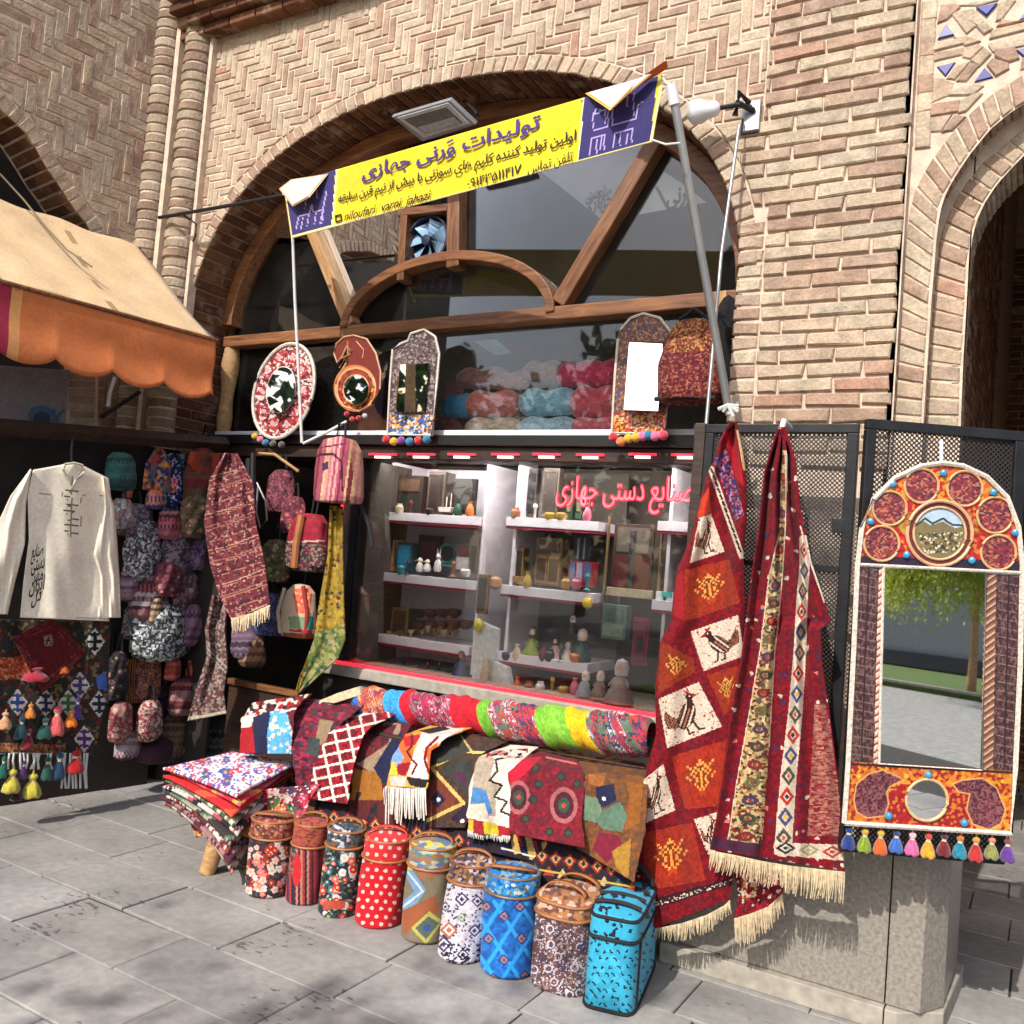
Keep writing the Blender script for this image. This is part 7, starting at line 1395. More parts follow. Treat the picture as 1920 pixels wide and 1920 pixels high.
# ---------------------------------------------------------------- the tall embroidered mirror
V5 = lambda pts: [(1520 + x / 3.84, 780 + y / 3.84) for x, y in pts]
bm = thing('tall_mirror', 'tall arched mirror in an embroidered orange and red frame with tassels below', 'mirror', BM.at(1740, 1555))
MOUT = [(1583, 1543), (1590, 1440), (1601, 1220), (1608, 1060), (1616, 990), (1638, 936), (1678, 896), (1725, 874), (1765, 868), (1805, 873), (1850, 894), (1888, 932), (1910, 988), (1917, 1060), (1913, 1250), (1904, 1440), (1896, 1563)]
MED = [((1728, 911), 32), ((1809, 916), 33), ((1668, 953), 32), ((1866, 966), 34), ((1653, 1019), 33), ((1872, 1036), 33)]
BWN = [S(96, 44, 50), S(130, 70, 66), S(70, 34, 44), S(150, 90, 80)]
def bmp(q):
    q.speck([S(190, 110, 30), S(206, 140, 40), S(170, 40, 30), S(196, 90, 40)], 9, 1, seed=4)
    q.poly([(1600, 1000), (1690, 930), (1760, 940), (1840, 940), (1920, 1010), (1920, 1080), (1600, 1060)], S(166, 30, 36)); q.speck([S(190, 40, 40), S(150, 24, 34), S(196, 120, 40)], 8, .6, [(1600, 1000), (1690, 930), (1760, 940), (1840, 940), (1920, 1010), (1920, 1080), (1600, 1060)], 6)
    q.speck([S(176, 140, 50), S(150, 110, 40)], 8, .7, [(1690, 960), (1712, 960), (1702, 1010), (1684, 990)]); q.speck([S(176, 140, 50), S(150, 110, 40)], 8, .7, [(1816, 960), (1836, 970), (1836, 1000), (1820, 1000)])
    q.poly([(1600, 1042), (1920, 1052), (1920, 1078), (1600, 1062)], S(44, 32, 50))
    for c, r in MED: q.circ(c, r, S(196, 150, 110)); q.circ(c, r - 3, S(90, 40, 44)); n_ = np.linalg.norm(q.px - np.array(c), axis=1) < r - 4; i = np.where(n_)[0]; k = h2(np.floor((q.px[i, 0] + 3 * np.sin(q.px[i, 1] * .5)) / 4), np.floor(q.px[i, 1] / 4), 3); q.c[i] = np.array([S(110, 48, 52), S(150, 60, 64), S(70, 34, 60), S(176, 110, 80), S(130, 40, 50)])[(k * 5).astype(int)]
    c = (1762, 1000); q.circ(c, 62, S(206, 170, 130)); q.circ(c, 58, S(104, 46, 42)); q.circ(c, 51, S(196, 160, 120)); q.circ(c, 48, S(120, 106, 70)); q.poly([(1716, 990), (1730, 976), (1745, 985), (1768, 978), (1790, 990), (1808, 986), (1800, 965), (1780, 955), (1745, 953), (1722, 970)], S(170, 190, 204)); q.line([(1718, 985), (1735, 972), (1748, 982), (1768, 972), (1785, 984), (1806, 985)], 4, S(60, 60, 56)); q.speck([S(60, 50, 40), S(206, 200, 180), S(140, 120, 70), S(96, 90, 50)], 5, .8, [(1720, 1000), (1806, 998), (1795, 1035), (1735, 1038)], 4)
    for s_ in ([(1608, 1062), (1650, 1062), (1640, 1430), (1590, 1430)], [(1868, 1075), (1915, 1078), (1904, 1446), (1862, 1446)]): q.poly(s_, S(70, 46, 46)); q.speck([S(64, 40, 42), S(86, 58, 56), S(104, 76, 72), S(54, 34, 38)], 4, 1, s_, 3, 9); [q.line([(s_[0][0] + (s_[3][0] - s_[0][0]) * k / 22 + 6, s_[0][1] + (s_[3][1] - s_[0][1]) * k / 22), (s_[1][0] + (s_[2][0] - s_[1][0]) * k / 22 - 6, s_[0][1] + (s_[3][1] - s_[0][1]) * (k + .4) / 22)], 1.8, S(130, 100, 92)) for k in range(22)]; q.line([((s_[0][0] + s_[1][0]) / 2, s_[0][1]), ((s_[2][0] + s_[3][0]) / 2, s_[2][1])], 3, S(44, 28, 30))
    for s_, cs in (([(1648, 1062), (1660, 1062), (1652, 1432), (1638, 1432)], [S(196, 170, 150), S(150, 60, 44), S(206, 196, 180)]), ([(1844, 1068), (1868, 1070), (1862, 1446), (1836, 1444)], [S(150, 84, 50), S(176, 158, 138), S(96, 62, 50)])):
        q.poly(s_, cs[0]); i = np.where(inpoly(q.px, s_))[0]; k = np.floor((q.px[i, 1] + .7 * q.px[i, 0]) / 4.5); q.c[i] = np.array(cs)[(k % 3).astype(int)]
    lo = [(1586, 1428), (1905, 1446), (1896, 1565), (1582, 1545)]; q.poly(lo, S(196, 120, 36)); q.speck([S(206, 140, 40), S(190, 96, 34), S(150, 34, 34)], 8, .8, lo, 5); q.poly([(1660, 1490), (1690, 1470), (1800, 1476), (1830, 1500), (1820, 1552), (1650, 1545)], S(150, 24, 34)); q.speck([S(166, 30, 34), S(140, 20, 34), S(196, 110, 40)], 7, .6, [(1660, 1490), (1690, 1470), (1800, 1476), (1830, 1500), (1820, 1552), (1650, 1545)], 2)
    for pz in (W2([(215, 800), (230, 720), (290, 670), (360, 650), (430, 680), (465, 700), (400, 730), (380, 760), (390, 820), (370, 880), (280, 890), (230, 860)]), W2([(710, 720), (760, 700), (860, 690), (930, 740), (975, 850), (950, 920), (890, 950), (810, 920), (780, 850), (795, 770), (740, 760)])):
        q.poly(pz, S(90, 40, 52)); q.speck([S(110, 50, 60), S(130, 80, 80), S(70, 32, 44)], 5, 1, pz, 4); q.line(list(pz) + [pz[0]], 3, S(206, 150, 90))
    q.line([(1586, 1432), (1905, 1449)], 5, S(60, 34, 30)); q.line([(1606, 1060), (1916, 1077)], 4, S(206, 190, 170))
    for x, y_ in ((1610, 1455), (1700, 1455), (1880, 1465)): q.circ((x, y_), 4, S(206, 170, 60))
W2 = lambda pts: [(1520 + x / 2.667, 1200 + y / 2.667) for x, y in pts]
bfr = board('frame', MOUT, BM, 1.55, S(190, 110, 40), bmp, bm, .022); rope_rim(MOUT, BM, .009, 'rimw', bfr, .003); rope_rim([(1606, 1058), (1916, 1074)], BM, .006, 'rimw', bfr, .004, False, 'trim')
for c, r in MED: rope_rim(ell(c, r, r, 0, 24), BM, .0042, cm(206, 160, 110), bfr, .003, name='medallion_cord')
rope_rim(ell((1762, 1000), 61, 61, 0, 30), BM, .006, cm(206, 160, 120), bfr, .004, name='medallion_cord'); rope_rim(ell((1762, 1000), 49, 49, 0, 30), BM, .004, cm(206, 170, 130), bfr, .003, name='medallion_cord')
outline('mirror_glass', [(1659, 1066), (1846, 1071), (1838, 1441), (1650, 1430)], BM, .004, 'mirror', bm, off=.005); rope_rim([(1657, 1063), (1849, 1069), (1841, 1444), (1648, 1432)], BM, .005, 'rimw', bm, .004, name='inner_rim')
outline('small_mirror', ell((1738, 1500), 38, 38, 0, 30), BM, .004, 'mirror', bm, off=.005); rope_rim(ell((1738, 1500), 39, 39, 0, 30), BM, .005, cm(206, 170, 120), bm, .006, name='inner_rim')
M['turq'] = plain('turquoise bead', S(50, 140, 180), .35, var=.1, coat=.3)
for x, y_ in V5([(590, 490), (955, 410), (1315, 550), (430, 760), (1470, 840), (690, 1000), (1160, 1040)]) + W2([(588, 675), (390, 880), (768, 915)]):
    mb = MB(); p = BM.at(x, y_, .004); mb.lathe(p, [(.001, .012), (.010, .008), (.013, -.004)], 12, axis='Y'); mb.build('bead', 'turq', bfr, smooth=True)
mb = MB(); mb.tube([BM.at(1765, 868, 0), BM.at(1765, 850, 0), BM.at(1765, 826, -.03)], .006, 6); mb.build('hanging_hook', 'white', bm)
M['tass'] = attr_mat('wool tassel', rough=1.0, var=.4, vscale=260, bump=.8, bscale=400, sheen=.4)
def tassel(plane, px, y0, y1, wpx, c, parent, c2=None, off=.006, name='tassel'):
    p = plane.at(px, y1, off); q = plane.at(px, y0, off); H = q[2] - p[2]; r = np.linalg.norm(plane.at(px + wpx / 2, y1, off) - p); th = np.linspace(0, 2 * math.pi, 17)[None]
    pr = np.array([(.3, 0), (.9, .0), (1, .08), (.85, .28), (.6, .45), (.34, .58), (.26, .62), (.44, .68), (.5, .75), (.4, .82), (.12, .86), (.1, 1.0)]); rr = pr[:, :1] * r * (1 + .10 * np.sin(8 * th)); h = pr[:, 1:] * H + (pr[:, 1:] < .1) * .004 * np.sin(11 * th)
    V = np.stack([p[0] + rr * np.cos(th), p[1] + rr * np.sin(th), p[2] + h], -1).reshape(-1, 3)
    def pn(k_):
        z_ = (k_.w[:, 2] - p[2]) / H; k_.c[z_ > .62] = S(*(c2 or c)); k_.c[(z_ > .57) & (z_ < .66)] = S(206, 196, 170); k_.c *= (.75 + .5 * h2(np.floor(k_.w[:, 0] * 900), np.floor(k_.w[:, 1] * 900)))[:, None]
    return woven(name, V, grid_quads(len(pr) - 1, 16), S(*c), pn, 'tass', parent, 0.0, flip=True)
TC = [((30, 50, 110), None), ((130, 150, 40), (206, 150, 40)), ((206, 90, 30), (206, 150, 40)), ((50, 90, 160), (40, 60, 110)), ((206, 90, 140), (226, 170, 180)), ((206, 150, 40), (190, 60, 40)), ((110, 30, 36), (90, 30, 50)), ((30, 120, 140), (196, 110, 40)), ((176, 40, 40), (206, 150, 40)), ((130, 130, 70), (206, 130, 90)), ((90, 50, 130), (120, 60, 60))]
for k, (c, c2) in enumerate(TC): x = 1590 + k * 29.8; y0 = 1545 + k * 2.05; tassel(BM, x, y0, y0 + 46 + (k % 3) * 3, 27, c, bm, c2, off=-.008)
# ---------------------------------------------------------------- what stands across the square and shows in that mirror
def RM(px, py, z=None, dist=None):
    h = BM.at(px, py, .005); d = dirs(px, py); r = d - 2 * (d @ BM.n) * BM.n; tt_ = (z - h[2]) / r[2] if z is not None else dist / np.linalg.norm(r); return h + r * tt_
g0, g1, gm = RM(1655, 1283, z=0), RM(1850, 1316, z=0), RM(1655, 1240, z=0)
ed = (g1 - g0); ed /= np.linalg.norm(ed); bkv = np.array([-ed[1], ed[0], 0])
if bkv @ (gm - g0) < 0: bkv = -bkv
lawn = [g0 - ed * 8, g1 + ed * 8, g1 + ed * 8 + bkv * 3.2, g0 - ed * 8 + bkv * 3.2]
mb = MB(); mb.prism([p + np.array([0, 0, .06]) for p in lawn], (0, 0, 1), .1); mb.build('lawn_bed', plain('mown grass', S(84, 104, 46), .95, var=.5, vscale=40, bump=.8, bscale=120), None, kind='structure')
mb = MB(); mb.prism([p + np.array([0, 0, .10]) for p in (lawn[0], lawn[1], lawn[1] + bkv * .12, lawn[0] + bkv * .12)], (0, 0, 1), .12); mb.build('kerb', 'stone', None, kind='structure')
gb = RM(1760, 1262, z=0) + bkv * .4; gwl = thing('grey_block', 'large grey stone block standing on the lawn across the square, seen in the tall mirror', 'stone block', gb)
w_ = 2.0; mb = MB(); mb.prism([gb + ed * (-w_) + np.array([0, 0, 1.7]), gb + ed * w_ + np.array([0, 0, 1.7]), gb + ed * w_ + bkv * 1.5 + np.array([0, 0, 1.7]), gb - ed * w_ + bkv * 1.5 + np.array([0, 0, 1.7])], (0, 0, 1), 1.7); mb.build('block', cm(150, 150, 150), gwl, bevel=.03)
mb = MB(); mb.prism([gb + ed * (-w_ - .1) - bkv * .1 + np.array([0, 0, .32]), gb + ed * (w_ + .1) - bkv * .1 + np.array([0, 0, .32]), gb + ed * (w_ + .1) + bkv * 1.6 + np.array([0, 0, .32]), gb - ed * (w_ + .1) + bkv * 1.6 + np.array([0, 0, .32])], (0, 0, 1), .3); mb.build('base', cm(60, 60, 62), gwl, bevel=.01)
tr_ = RM(1806, 1300, z=0.06) + bkv * .25; wt = thing('weeping_tree', 'small weeping tree with hanging green leaves, seen in the tall mirror', 'tree', tr_)
mb = MB(); mb.tube([tr_, tr_ + np.array([.02, 0, .6]), tr_ + np.array([-.02, .02, 1.3]), tr_ + np.array([.03, 0, 2.1])], [.075, .06, .055, .05], 10); mb.build('trunk', 'wood_light', wt, smooth=True)
tc = tr_ + np.array([0, 0, 2.1]) - ed * .45
vv, ff, ccol = [], [], []; rr_ = np.random.default_rng(11)
for k in range(1500):
    a = rr_.uniform(0, 2 * math.pi); rad_ = 1.25 * math.sqrt(rr_.uniform(.02, 1)); L_ = rr_.uniform(.4, 1.15); top_ = tc + np.array([rad_ * .75 * math.cos(a), rad_ * .75 * math.sin(a), .55 * (1 - (rad_ / 1.3) ** 2) + rr_.uniform(-.1, .1)])
    for j in range(9):
        tq = j / 8; p = top_ + np.array([math.cos(a) * .3 * tq, math.sin(a) * .3 * tq, -L_ * tq ** 1.3]) + rr_.normal(0, .03, 3); d_ = rr_.normal(0, 1, 3); d_[2] = -abs(d_[2]) - .8; d_ /= np.linalg.norm(d_); s_ = np.cross(d_, rr_.normal(0, 1, 3)); s_ /= np.linalg.norm(s_); n0 = len(vv)
        vv += [p, p + d_ * .05 + s_ * .018, p + d_ * .11, p + d_ * .05 - s_ * .018]; ff.append((n0, n0 + 1, n0 + 2, n0 + 3)); g_ = rr_.uniform(.7, 1.3); ccol.append(np.array(S(150, 160, 64)) * g_)
leafm = attr_mat('hanging leaves', .6, .2, 20, 0); lt_ = leafm.node_tree; lb_ = lt_.nodes['Principled BSDF']; tl = lt_.nodes.new('ShaderNodeBsdfTranslucent'); tl.inputs[0].default_value = (*S(176, 186, 70), 1)
ms_ = lt_.nodes.new('ShaderNodeMixShader'); ms_.inputs[0].default_value = .5; lt_.links.new(lb_.outputs[0], ms_.inputs[1]); lt_.links.new(tl.outputs[0], ms_.inputs[2]); lt_.links.new(ms_.outputs[0], lt_.nodes['Material Output'].inputs[0])
V = np.array(vv); me = mesh_np('crown', V - wloc(wt), ff, ccol, False); put('crown', me, leafm, wt, kind='stuff')
fa = RM(1700, 1110, dist=26); far = thing('far_building', 'distant pale building behind the lawn, seen only in the tall mirror', 'building', (fa[0], fa[1], 0))
fd = np.array([fa[0], fa[1], 0]) - np.array([0, 3.5, 0]); fd /= np.linalg.norm(fd); fs = np.array([-fd[1], fd[0], 0]); c_ = np.array([fa[0], fa[1], 0])
mb = MB(); mb.prism([c_ + fs * s_ * 14 + fd * k + np.array([0, 0, 5.5]) for s_, k in ((-1, 0), (1, 0), (1, 6), (-1, 6))], (0, 0, 1), 5.5); mb.build('wall', cm(170, 156, 140), far)
for k in range(9):
    q = c_ + fs * (-12 + 3 * k) - fd * .02; mb = MB(); mb.prism([q + fs * .7 + np.array([0, 0, 1.]), q - fs * .7 + np.array([0, 0, 1.]), q - fs * .7 + np.array([0, 0, 3.4]), q + fs * .7 + np.array([0, 0, 3.4])], -fd, .1); mb.build('window', cm(50, 54, 60, .2), far)
# dark belt of trees added behind the viewer to darken pane and mirror reflections
vv, ff, ccol = [], [], []; g_ = np.random.default_rng(21)
for k in range(17):
    cx, cy, hh = -27 + k * 2.1 + g_.uniform(-.6, .6), -15.5 + g_.uniform(-1.5, 1.5), g_.uniform(6.5, 9.0)
    for j in range(520):
        d_ = g_.normal(0, 1, 3); d_ /= np.linalg.norm(d_); p = np.array([cx, cy, hh * .56]) + d_ * np.array([1.7, 1.5, hh * .46]) * g_.uniform(.6, 1.0); n1 = g_.normal(0, 1, 3); n1 /= np.linalg.norm(n1); n2 = np.cross(n1, g_.normal(0, 1, 3)); n2 /= np.linalg.norm(n2); s2 = g_.uniform(.16, .34); q0 = len(vv)
        vv += [p - n1 * s2, p + n2 * s2 * .6, p + n1 * s2, p - n2 * s2 * .6]; ff.append((q0, q0 + 1, q0 + 2, q0 + 3)); ccol.append(np.array(S(66, 82, 40)) * g_.uniform(.6, 1.3))
    for j in range(6):
        a0_, a1_ = 2 * math.pi * j / 6, 2 * math.pi * (j + 1) / 6; q0 = len(vv); vv += [(cx + .2 * math.cos(a0_), cy + .2 * math.sin(a0_), -.02), (cx + .2 * math.cos(a1_), cy + .2 * math.sin(a1_), -.02), (cx + .13 * math.cos(a1_), cy + .13 * math.sin(a1_), hh * .5), (cx + .13 * math.cos(a0_), cy + .13 * math.sin(a0_), hh * .5)]; ff.append((q0, q0 + 1, q0 + 2, q0 + 3)); ccol.append(np.array(S(84, 66, 48)))
put('added_treeline', mesh_np('added_treeline', np.array(vv, float), ff, ccol, False), attr_mat('dark foliage', .7, .2, 3, 0), None, kind='stuff', label='belt of dark trees added behind the viewer to darken reflections in the panes')
# thin crowned street tree added unseen behind the viewer; its leaves dapple the paving
tb_ = np.array([-3.4, -5.2, 0]); tt2 = thing('street_tree', 'thin crowned street tree standing unseen behind the viewer, dappling the paving', 'tree', tb_); g_ = np.random.default_rng(5)
mb = MB(); mb.tube([tb_, tb_ + np.array([.05, 0, 2.0]), tb_ + np.array([.0, .08, 4.2])], [.12, .09, .06], 10); mb.build('trunk', 'wood_light', tt2, smooth=True)
vv, ff, ccol = [], [], []; mb = MB()
for k in range(16):
    a_ = g_.uniform(0, 6.28); tip = tb_ + np.array([1.9 * math.cos(a_) * g_.uniform(.5, 1) + .6, 1.5 * math.sin(a_) * g_.uniform(.5, 1), g_.uniform(4.9, 6.3)]); st_ = tb_ + np.array([.02, .05, g_.uniform(3.0, 4.2)]); mb.tube([st_, (st_ + tip) / 2 + np.array([0, 0, .15]), tip], [.03, .02, .008], 5)
    for j in range(52):
        p = st_ + (tip - st_) * g_.uniform(.45, 1.1) + g_.normal(0, .26, 3); n1 = g_.normal(0, 1, 3); n1 /= np.linalg.norm(n1); n2 = np.cross(n1, g_.normal(0, 1, 3)); n2 /= np.linalg.norm(n2); s2 = g_.uniform(.05, .09); q0 = len(vv)
        vv += [p - n1 * s2, p + n2 * s2 * .55, p + n1 * s2, p - n2 * s2 * .55]; ff.append((q0, q0 + 1, q0 + 2, q0 + 3)); ccol.append(np.array(S(96, 112, 50)) * g_.uniform(.7, 1.3))
mb.build('limbs', 'wood_light', tt2, smooth=True)
V = np.array(vv); put('crown', mesh_np('crown', V - wloc(tt2), ff, ccol, False), leafm, tt2, kind='stuff')
# ================================================================ the neighbouring stall on the left
LP = SW.off(.82); LQ = SW.off(.55); LR = SW.off(.35)
aw = thing('orange_awning', 'tan awning with an orange scalloped valance over the stall at the left', 'awning', SW.off(.4).at(300, 560))
A1 = SW.off(.03).at(258, 462); B1 = SW.off(.80).at(405, 638); LA_ = 2.6
A2 = A1 + SWD * LA_; B2 = B1 + SWD * LA_
ns, nt_ = 70, 26; s_, t_ = np.meshgrid(np.linspace(0, 1, ns + 1), np.linspace(0, 1, nt_ + 1))
V = (A1 * ((1 - s_) * (1 - t_))[..., None] + A2 * (s_ * (1 - t_))[..., None] + B1 * ((1 - s_) * t_)[..., None] + B2 * (s_ * t_)[..., None])
V[..., 2] += -.035 * np.sin(np.pi * t_) * (.6 + .4 * np.sin(s_ * 11)) + .008 * np.sin(s_ * 40 + t_ * 6)
woven('canopy', V.reshape(-1, 3), grid_quads(nt_, ns), S(212, 180, 138), lambda q: (q.speck([S(212, 180, 138), S(215, 184, 143), S(209, 176, 134)], 40, .6, seed=2), [q.mask(np.abs((q.w - B1) @ SWD - l0) < .008, S(160, 126, 88)) for l0 in (.02, .62, 1.22, 1.82)]), 'smooth', aw, .003)
nv_ = 14; ns = 200; s_, t_ = np.meshgrid(np.linspace(0, 1, ns + 1), np.linspace(0, 1, nv_ + 1)); L_ = s_ * LA_
drop = (.315 + .065 * np.abs(np.sin(np.pi * (L_ - .02) / .30)) ** .6) * t_
V = B1 + SWD * L_[..., None] + SWN * (.016 * np.sin(t_ * 7 + L_ * 2) * t_ + .02 * t_)[..., None]; V[..., 2] -= drop
def vp(q):
    l_ = (q.w - B1) @ SWD; q.c[:] = S(202, 114, 62); m_ = l_ > 1.16; q.c[m_] = S(160, 40, 66); m_ = (l_ > 1.10) & (l_ <= 1.16); q.c[m_] = S(214, 150, 90); q.speck([S(202, 114, 62), S(206, 120, 68)], 30, .25, [(30, 400), (420, 400), (420, 800), (30, 800)])
woven('valance', V.reshape(-1, 3), grid_quads(nv_, ns), S(206, 108, 48), vp, 'smooth', aw, .002)
mb = MB(); mb.tube([B1 + SWD * -.01, B1 + SWD * LA_], .013, 8); mb.build('front_rod', 'wood', aw, smooth=True)
mb = MB(); mb.tube([A1, (A1 + B1) / 2 + np.array([0, 0, -.06]), B1], .012, 8); mb.build('side_rod', 'black_metal', aw, smooth=True)
mb = MB(); mb.tube([LR.at(190, 782), SW.off(.6).at(262, 735)], .012, 8); mb.build('arm', 'black_metal', aw, smooth=True)
mb = MB(); mb.tube([SW.off(.7).at(216, 705), SW.off(.6).at(206, 735), SW.off(.55).at(203, 760)], .011, 8); mb.build('tie_rope', 'rope', aw, smooth=True)
cable = [SW.off(.02).at(0, 326), SW.off(.10).at(45, 375), SW.off(.25).at(85, 425), SW.off(.42).at(125, 468), SW.off(.55).at(172, 500)]
mb = MB(); mb.tube(cable, .006, 6); mb.build('slack_cable', plain('grey brown cable', S(120, 104, 76), .7), None, smooth=True, label='slack grey cable drooping over the tan awning', cat='cable')
sg = thing('grey_sign', 'grey sign board with a blue scroll emblem under the awning valance', 'sign', LR.at(65, 790))
outline('board', [(-60, 680), (0, 685), (131, 694), (123, 796), (-60, 790)], LR, .02, cm(128, 124, 124), sg)
outline('emblem', ell((79, 780), 26, 20, .1, 26)[13:] + [(58, 792)], LR, .004, cm(60, 96, 130), sg, off=.006); outline('emblem', ell((79, 786), 15, 14, .1, 20), LR, .004, cm(26, 44, 76), sg, off=.011)
for k in (0, 1): mb = MB(); mb.tube([LR.at(96 + k * 12, 798, .01), LR.at(104 + k * 5, 780, .01), LR.at(102 + k * 18, 768, .01)], .005, 6); mb.build('emblem', cm(60, 96, 130), sg, smooth=True)
st = thing('brick_stub', 'short pale brick pillar between the grey sign and the corner columns', 'pillar', LR.at(165, 800)); items = []
for k in range(12):
    y_ = 796 - k * 14; p4 = [(131 - k * .2, y_), (178, y_ + 2), (180, y_ - 10), (132, y_ - 12)]; q = LR.at(*np.array(p4, float).T, -.05); items.append((list(q), SWN, 0.0))
lay(st, items, 'brick'); outline('mortar', [(126, 800), (182, 803), (186, 640), (130, 640)], LR, .06, 'mortar', st, off=-.058)
bm0, bm1 = SW.off(.62).at(-60, 796), pt(424, 833, 4.0)
mb = MB(); d_ = bm1 - bm0; mb.tube([bm0, bm1], [.045, .045], 4); mb.build('stall_beam', 'wood_dark', None, label='dark timber beam carrying the goods of the left stall below the awning', cat='beam')
for k, (a, b_) in enumerate((((-20, 814), (34, 812)), ((34, 830), (22, 925)))): mb = MB(); mb.tube([SW.off(.4).at(*a), SW.off(.4).at(*b_)], .013, 8); mb.build('red_tube_light', 'red_led', None, smooth=True, label=('level', 'slanting')[k] + ' red light tube behind the white shirt at the far left', cat='tube light', group='red light tubes at the far left')
# dark sheets put where the stall lies in deep shade
bd_ = thing('stall_backing', 'dark sheets standing in for the shade at the back of the left stall', 'stall', SW.off(.1).at(150, 1300))
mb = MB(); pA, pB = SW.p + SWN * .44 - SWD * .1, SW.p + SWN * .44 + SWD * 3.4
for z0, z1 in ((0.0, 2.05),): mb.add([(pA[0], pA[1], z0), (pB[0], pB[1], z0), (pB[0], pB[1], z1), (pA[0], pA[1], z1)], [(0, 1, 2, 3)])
mb.build('dark_back_sheet', 'dark', bd_)
mb = MB(); mb.box((-4.75, 3.90, 0), (-4.30, 3.92, 2.05)); mb.build('dark_side_sheet', 'dark', bd_)
# ---------------------------------------------------------------- white shirt
shp = SW.off(.86); sh = thing('white_shirt', 'off white collarless shirt with black brush writing hanging at the far left', 'shirt', shp.at(130, 1160))
SC = S(236, 225, 202)
wr = lambda a, ph: (lambda s, t: .5 * a * np.sin(s * 11 + t * 3 + ph) * (.3 + t) + .3 * a * np.sin(s * 23 - t * 9 + ph) * t + .02 * np.sin(np.pi * s))
def shirtp(q):
    for k in range(7): q.line([(122 - (k % 2), 918 + k * 13), (146, 922 + k * 13)], 2.2, S(96, 80, 60)); q.line([(126, 924 + k * 13), (140, 921 + k * 13)], 1.6, S(130, 110, 84))
    q.line([(135, 890), (133, 1005)], 1.6, S(140, 124, 100)); q.line([(117, 912), (115, 1005)], 1.3, S(160, 146, 124)); q.line([(152, 915), (152, 1008)], 1.3, S(160, 146, 124)); q.line([(60, 925), (115, 928)], 1.2, S(170, 158, 140)); q.line([(155, 928), (200, 930)], 1.2, S(170, 158, 140)); q.line([(38, 1152), (205, 1160)], 2, S(186, 176, 156))
sheet('body', [(122, 870), (62, 881), (52, 930), (55, 1010), (44, 1090), (38, 1158)], [(154, 872), (204, 897), (208, 930), (200, 1000), (203, 1090), (205, 1165)], shp, 3, SC, shirtp, wr(.014, 1), 'smooth', sh, .004)
sheet('sleeve', [(64, 880), (26, 932), (2, 985), (-12, 1080), (-22, 1150)], [(66, 884), (56, 945), (54, 1020), (36, 1090), (22, 1152)], shp, 3, SC, None, wr(.02, 2), 'smooth', sh, .004).location.y -= .02
sheet('sleeve', [(200, 895), (199, 960), (180, 1040), (193, 1080), (192, 1158)], [(204, 897), (222, 950), (228, 1020), (232, 1090), (234, 1158)], shp, 3, SC, None, wr(.02, 4), 'smooth', sh, .004).location.y -= .025
rope_rim([(122, 870), (118, 880), (128, 900), (134, 914), (142, 900), (158, 884), (154, 872), (140, 868)], shp, .007, cm(196, 186, 166), sh, .03, name='collar')
outline('collar_lining', [(126, 870), (150, 871), (146, 884), (135, 890), (126, 884)], shp, .003, cm(150, 116, 96), sh, off=.012)
for k, (tx, x0, y0, x1, y1, h_) in enumerate((('صنایع', 58, 1046, 80, 1040, .09), ('دستی', 58, 1072, 82, 1064, .10), ('مهر', 60, 1092, 80, 1086, .09), ('ایران', 54, 1112, 82, 1104, .10), ('دل', 58, 1134, 76, 1124, .09))): letters(tx, 'lettering', 'ink', shp.at(x0, y0, .045), shp.at(x1, y1, .045), UPV, h_, SWN, sh, bold=.02)
mb = MB(); mb.tube([shp.at(136, 884, -.01), shp.at(134, 850, -.03), shp.at(136, 822, -.1)], .006, 6); mb.build('hanger_hook', 'black_metal', sh)
# ---------------------------------------------------------------- woven hanging with tassels
KP2 = SW.off(.80)
def hang(q):
    q.speck([S(40, 44, 40), S(60, 36, 30), S(30, 50, 46), S(90, 40, 34), S(110, 96, 60)], 9, .8, seed=3)
    q.poly([(-10, 1240), (60, 1225), (60, 1260), (-10, 1275)], S(150, 60, 30)); q.speck([S(170, 70, 36), S(140, 50, 28), S(180, 120, 90)], 6, .9, [(-10, 1232), (125, 1240), (125, 1270), (-10, 1275)], 2)
    def dia(c, rx, ry, col): q.poly([(c[0], c[1] - ry), (c[0] + rx, c[1]), (c[0], c[1] + ry), (c[0] - rx, c[1])], S(196, 190, 176)); [q.line([(c[0] - rx * (1 - abs(d_)) * .6, c[1] + ry * d_), (c[0] + rx * (1 - abs(d_)) * .6, c[1] + ry * d_)], 6, col) for d_ in (-.5, 0, .5)]; q.line([(c[0], c[1] - ry * .6), (c[0], c[1] + ry * .6)], 6, col)
    for c, col in (((33, 1317), S(40, 70, 130)), ((86, 1318), S(30, 40, 70)), ((178, 1203), S(30, 24, 30)), ((186, 1320), S(30, 40, 60)), ((128, 1318), S(60, 110, 60)), ((150, 1285), S(70, 60, 110)), ((158, 1385), S(90, 40, 110))): dia(c, 19, 26, col)
    q.poly([(180, 1270), (200, 1258), (200, 1295), (184, 1292)], S(70, 100, 170)); q.speck([S(150, 80, 50), S(110, 60, 40), S(170, 120, 70)], 5, .9, [(-10, 1392), (122, 1398), (122, 1412), (-10, 1410)], 5); q.line([(-5, 1412), (125, 1413)], 2, S(180, 170, 150))
hk = sheet('woven_hanging', [(-60, 1160), (-60, 1412)], [(208, 1166), (202, 1300), (176, 1420)], KP2, 2.4, S(50, 40, 36), hang, fold(.012, 14), 'cloth', None, .006, label='dark woven hanging with white diamonds and rows of tassels below the white shirt', cat='wall hanging')
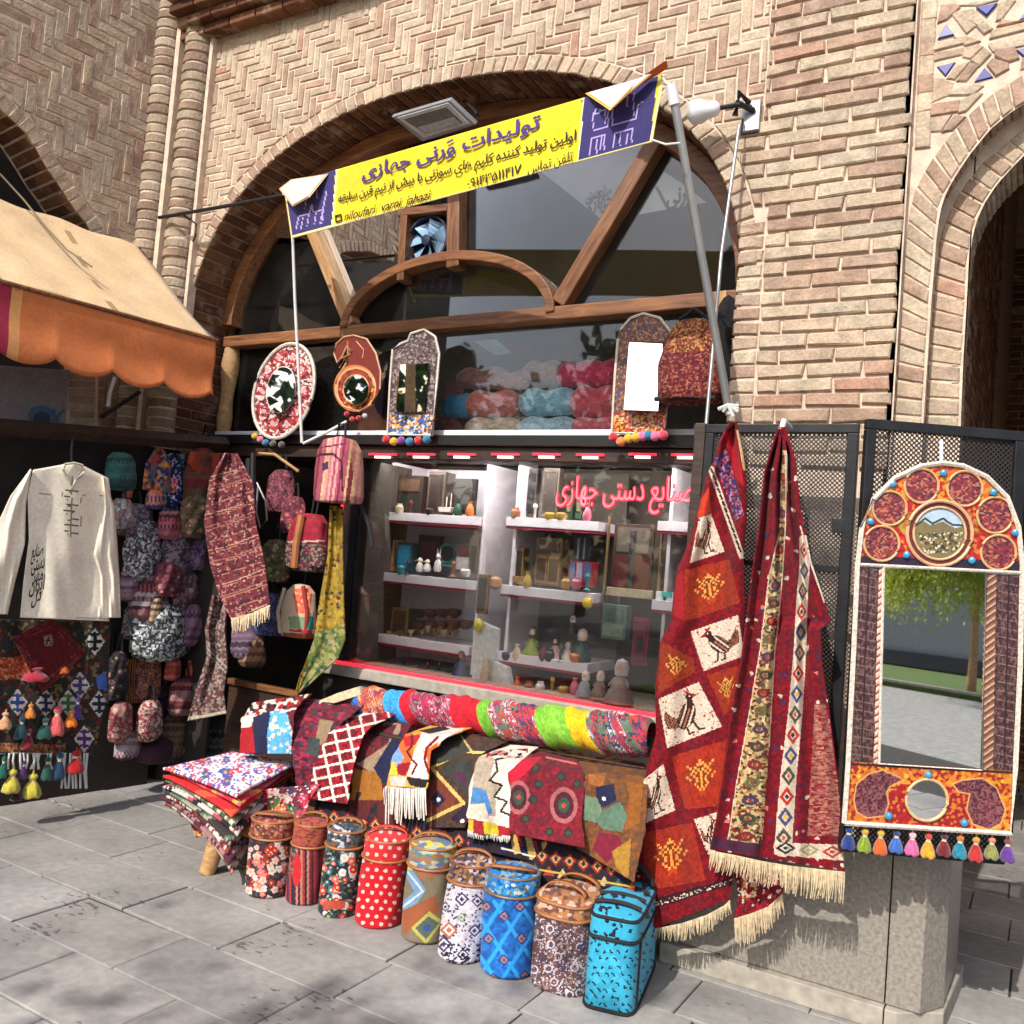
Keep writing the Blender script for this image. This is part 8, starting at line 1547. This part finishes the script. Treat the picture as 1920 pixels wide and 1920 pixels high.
TS = [((8, 1330, 1366, 26), (206, 150, 110)), ((38, 1338, 1384, 24), (20, 64, 74)), ((56, 1316, 1346, 20), (206, 120, 40)), ((50, 1360, 1404, 24), (120, 30, 40)), ((82, 1340, 1384, 28), (24, 80, 70)), ((104, 1316, 1378, 30), (206, 90, 90)), ((132, 1326, 1362, 24), (226, 120, 20)), ((143, 1300, 1348, 18), (70, 40, 120)),
      ((140, 1402, 1448, 32), (170, 20, 20)), ((108, 1404, 1460, 24), (30, 60, 90)), ((86, 1412, 1462, 20), (30, 80, 64)), ((4, 1412, 1458, 16), (20, 90, 70)), ((20, 1436, 1485, 34), (186, 170, 60)), ((58, 1444, 1494, 36), (190, 176, 60)), ((42, 1420, 1460, 14), (70, 30, 90)), ((66, 1246, 1276, 50), (150, 30, 50)), ((118, 1236, 1262, 22), (206, 100, 30)), ((30, 1470, 1500, 22), (50, 24, 24))]
for (x, y0, y1, w_), c in TS: tassel(KP2, x, y0, y1, w_, c, hk, off=.035)
mb = MB()
for x in (18, 26, 38, 44, 52, 62, 66, 70, 74, 90, 96, 116, 122, 132, 138, 144, 150, 158, 164): y0 = 1412; y1 = 1412 + (30 if x < 110 else 66); mb.tube([KP2.at(x, y0, .03), KP2.at(x + random.uniform(-4, 4), (y0 + y1) / 2, .035), KP2.at(x + random.uniform(-5, 5), y1, .03)], .006, 5)
mb.build('white_cords', 'rope', hk, kind='stuff')
rp = [(24, 1196), (100, 1158), (162, 1224), (80, 1300)]
def rugm(q):
    q.c[:] = S(84, 16, 22); c = np.mean(rp, 0)
    for f_, col in ((1.0, (100, 34, 36)), (.86, (60, 12, 18)), (.80, (110, 44, 40)), (.72, (84, 14, 20))): q.poly([tuple(c + (np.array(p) - c) * f_) for p in rp], S(*col))
    q.speck([S(96, 20, 26), S(74, 14, 20)], 6, .5, rp, 3); q.poly([(82, 1192), (98, 1190), (100, 1212), (84, 1212)], S(110, 84, 76)); q.speck([S(60, 20, 26), S(150, 130, 110)], 3.5, .7, [(83, 1193), (97, 1192), (99, 1211), (85, 1211)])
outl = sheet('small_rug', [(100, 1158), (24, 1196), (80, 1300)], [(100.5, 1158), (162, 1224), (80.5, 1300)], KP2.off(.05), 2.4, MAR, rugm, None, 'pile', None, .008, label='small dark red rug hung cornerwise over the tasselled hanging', cat='rug')
# ---------------------------------------------------------------- hanging bags, scarves and shawls of the stall
def hsoft(name, lab, cat, px, py0, py1, wpx, plane, base, pal, cell=6, p=.9, m='cloth', sh_=1.0, ay=.6, seed=1, grp=None, rnd_=.06, handle=True, sq=2.4):
    ym_ = (py0 + py1) / 2; big = 1.28 if grp == 'goods hanging in the left stall' else 1.0; py0 = ym_ + (py0 - ym_) * big; py1 = ym_ + (py1 - ym_) * big; wpx *= big * (1.06 if big > 1 else 1); c = plane.at(px, py1); H = float(plane.at(px, py0)[2] - c[2]); r = float(np.linalg.norm(plane.at(px + wpx / 2, py1) - c)); t = thing(name, lab, cat, c, grp); pal = [tuple(min(.7, v_ * 1.35 + .006) for v_ in k_) for k_ in pal] if pal else pal; base = tuple(min(.7, v_ * 1.3 + .005) for v_ in base)
    soft('body', c, prof([(.01, 0), (r * .8, .0), (r, H * .12), (r * 1.02 * sh_, H * .45), (r * .86 * sh_, H * .82), (r * .55 * sh_, H * .97), (.01, H)], 84), base, (lambda q: (q.speck(pal, cell, p, seed=seed) if seed % 3 == 0 or len(pal) < 3 else q.bands(pal, 5 + seed % 4, seed, 3, 8 + seed % 5) if seed % 3 == 1 else (q.speck(pal[:2], 7, .9, seed=seed), q.flowers(40, (px - wpx, py0 - 10, px + wpx, py1 + 10), pal[1:], 2.5, 5, seed)))) if pal else None, m, t, 110, sq, 1, ay, AZ - math.pi / 2 + .4 if plane.n[0] > .5 else 0, wob=rnd_)
    if handle: straps('handle', [c + np.array([-r * .3, 0, H * .95]), c + np.array([-r * .1, 0, H * 1.35]), c + np.array([r * .1, 0, H * 1.35]), c + np.array([r * .3, 0, H * .95])], .007, 'strap', t)
    return t
DKP = [S(70, 46, 50), S(110, 84, 86), S(44, 34, 40), S(130, 60, 64), S(150, 130, 126)]; GRP_ = [S(120, 116, 120), S(60, 58, 66), S(170, 166, 166), S(40, 40, 46)]
hsoft('knitted_hat', 'teal knitted hat hanging beside the white shirt', 'hat', 222, 855, 912, 54, LQ, S(40, 76, 70), [S(40, 80, 74), S(30, 60, 58), S(52, 92, 84)], 8, handle=False, grp='goods hanging in the left stall')
hsoft('woven_pouch', 'small red and tan striped pouch below the teal hat', 'pouch', 236, 905, 935, 26, LQ, S(150, 90, 60), [S(170, 110, 70), S(130, 50, 44)], 6, .9, handle=False)
sheet('flower_scarf', [(292, 838), (272, 870), (268, 918)], [(306, 840), (322, 870), (318, 925)], LQ, 2.4, S(60, 40, 70), lambda q: q.speck([S(196, 70, 40), S(120, 130, 120), S(50, 50, 110), S(206, 150, 80), S(130, 40, 60), S(90, 110, 110)], 8, 1, seed=2), fold(.02, 9), 'smooth', label='bright headscarf with orange and blue flowers', cat='headscarf')
sheet('dotted_scarf', [(312, 850), (300, 900), (302, 958)], [(345, 850), (348, 900), (344, 965)], LQ.off(-.03), 2.4, S(30, 34, 80), lambda q: (q.speck([S(30, 34, 84), S(24, 28, 66)], 9, .8, seed=2), q.speck([S(150, 160, 190), S(206, 206, 214)], 5, .3, seed=4), q.speck([S(206, 90, 90), S(226, 170, 170), S(190, 60, 60)], 5, 1, [(303, 898), (335, 896), (332, 922), (306, 924)], 3)), fold(.02, 9), 'smooth', label='navy headscarf with white flowers and a red bloom', cat='headscarf')
hsoft('embroidered_bag', 'small blue and orange embroidered bag under the bright headscarf', 'bag', 288, 918, 955, 44, LQ, S(60, 60, 110), [S(60, 60, 110), S(180, 120, 100), S(206, 110, 90), S(110, 90, 120)], 5, handle=False)
hsoft('round_handbag', 'round dark red handbag with an orange top hanging near the beam', 'handbag', 372, 850, 940, 58, LQ, S(96, 34, 30), [S(110, 36, 32), S(84, 26, 26), S(70, 50, 36)], 9, grp='goods hanging in the left stall')
sheet('orange_cloth', [(356, 846), (352, 866), (366, 884)], [(420, 850), (424, 868), (410, 882)], LQ.off(.1), 2.4, S(150, 60, 30), None, fold(.01, 7), 'smooth', label='folded orange cloth over the round red handbag', cat='cloth')
hsoft('woven_bag', 'grey woven bag with a white pattern, second from the shirt', 'bag', 262, 985, 1075, 64, LQ, S(90, 86, 92), GRP_, 5, grp='goods hanging in the left stall', seed=3)
hsoft('woven_bag', 'mauve grey striped bag right of the grey woven bag', 'bag', 326, 990, 1070, 52, LQ, S(90, 76, 84), [S(110, 96, 104), S(60, 50, 60), S(130, 116, 120)], 6, grp='goods hanging in the left stall', seed=5)
hsoft('dark_bag', 'dark plum patterned bag hanging in the middle of the stall', 'bag', 275, 1078, 1150, 70, LQ, S(70, 44, 54), DKP, 5, grp='goods hanging in the left stall', seed=7)
hsoft('dark_bag', 'dark brown patterned bag right of the plum one', 'bag', 340, 1075, 1150, 60, LQ.off(-.05), S(66, 54, 54), DKP, 6, grp='goods hanging in the left stall', seed=8)
hsoft('shoulder_bag', 'black and white patterned shoulder bag under the plum bag', 'bag', 296, 1140, 1222, 100, LQ, S(70, 72, 72), [S(120, 126, 124), S(40, 42, 44), S(170, 172, 168), S(56, 54, 56)], 5, grp='goods hanging in the left stall', seed=9)
hsoft('brown_pouch', 'brown fringed pouch hanging over the black and white bag', 'pouch', 286, 1120, 1212, 34, LQ.off(.12), S(110, 84, 64), [S(120, 92, 70), S(80, 56, 44), S(150, 126, 104)], 5, handle=False)
hsoft('dark_shawl', 'dark plum shawl bundle hanging right of the shoulder bag', 'shawl', 368, 1010, 1130, 54, LQ.off(-.1), S(60, 42, 52), DKP[:3], 9, handle=False)
for k, (x, c) in enumerate(((322, (160, 70, 40)), (360, (170, 90, 40)))): hsoft('small_purse', ('orange and pink small purse', 'amber small purse')[k] + ' on the stall shelf', 'purse', x, 1232, 1274, 34 - 6 * k, LQ, S(*c), [S(*c), S(190, 100, 110) if k == 0 else S(110, 50, 30), S(170, 80, 50)], 9, handle=False, sq=5, rnd_=.01)
hsoft('bead_bag', 'round red and cream speckled bag hanging low at the left of its pair', 'bag', 222, 1314, 1388, 56, LQ.off(.1), S(130, 90, 84), [S(150, 110, 100), S(120, 50, 54), S(180, 150, 136), S(84, 60, 56)], 4.5, grp='round speckled bags hanging low', seed=2)
hsoft('bead_bag', 'round red and cream speckled bag hanging low at the right of its pair', 'bag', 276, 1312, 1386, 60, LQ.off(.1), S(130, 80, 80), [S(160, 120, 110), S(140, 50, 60), S(190, 160, 146), S(84, 60, 60)], 4.5, grp='round speckled bags hanging low', seed=6)
hsoft('striped_pouch', 'purple and grey striped pouch under the two speckled bags', 'pouch', 236, 1372, 1420, 60, LQ.off(.05), S(90, 60, 70), [S(120, 96, 100), S(80, 40, 60), S(150, 136, 136)], 6, handle=False)
hsoft('brown_basket', 'dark brown basket at the bottom right of the stall', 'basket', 325, 1330, 1424, 64, LQ.off(-.05), S(66, 46, 34), [S(76, 54, 40), S(54, 38, 30), S(96, 74, 56)], 7, handle=False)
hsoft('plum_bundle', 'plum cloth bundle lying under the speckled bags', 'bundle', 290, 1384, 1424, 90, LQ, S(56, 26, 40), None, handle=False)
mb = MB(); [mb.tube([LQ.at(236 + k * 4.5, 1236), LQ.at(232 + k * 5 + random.uniform(-2, 2), 1280), LQ.at(238 + k * 4 + random.uniform(-3, 3), 1318)], .004, 5) for k in range(7)]; mb.build('leather_cords', 'leather', None, label='bunch of tan leather cords above the speckled bags', cat='cords', kind='stuff')
for k, (x, y0, y1, w_, c) in enumerate(((300, 1240, 1340, 46, (70, 54, 66)), (205, 1180, 1320, 40, (30, 26, 30)), (262, 1200, 1300, 40, (50, 34, 34)), (396, 1010, 1120, 30, (70, 60, 40)), (380, 960, 1010, 30, (96, 70, 60)))):
    sheet('hanging_cloth', [(x - w_ / 2, y0), (x - w_ * .6, y1)], [(x + w_ / 2, y0), (x + w_ * .6, y1)], LQ.off(-.12), 4, S(*c), lambda q, c=c: q.speck([S(*c), tuple(np.array(S(*c)) * 1.7), tuple(np.array(S(*c)) * .6)], 9, .8, seed=3), fold(.03, 10, k), 'cloth', None, .004, label=('plum cloth hanging behind the leather cords', 'black cloth hanging beside the tasselled woven hanging', 'brown cloth hanging behind the shoulder bag', 'olive cloth strip beside the striped shawl', 'dusty pink cloth strip above the olive strip')[k], cat='cloth')
# more bags crowded between them
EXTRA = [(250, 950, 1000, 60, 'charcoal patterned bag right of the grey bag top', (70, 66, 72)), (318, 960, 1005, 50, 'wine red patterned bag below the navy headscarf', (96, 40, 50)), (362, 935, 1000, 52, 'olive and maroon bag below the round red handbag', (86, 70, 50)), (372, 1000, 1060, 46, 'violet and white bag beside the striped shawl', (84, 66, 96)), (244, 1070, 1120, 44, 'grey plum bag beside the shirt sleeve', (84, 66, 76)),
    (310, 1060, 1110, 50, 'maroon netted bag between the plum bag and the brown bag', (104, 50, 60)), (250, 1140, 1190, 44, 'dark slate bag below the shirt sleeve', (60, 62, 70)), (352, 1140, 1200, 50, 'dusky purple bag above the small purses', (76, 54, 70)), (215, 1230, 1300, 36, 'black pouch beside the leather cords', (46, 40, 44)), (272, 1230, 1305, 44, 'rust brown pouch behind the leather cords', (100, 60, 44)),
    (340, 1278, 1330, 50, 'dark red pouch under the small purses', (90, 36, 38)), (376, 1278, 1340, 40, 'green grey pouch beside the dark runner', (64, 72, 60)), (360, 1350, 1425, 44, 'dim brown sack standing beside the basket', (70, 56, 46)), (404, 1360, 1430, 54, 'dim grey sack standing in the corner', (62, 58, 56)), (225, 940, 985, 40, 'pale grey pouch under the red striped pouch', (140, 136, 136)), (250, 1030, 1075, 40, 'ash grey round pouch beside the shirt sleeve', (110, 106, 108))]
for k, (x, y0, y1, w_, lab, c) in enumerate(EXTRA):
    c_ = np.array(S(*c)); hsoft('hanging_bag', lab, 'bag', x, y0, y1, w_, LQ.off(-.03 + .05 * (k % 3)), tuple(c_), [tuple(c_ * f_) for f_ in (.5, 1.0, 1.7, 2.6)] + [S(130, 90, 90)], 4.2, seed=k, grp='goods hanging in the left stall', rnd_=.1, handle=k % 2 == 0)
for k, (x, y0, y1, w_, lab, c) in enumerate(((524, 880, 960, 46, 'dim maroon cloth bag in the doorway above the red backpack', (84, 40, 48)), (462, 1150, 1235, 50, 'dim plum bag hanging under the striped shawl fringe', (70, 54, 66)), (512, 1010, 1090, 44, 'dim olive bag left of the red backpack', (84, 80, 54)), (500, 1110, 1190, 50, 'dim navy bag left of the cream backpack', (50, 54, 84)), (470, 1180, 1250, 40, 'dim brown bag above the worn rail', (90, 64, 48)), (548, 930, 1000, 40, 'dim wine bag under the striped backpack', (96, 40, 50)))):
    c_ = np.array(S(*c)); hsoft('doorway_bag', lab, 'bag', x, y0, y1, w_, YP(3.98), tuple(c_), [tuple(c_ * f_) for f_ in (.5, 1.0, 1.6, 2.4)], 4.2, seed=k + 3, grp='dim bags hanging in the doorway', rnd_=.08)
# striped shawl and dark runner
YS2 = YP(3.55)
def shawl(q):
    q.speck([S(106, 40, 48), S(84, 32, 42), S(120, 50, 56)], 8, .7, seed=2)
    for k in range(13): y_ = 880 + k * 23; q.line([(380, y_ + 18), (440, y_ + 2), (500, y_ - 22)], 2.4, [S(176, 140, 116), S(150, 96, 84), S(60, 30, 36)][k % 3]); q.line([(380, y_ + 26), (500, y_ - 14)], 1.6, S(170, 110, 80))
    q.speck([S(150, 100, 96), S(60, 24, 32), S(170, 130, 110)], 4.5, .22, seed=6)
sw_ = sheet('striped_shawl', [(420, 850), (392, 900), (382, 980), (394, 1060), (412, 1120), (434, 1162)], [(446, 850), (474, 905), (478, 980), (494, 1050), (502, 1110), (506, 1134)], YS2, 2.2, S(100, 38, 46), shawl, fold(.016, 10), 'cloth', None, .006, label='long dark red striped shawl with a pale fringe hanging at the corner', cat='shawl')
fringe(sw_, [(434, 1160), (470, 1150), (506, 1134)], YS2, .006, 28, 3, 'fringe', 2.4, 3)
def runner(q): q.speck([S(120, 100, 90), S(70, 50, 48), S(96, 50, 54), S(150, 134, 124)], 5, .95, seed=3); q.line([(384, 1212), (426, 1252)], 3, S(160, 150, 136)); q.line([(384, 1220), (424, 1262)], 2, S(160, 150, 136)); q.line([(352, 1348), (422, 1336)], 7, S(176, 164, 140))
sheet('dark_runner', [(398, 1116), (384, 1180), (388, 1230), (368, 1290), (352, 1352)], [(428, 1120), (424, 1180), (428, 1250), (420, 1300), (424, 1338)], YP(3.62), 2.2, S(80, 60, 56), runner, fold(.02, 8), 'cloth', None, .006, label='narrow grey and maroon speckled runner hanging below the striped shawl', cat='runner')
mb = MB(); p, q = YP(3.85).at(428, 1278), YP(3.85).at(564, 1262); mb.box((p[0], 3.84, p[2] - .012), (q[0], 3.88, p[2] + .022)); mb.build('wooden_rail', 'wood', None, bevel=.004, label='worn wooden rail across the dark doorway behind the bench', cat='rail')
mb = MB(); mb.box((p[0], 3.86, 0), (q[0] + .3, 3.9, p[2] - .02)); mb.build('dark_board', 'wood_dark', None, label='dark board under the worn rail', cat='board')
# backpacks and the yellow scarf by the window jamb
bp = thing('red_backpack', 'red and black patterned backpack hanging in the doorway beside the yellow scarf', 'backpack', pt(570, 1075, 3.9)); p = pt(572, 1072, 3.9); H_ = float(pt(572, 962, 3.9)[2] - p[2])
soft('body', p, prof([(.02, 0), (.125, .005), (.14, .04), (.135, H_ * .5), (.115, H_ * .85), (.08, H_ * .98), (.01, H_)], 70), S(140, 20, 40), lambda q: (q.speck([S(150, 24, 44), S(130, 16, 34)], 9, .6), q.speck([S(40, 30, 36), S(110, 90, 80), S(60, 30, 36)], 5, .9, [(528, 1018), (608, 1018), (612, 1080), (528, 1080)], 2), q.line([(528, 1016), (608, 1014)], 3, S(176, 160, 150))), 'smooth', bp, 90, 3, ay=.5, wob=.02)
for k, x in enumerate((546, 594)): c = pt(x, 1064, 3.84); hh = float(pt(x, 1022, 3.84)[2] - c[2]); soft('pocket', c, prof([(.01, 0), (.045, .004), (.05, hh * .5), (.045, hh), (.01, hh + .004)], 24), S(60, 40, 44), lambda q: q.speck([S(50, 36, 40), S(130, 110, 96), S(110, 40, 50)], 4.5, .9, seed=3), 'smooth', bp, 40, 4, ay=.5)
straps('hanging_cord', [p + np.array([.01, .0, H_ - .01]), np.array([p[0] + .02, p[1] + .02, 2.09])], .005, 'strap', bp)
straps('strap', [p + np.array([0, -.07, H_ * .95]), p + np.array([-.005, -.085, H_ * .5]), p + np.array([-.01, -.08, .02])], .022, 'leather', bp)
cp = thing('cream_backpack', 'cream and coral backpack hanging under the red one', 'backpack', pt(556, 1200, 3.9)); p = pt(556, 1196, 3.9); H_ = float(pt(556, 1094, 3.9)[2] - p[2])
soft('body', p, prof([(.02, 0), (.095, .005), (.11, .04), (.11, H_ * .5), (.09, H_ * .85), (.05, H_ * .98), (.01, H_)], 70), S(196, 176, 146), lambda q: (q.poly([(548, 1104), (584, 1102), (582, 1152), (556, 1150)], S(226, 96, 70)), q.speck([S(232, 110, 80), S(214, 80, 60), S(232, 160, 120)], 7, .9, [(548, 1104), (584, 1102), (582, 1152), (556, 1150)]), q.poly([(540, 1155), (582, 1158), (580, 1180), (544, 1178)], S(130, 150, 110)), q.poly([(576, 1155), (588, 1155), (588, 1180), (576, 1180)], S(40, 130, 120)), q.line([(545, 1182), (584, 1184)], 5, S(176, 40, 60)), q.poly([(530, 1186), (590, 1188), (588, 1200), (532, 1200)], S(130, 70, 40))), 'smooth', cp, 90, 3, ay=.55, wob=.02)
straps('hanging_cord', [p + np.array([.0, .02, H_ - .01]), np.array([p[0] - .01, p[1] + .12, 2.09])], .005, 'strap', cp)
straps('strap', [p + np.array([-.09, -.04, H_ * .9]), p + np.array([-.115, -.05, H_ * .45]), p + np.array([-.08, -.05, .02])], .011, cm(190, 170, 140), cp); straps('strap', [p + np.array([.06, -.05, H_ * .98]), p + np.array([.1, -.04, H_ * .5]), p + np.array([.09, -.03, .05])], .012, cm(150, 50, 40), cp)
def ys(q): q.speck([S(150, 124, 40), S(130, 108, 36), S(166, 136, 50)], 9, .8, seed=2); q.speck([S(60, 40, 30), S(110, 60, 30), S(50, 50, 40)], 7, .14, seed=5); q.poly([(590, 1186), (650, 1170), (650, 1240), (560, 1300)], S(96, 106, 46)); q.speck([S(60, 90, 60), S(130, 130, 70), S(150, 140, 100)], 9, .6, [(590, 1186), (650, 1170), (650, 1240), (560, 1300)], 3)
sheet('yellow_scarf', [(618, 948), (614, 1040), (598, 1130), (588, 1200), (562, 1270), (554, 1304)], [(644, 950), (644, 1040), (646, 1130), (648, 1200), (634, 1236), (560, 1302)], YP(3.86), 2.4, S(150, 124, 40), ys, fold(.012, 8), 'cloth', None, .005, label='long mustard yellow spotted scarf hanging beside the red light tubes', cat='scarf')
for k, pts in enumerate(([(468, 860), (466, 900), (470, 940)], [(482, 905), (498, 940), (500, 975), (488, 990), (480, 960), (484, 910)], [(475, 850), (474, 940), (478, 1000)])): mb = MB(); mb.tube([pt(x, y_, 3.82) for x, y_ in pts], (.022, .006, .018)[k], 8); mb.build('dark_cable', ('strap', 'grey_metal', 'black')[k], None, smooth=True, label=('thick dark cable hanging left of the striped backpack', 'thin looped grey wire hanging in the doorway', 'black pipe in the doorway corner')[k], cat=('cable', 'wire', 'pipe')[k])
mb = MB(); mb.tube([pt(486, 850, 3.9), pt(515, 852, 3.9), pt(546, 874, 3.9), pt(560, 884, 3.9)], .009, 7); mb.build('wooden_stick', 'wood_light', None, smooth=True, label='pale wooden stick poking out under the black ledge', cat='stick')
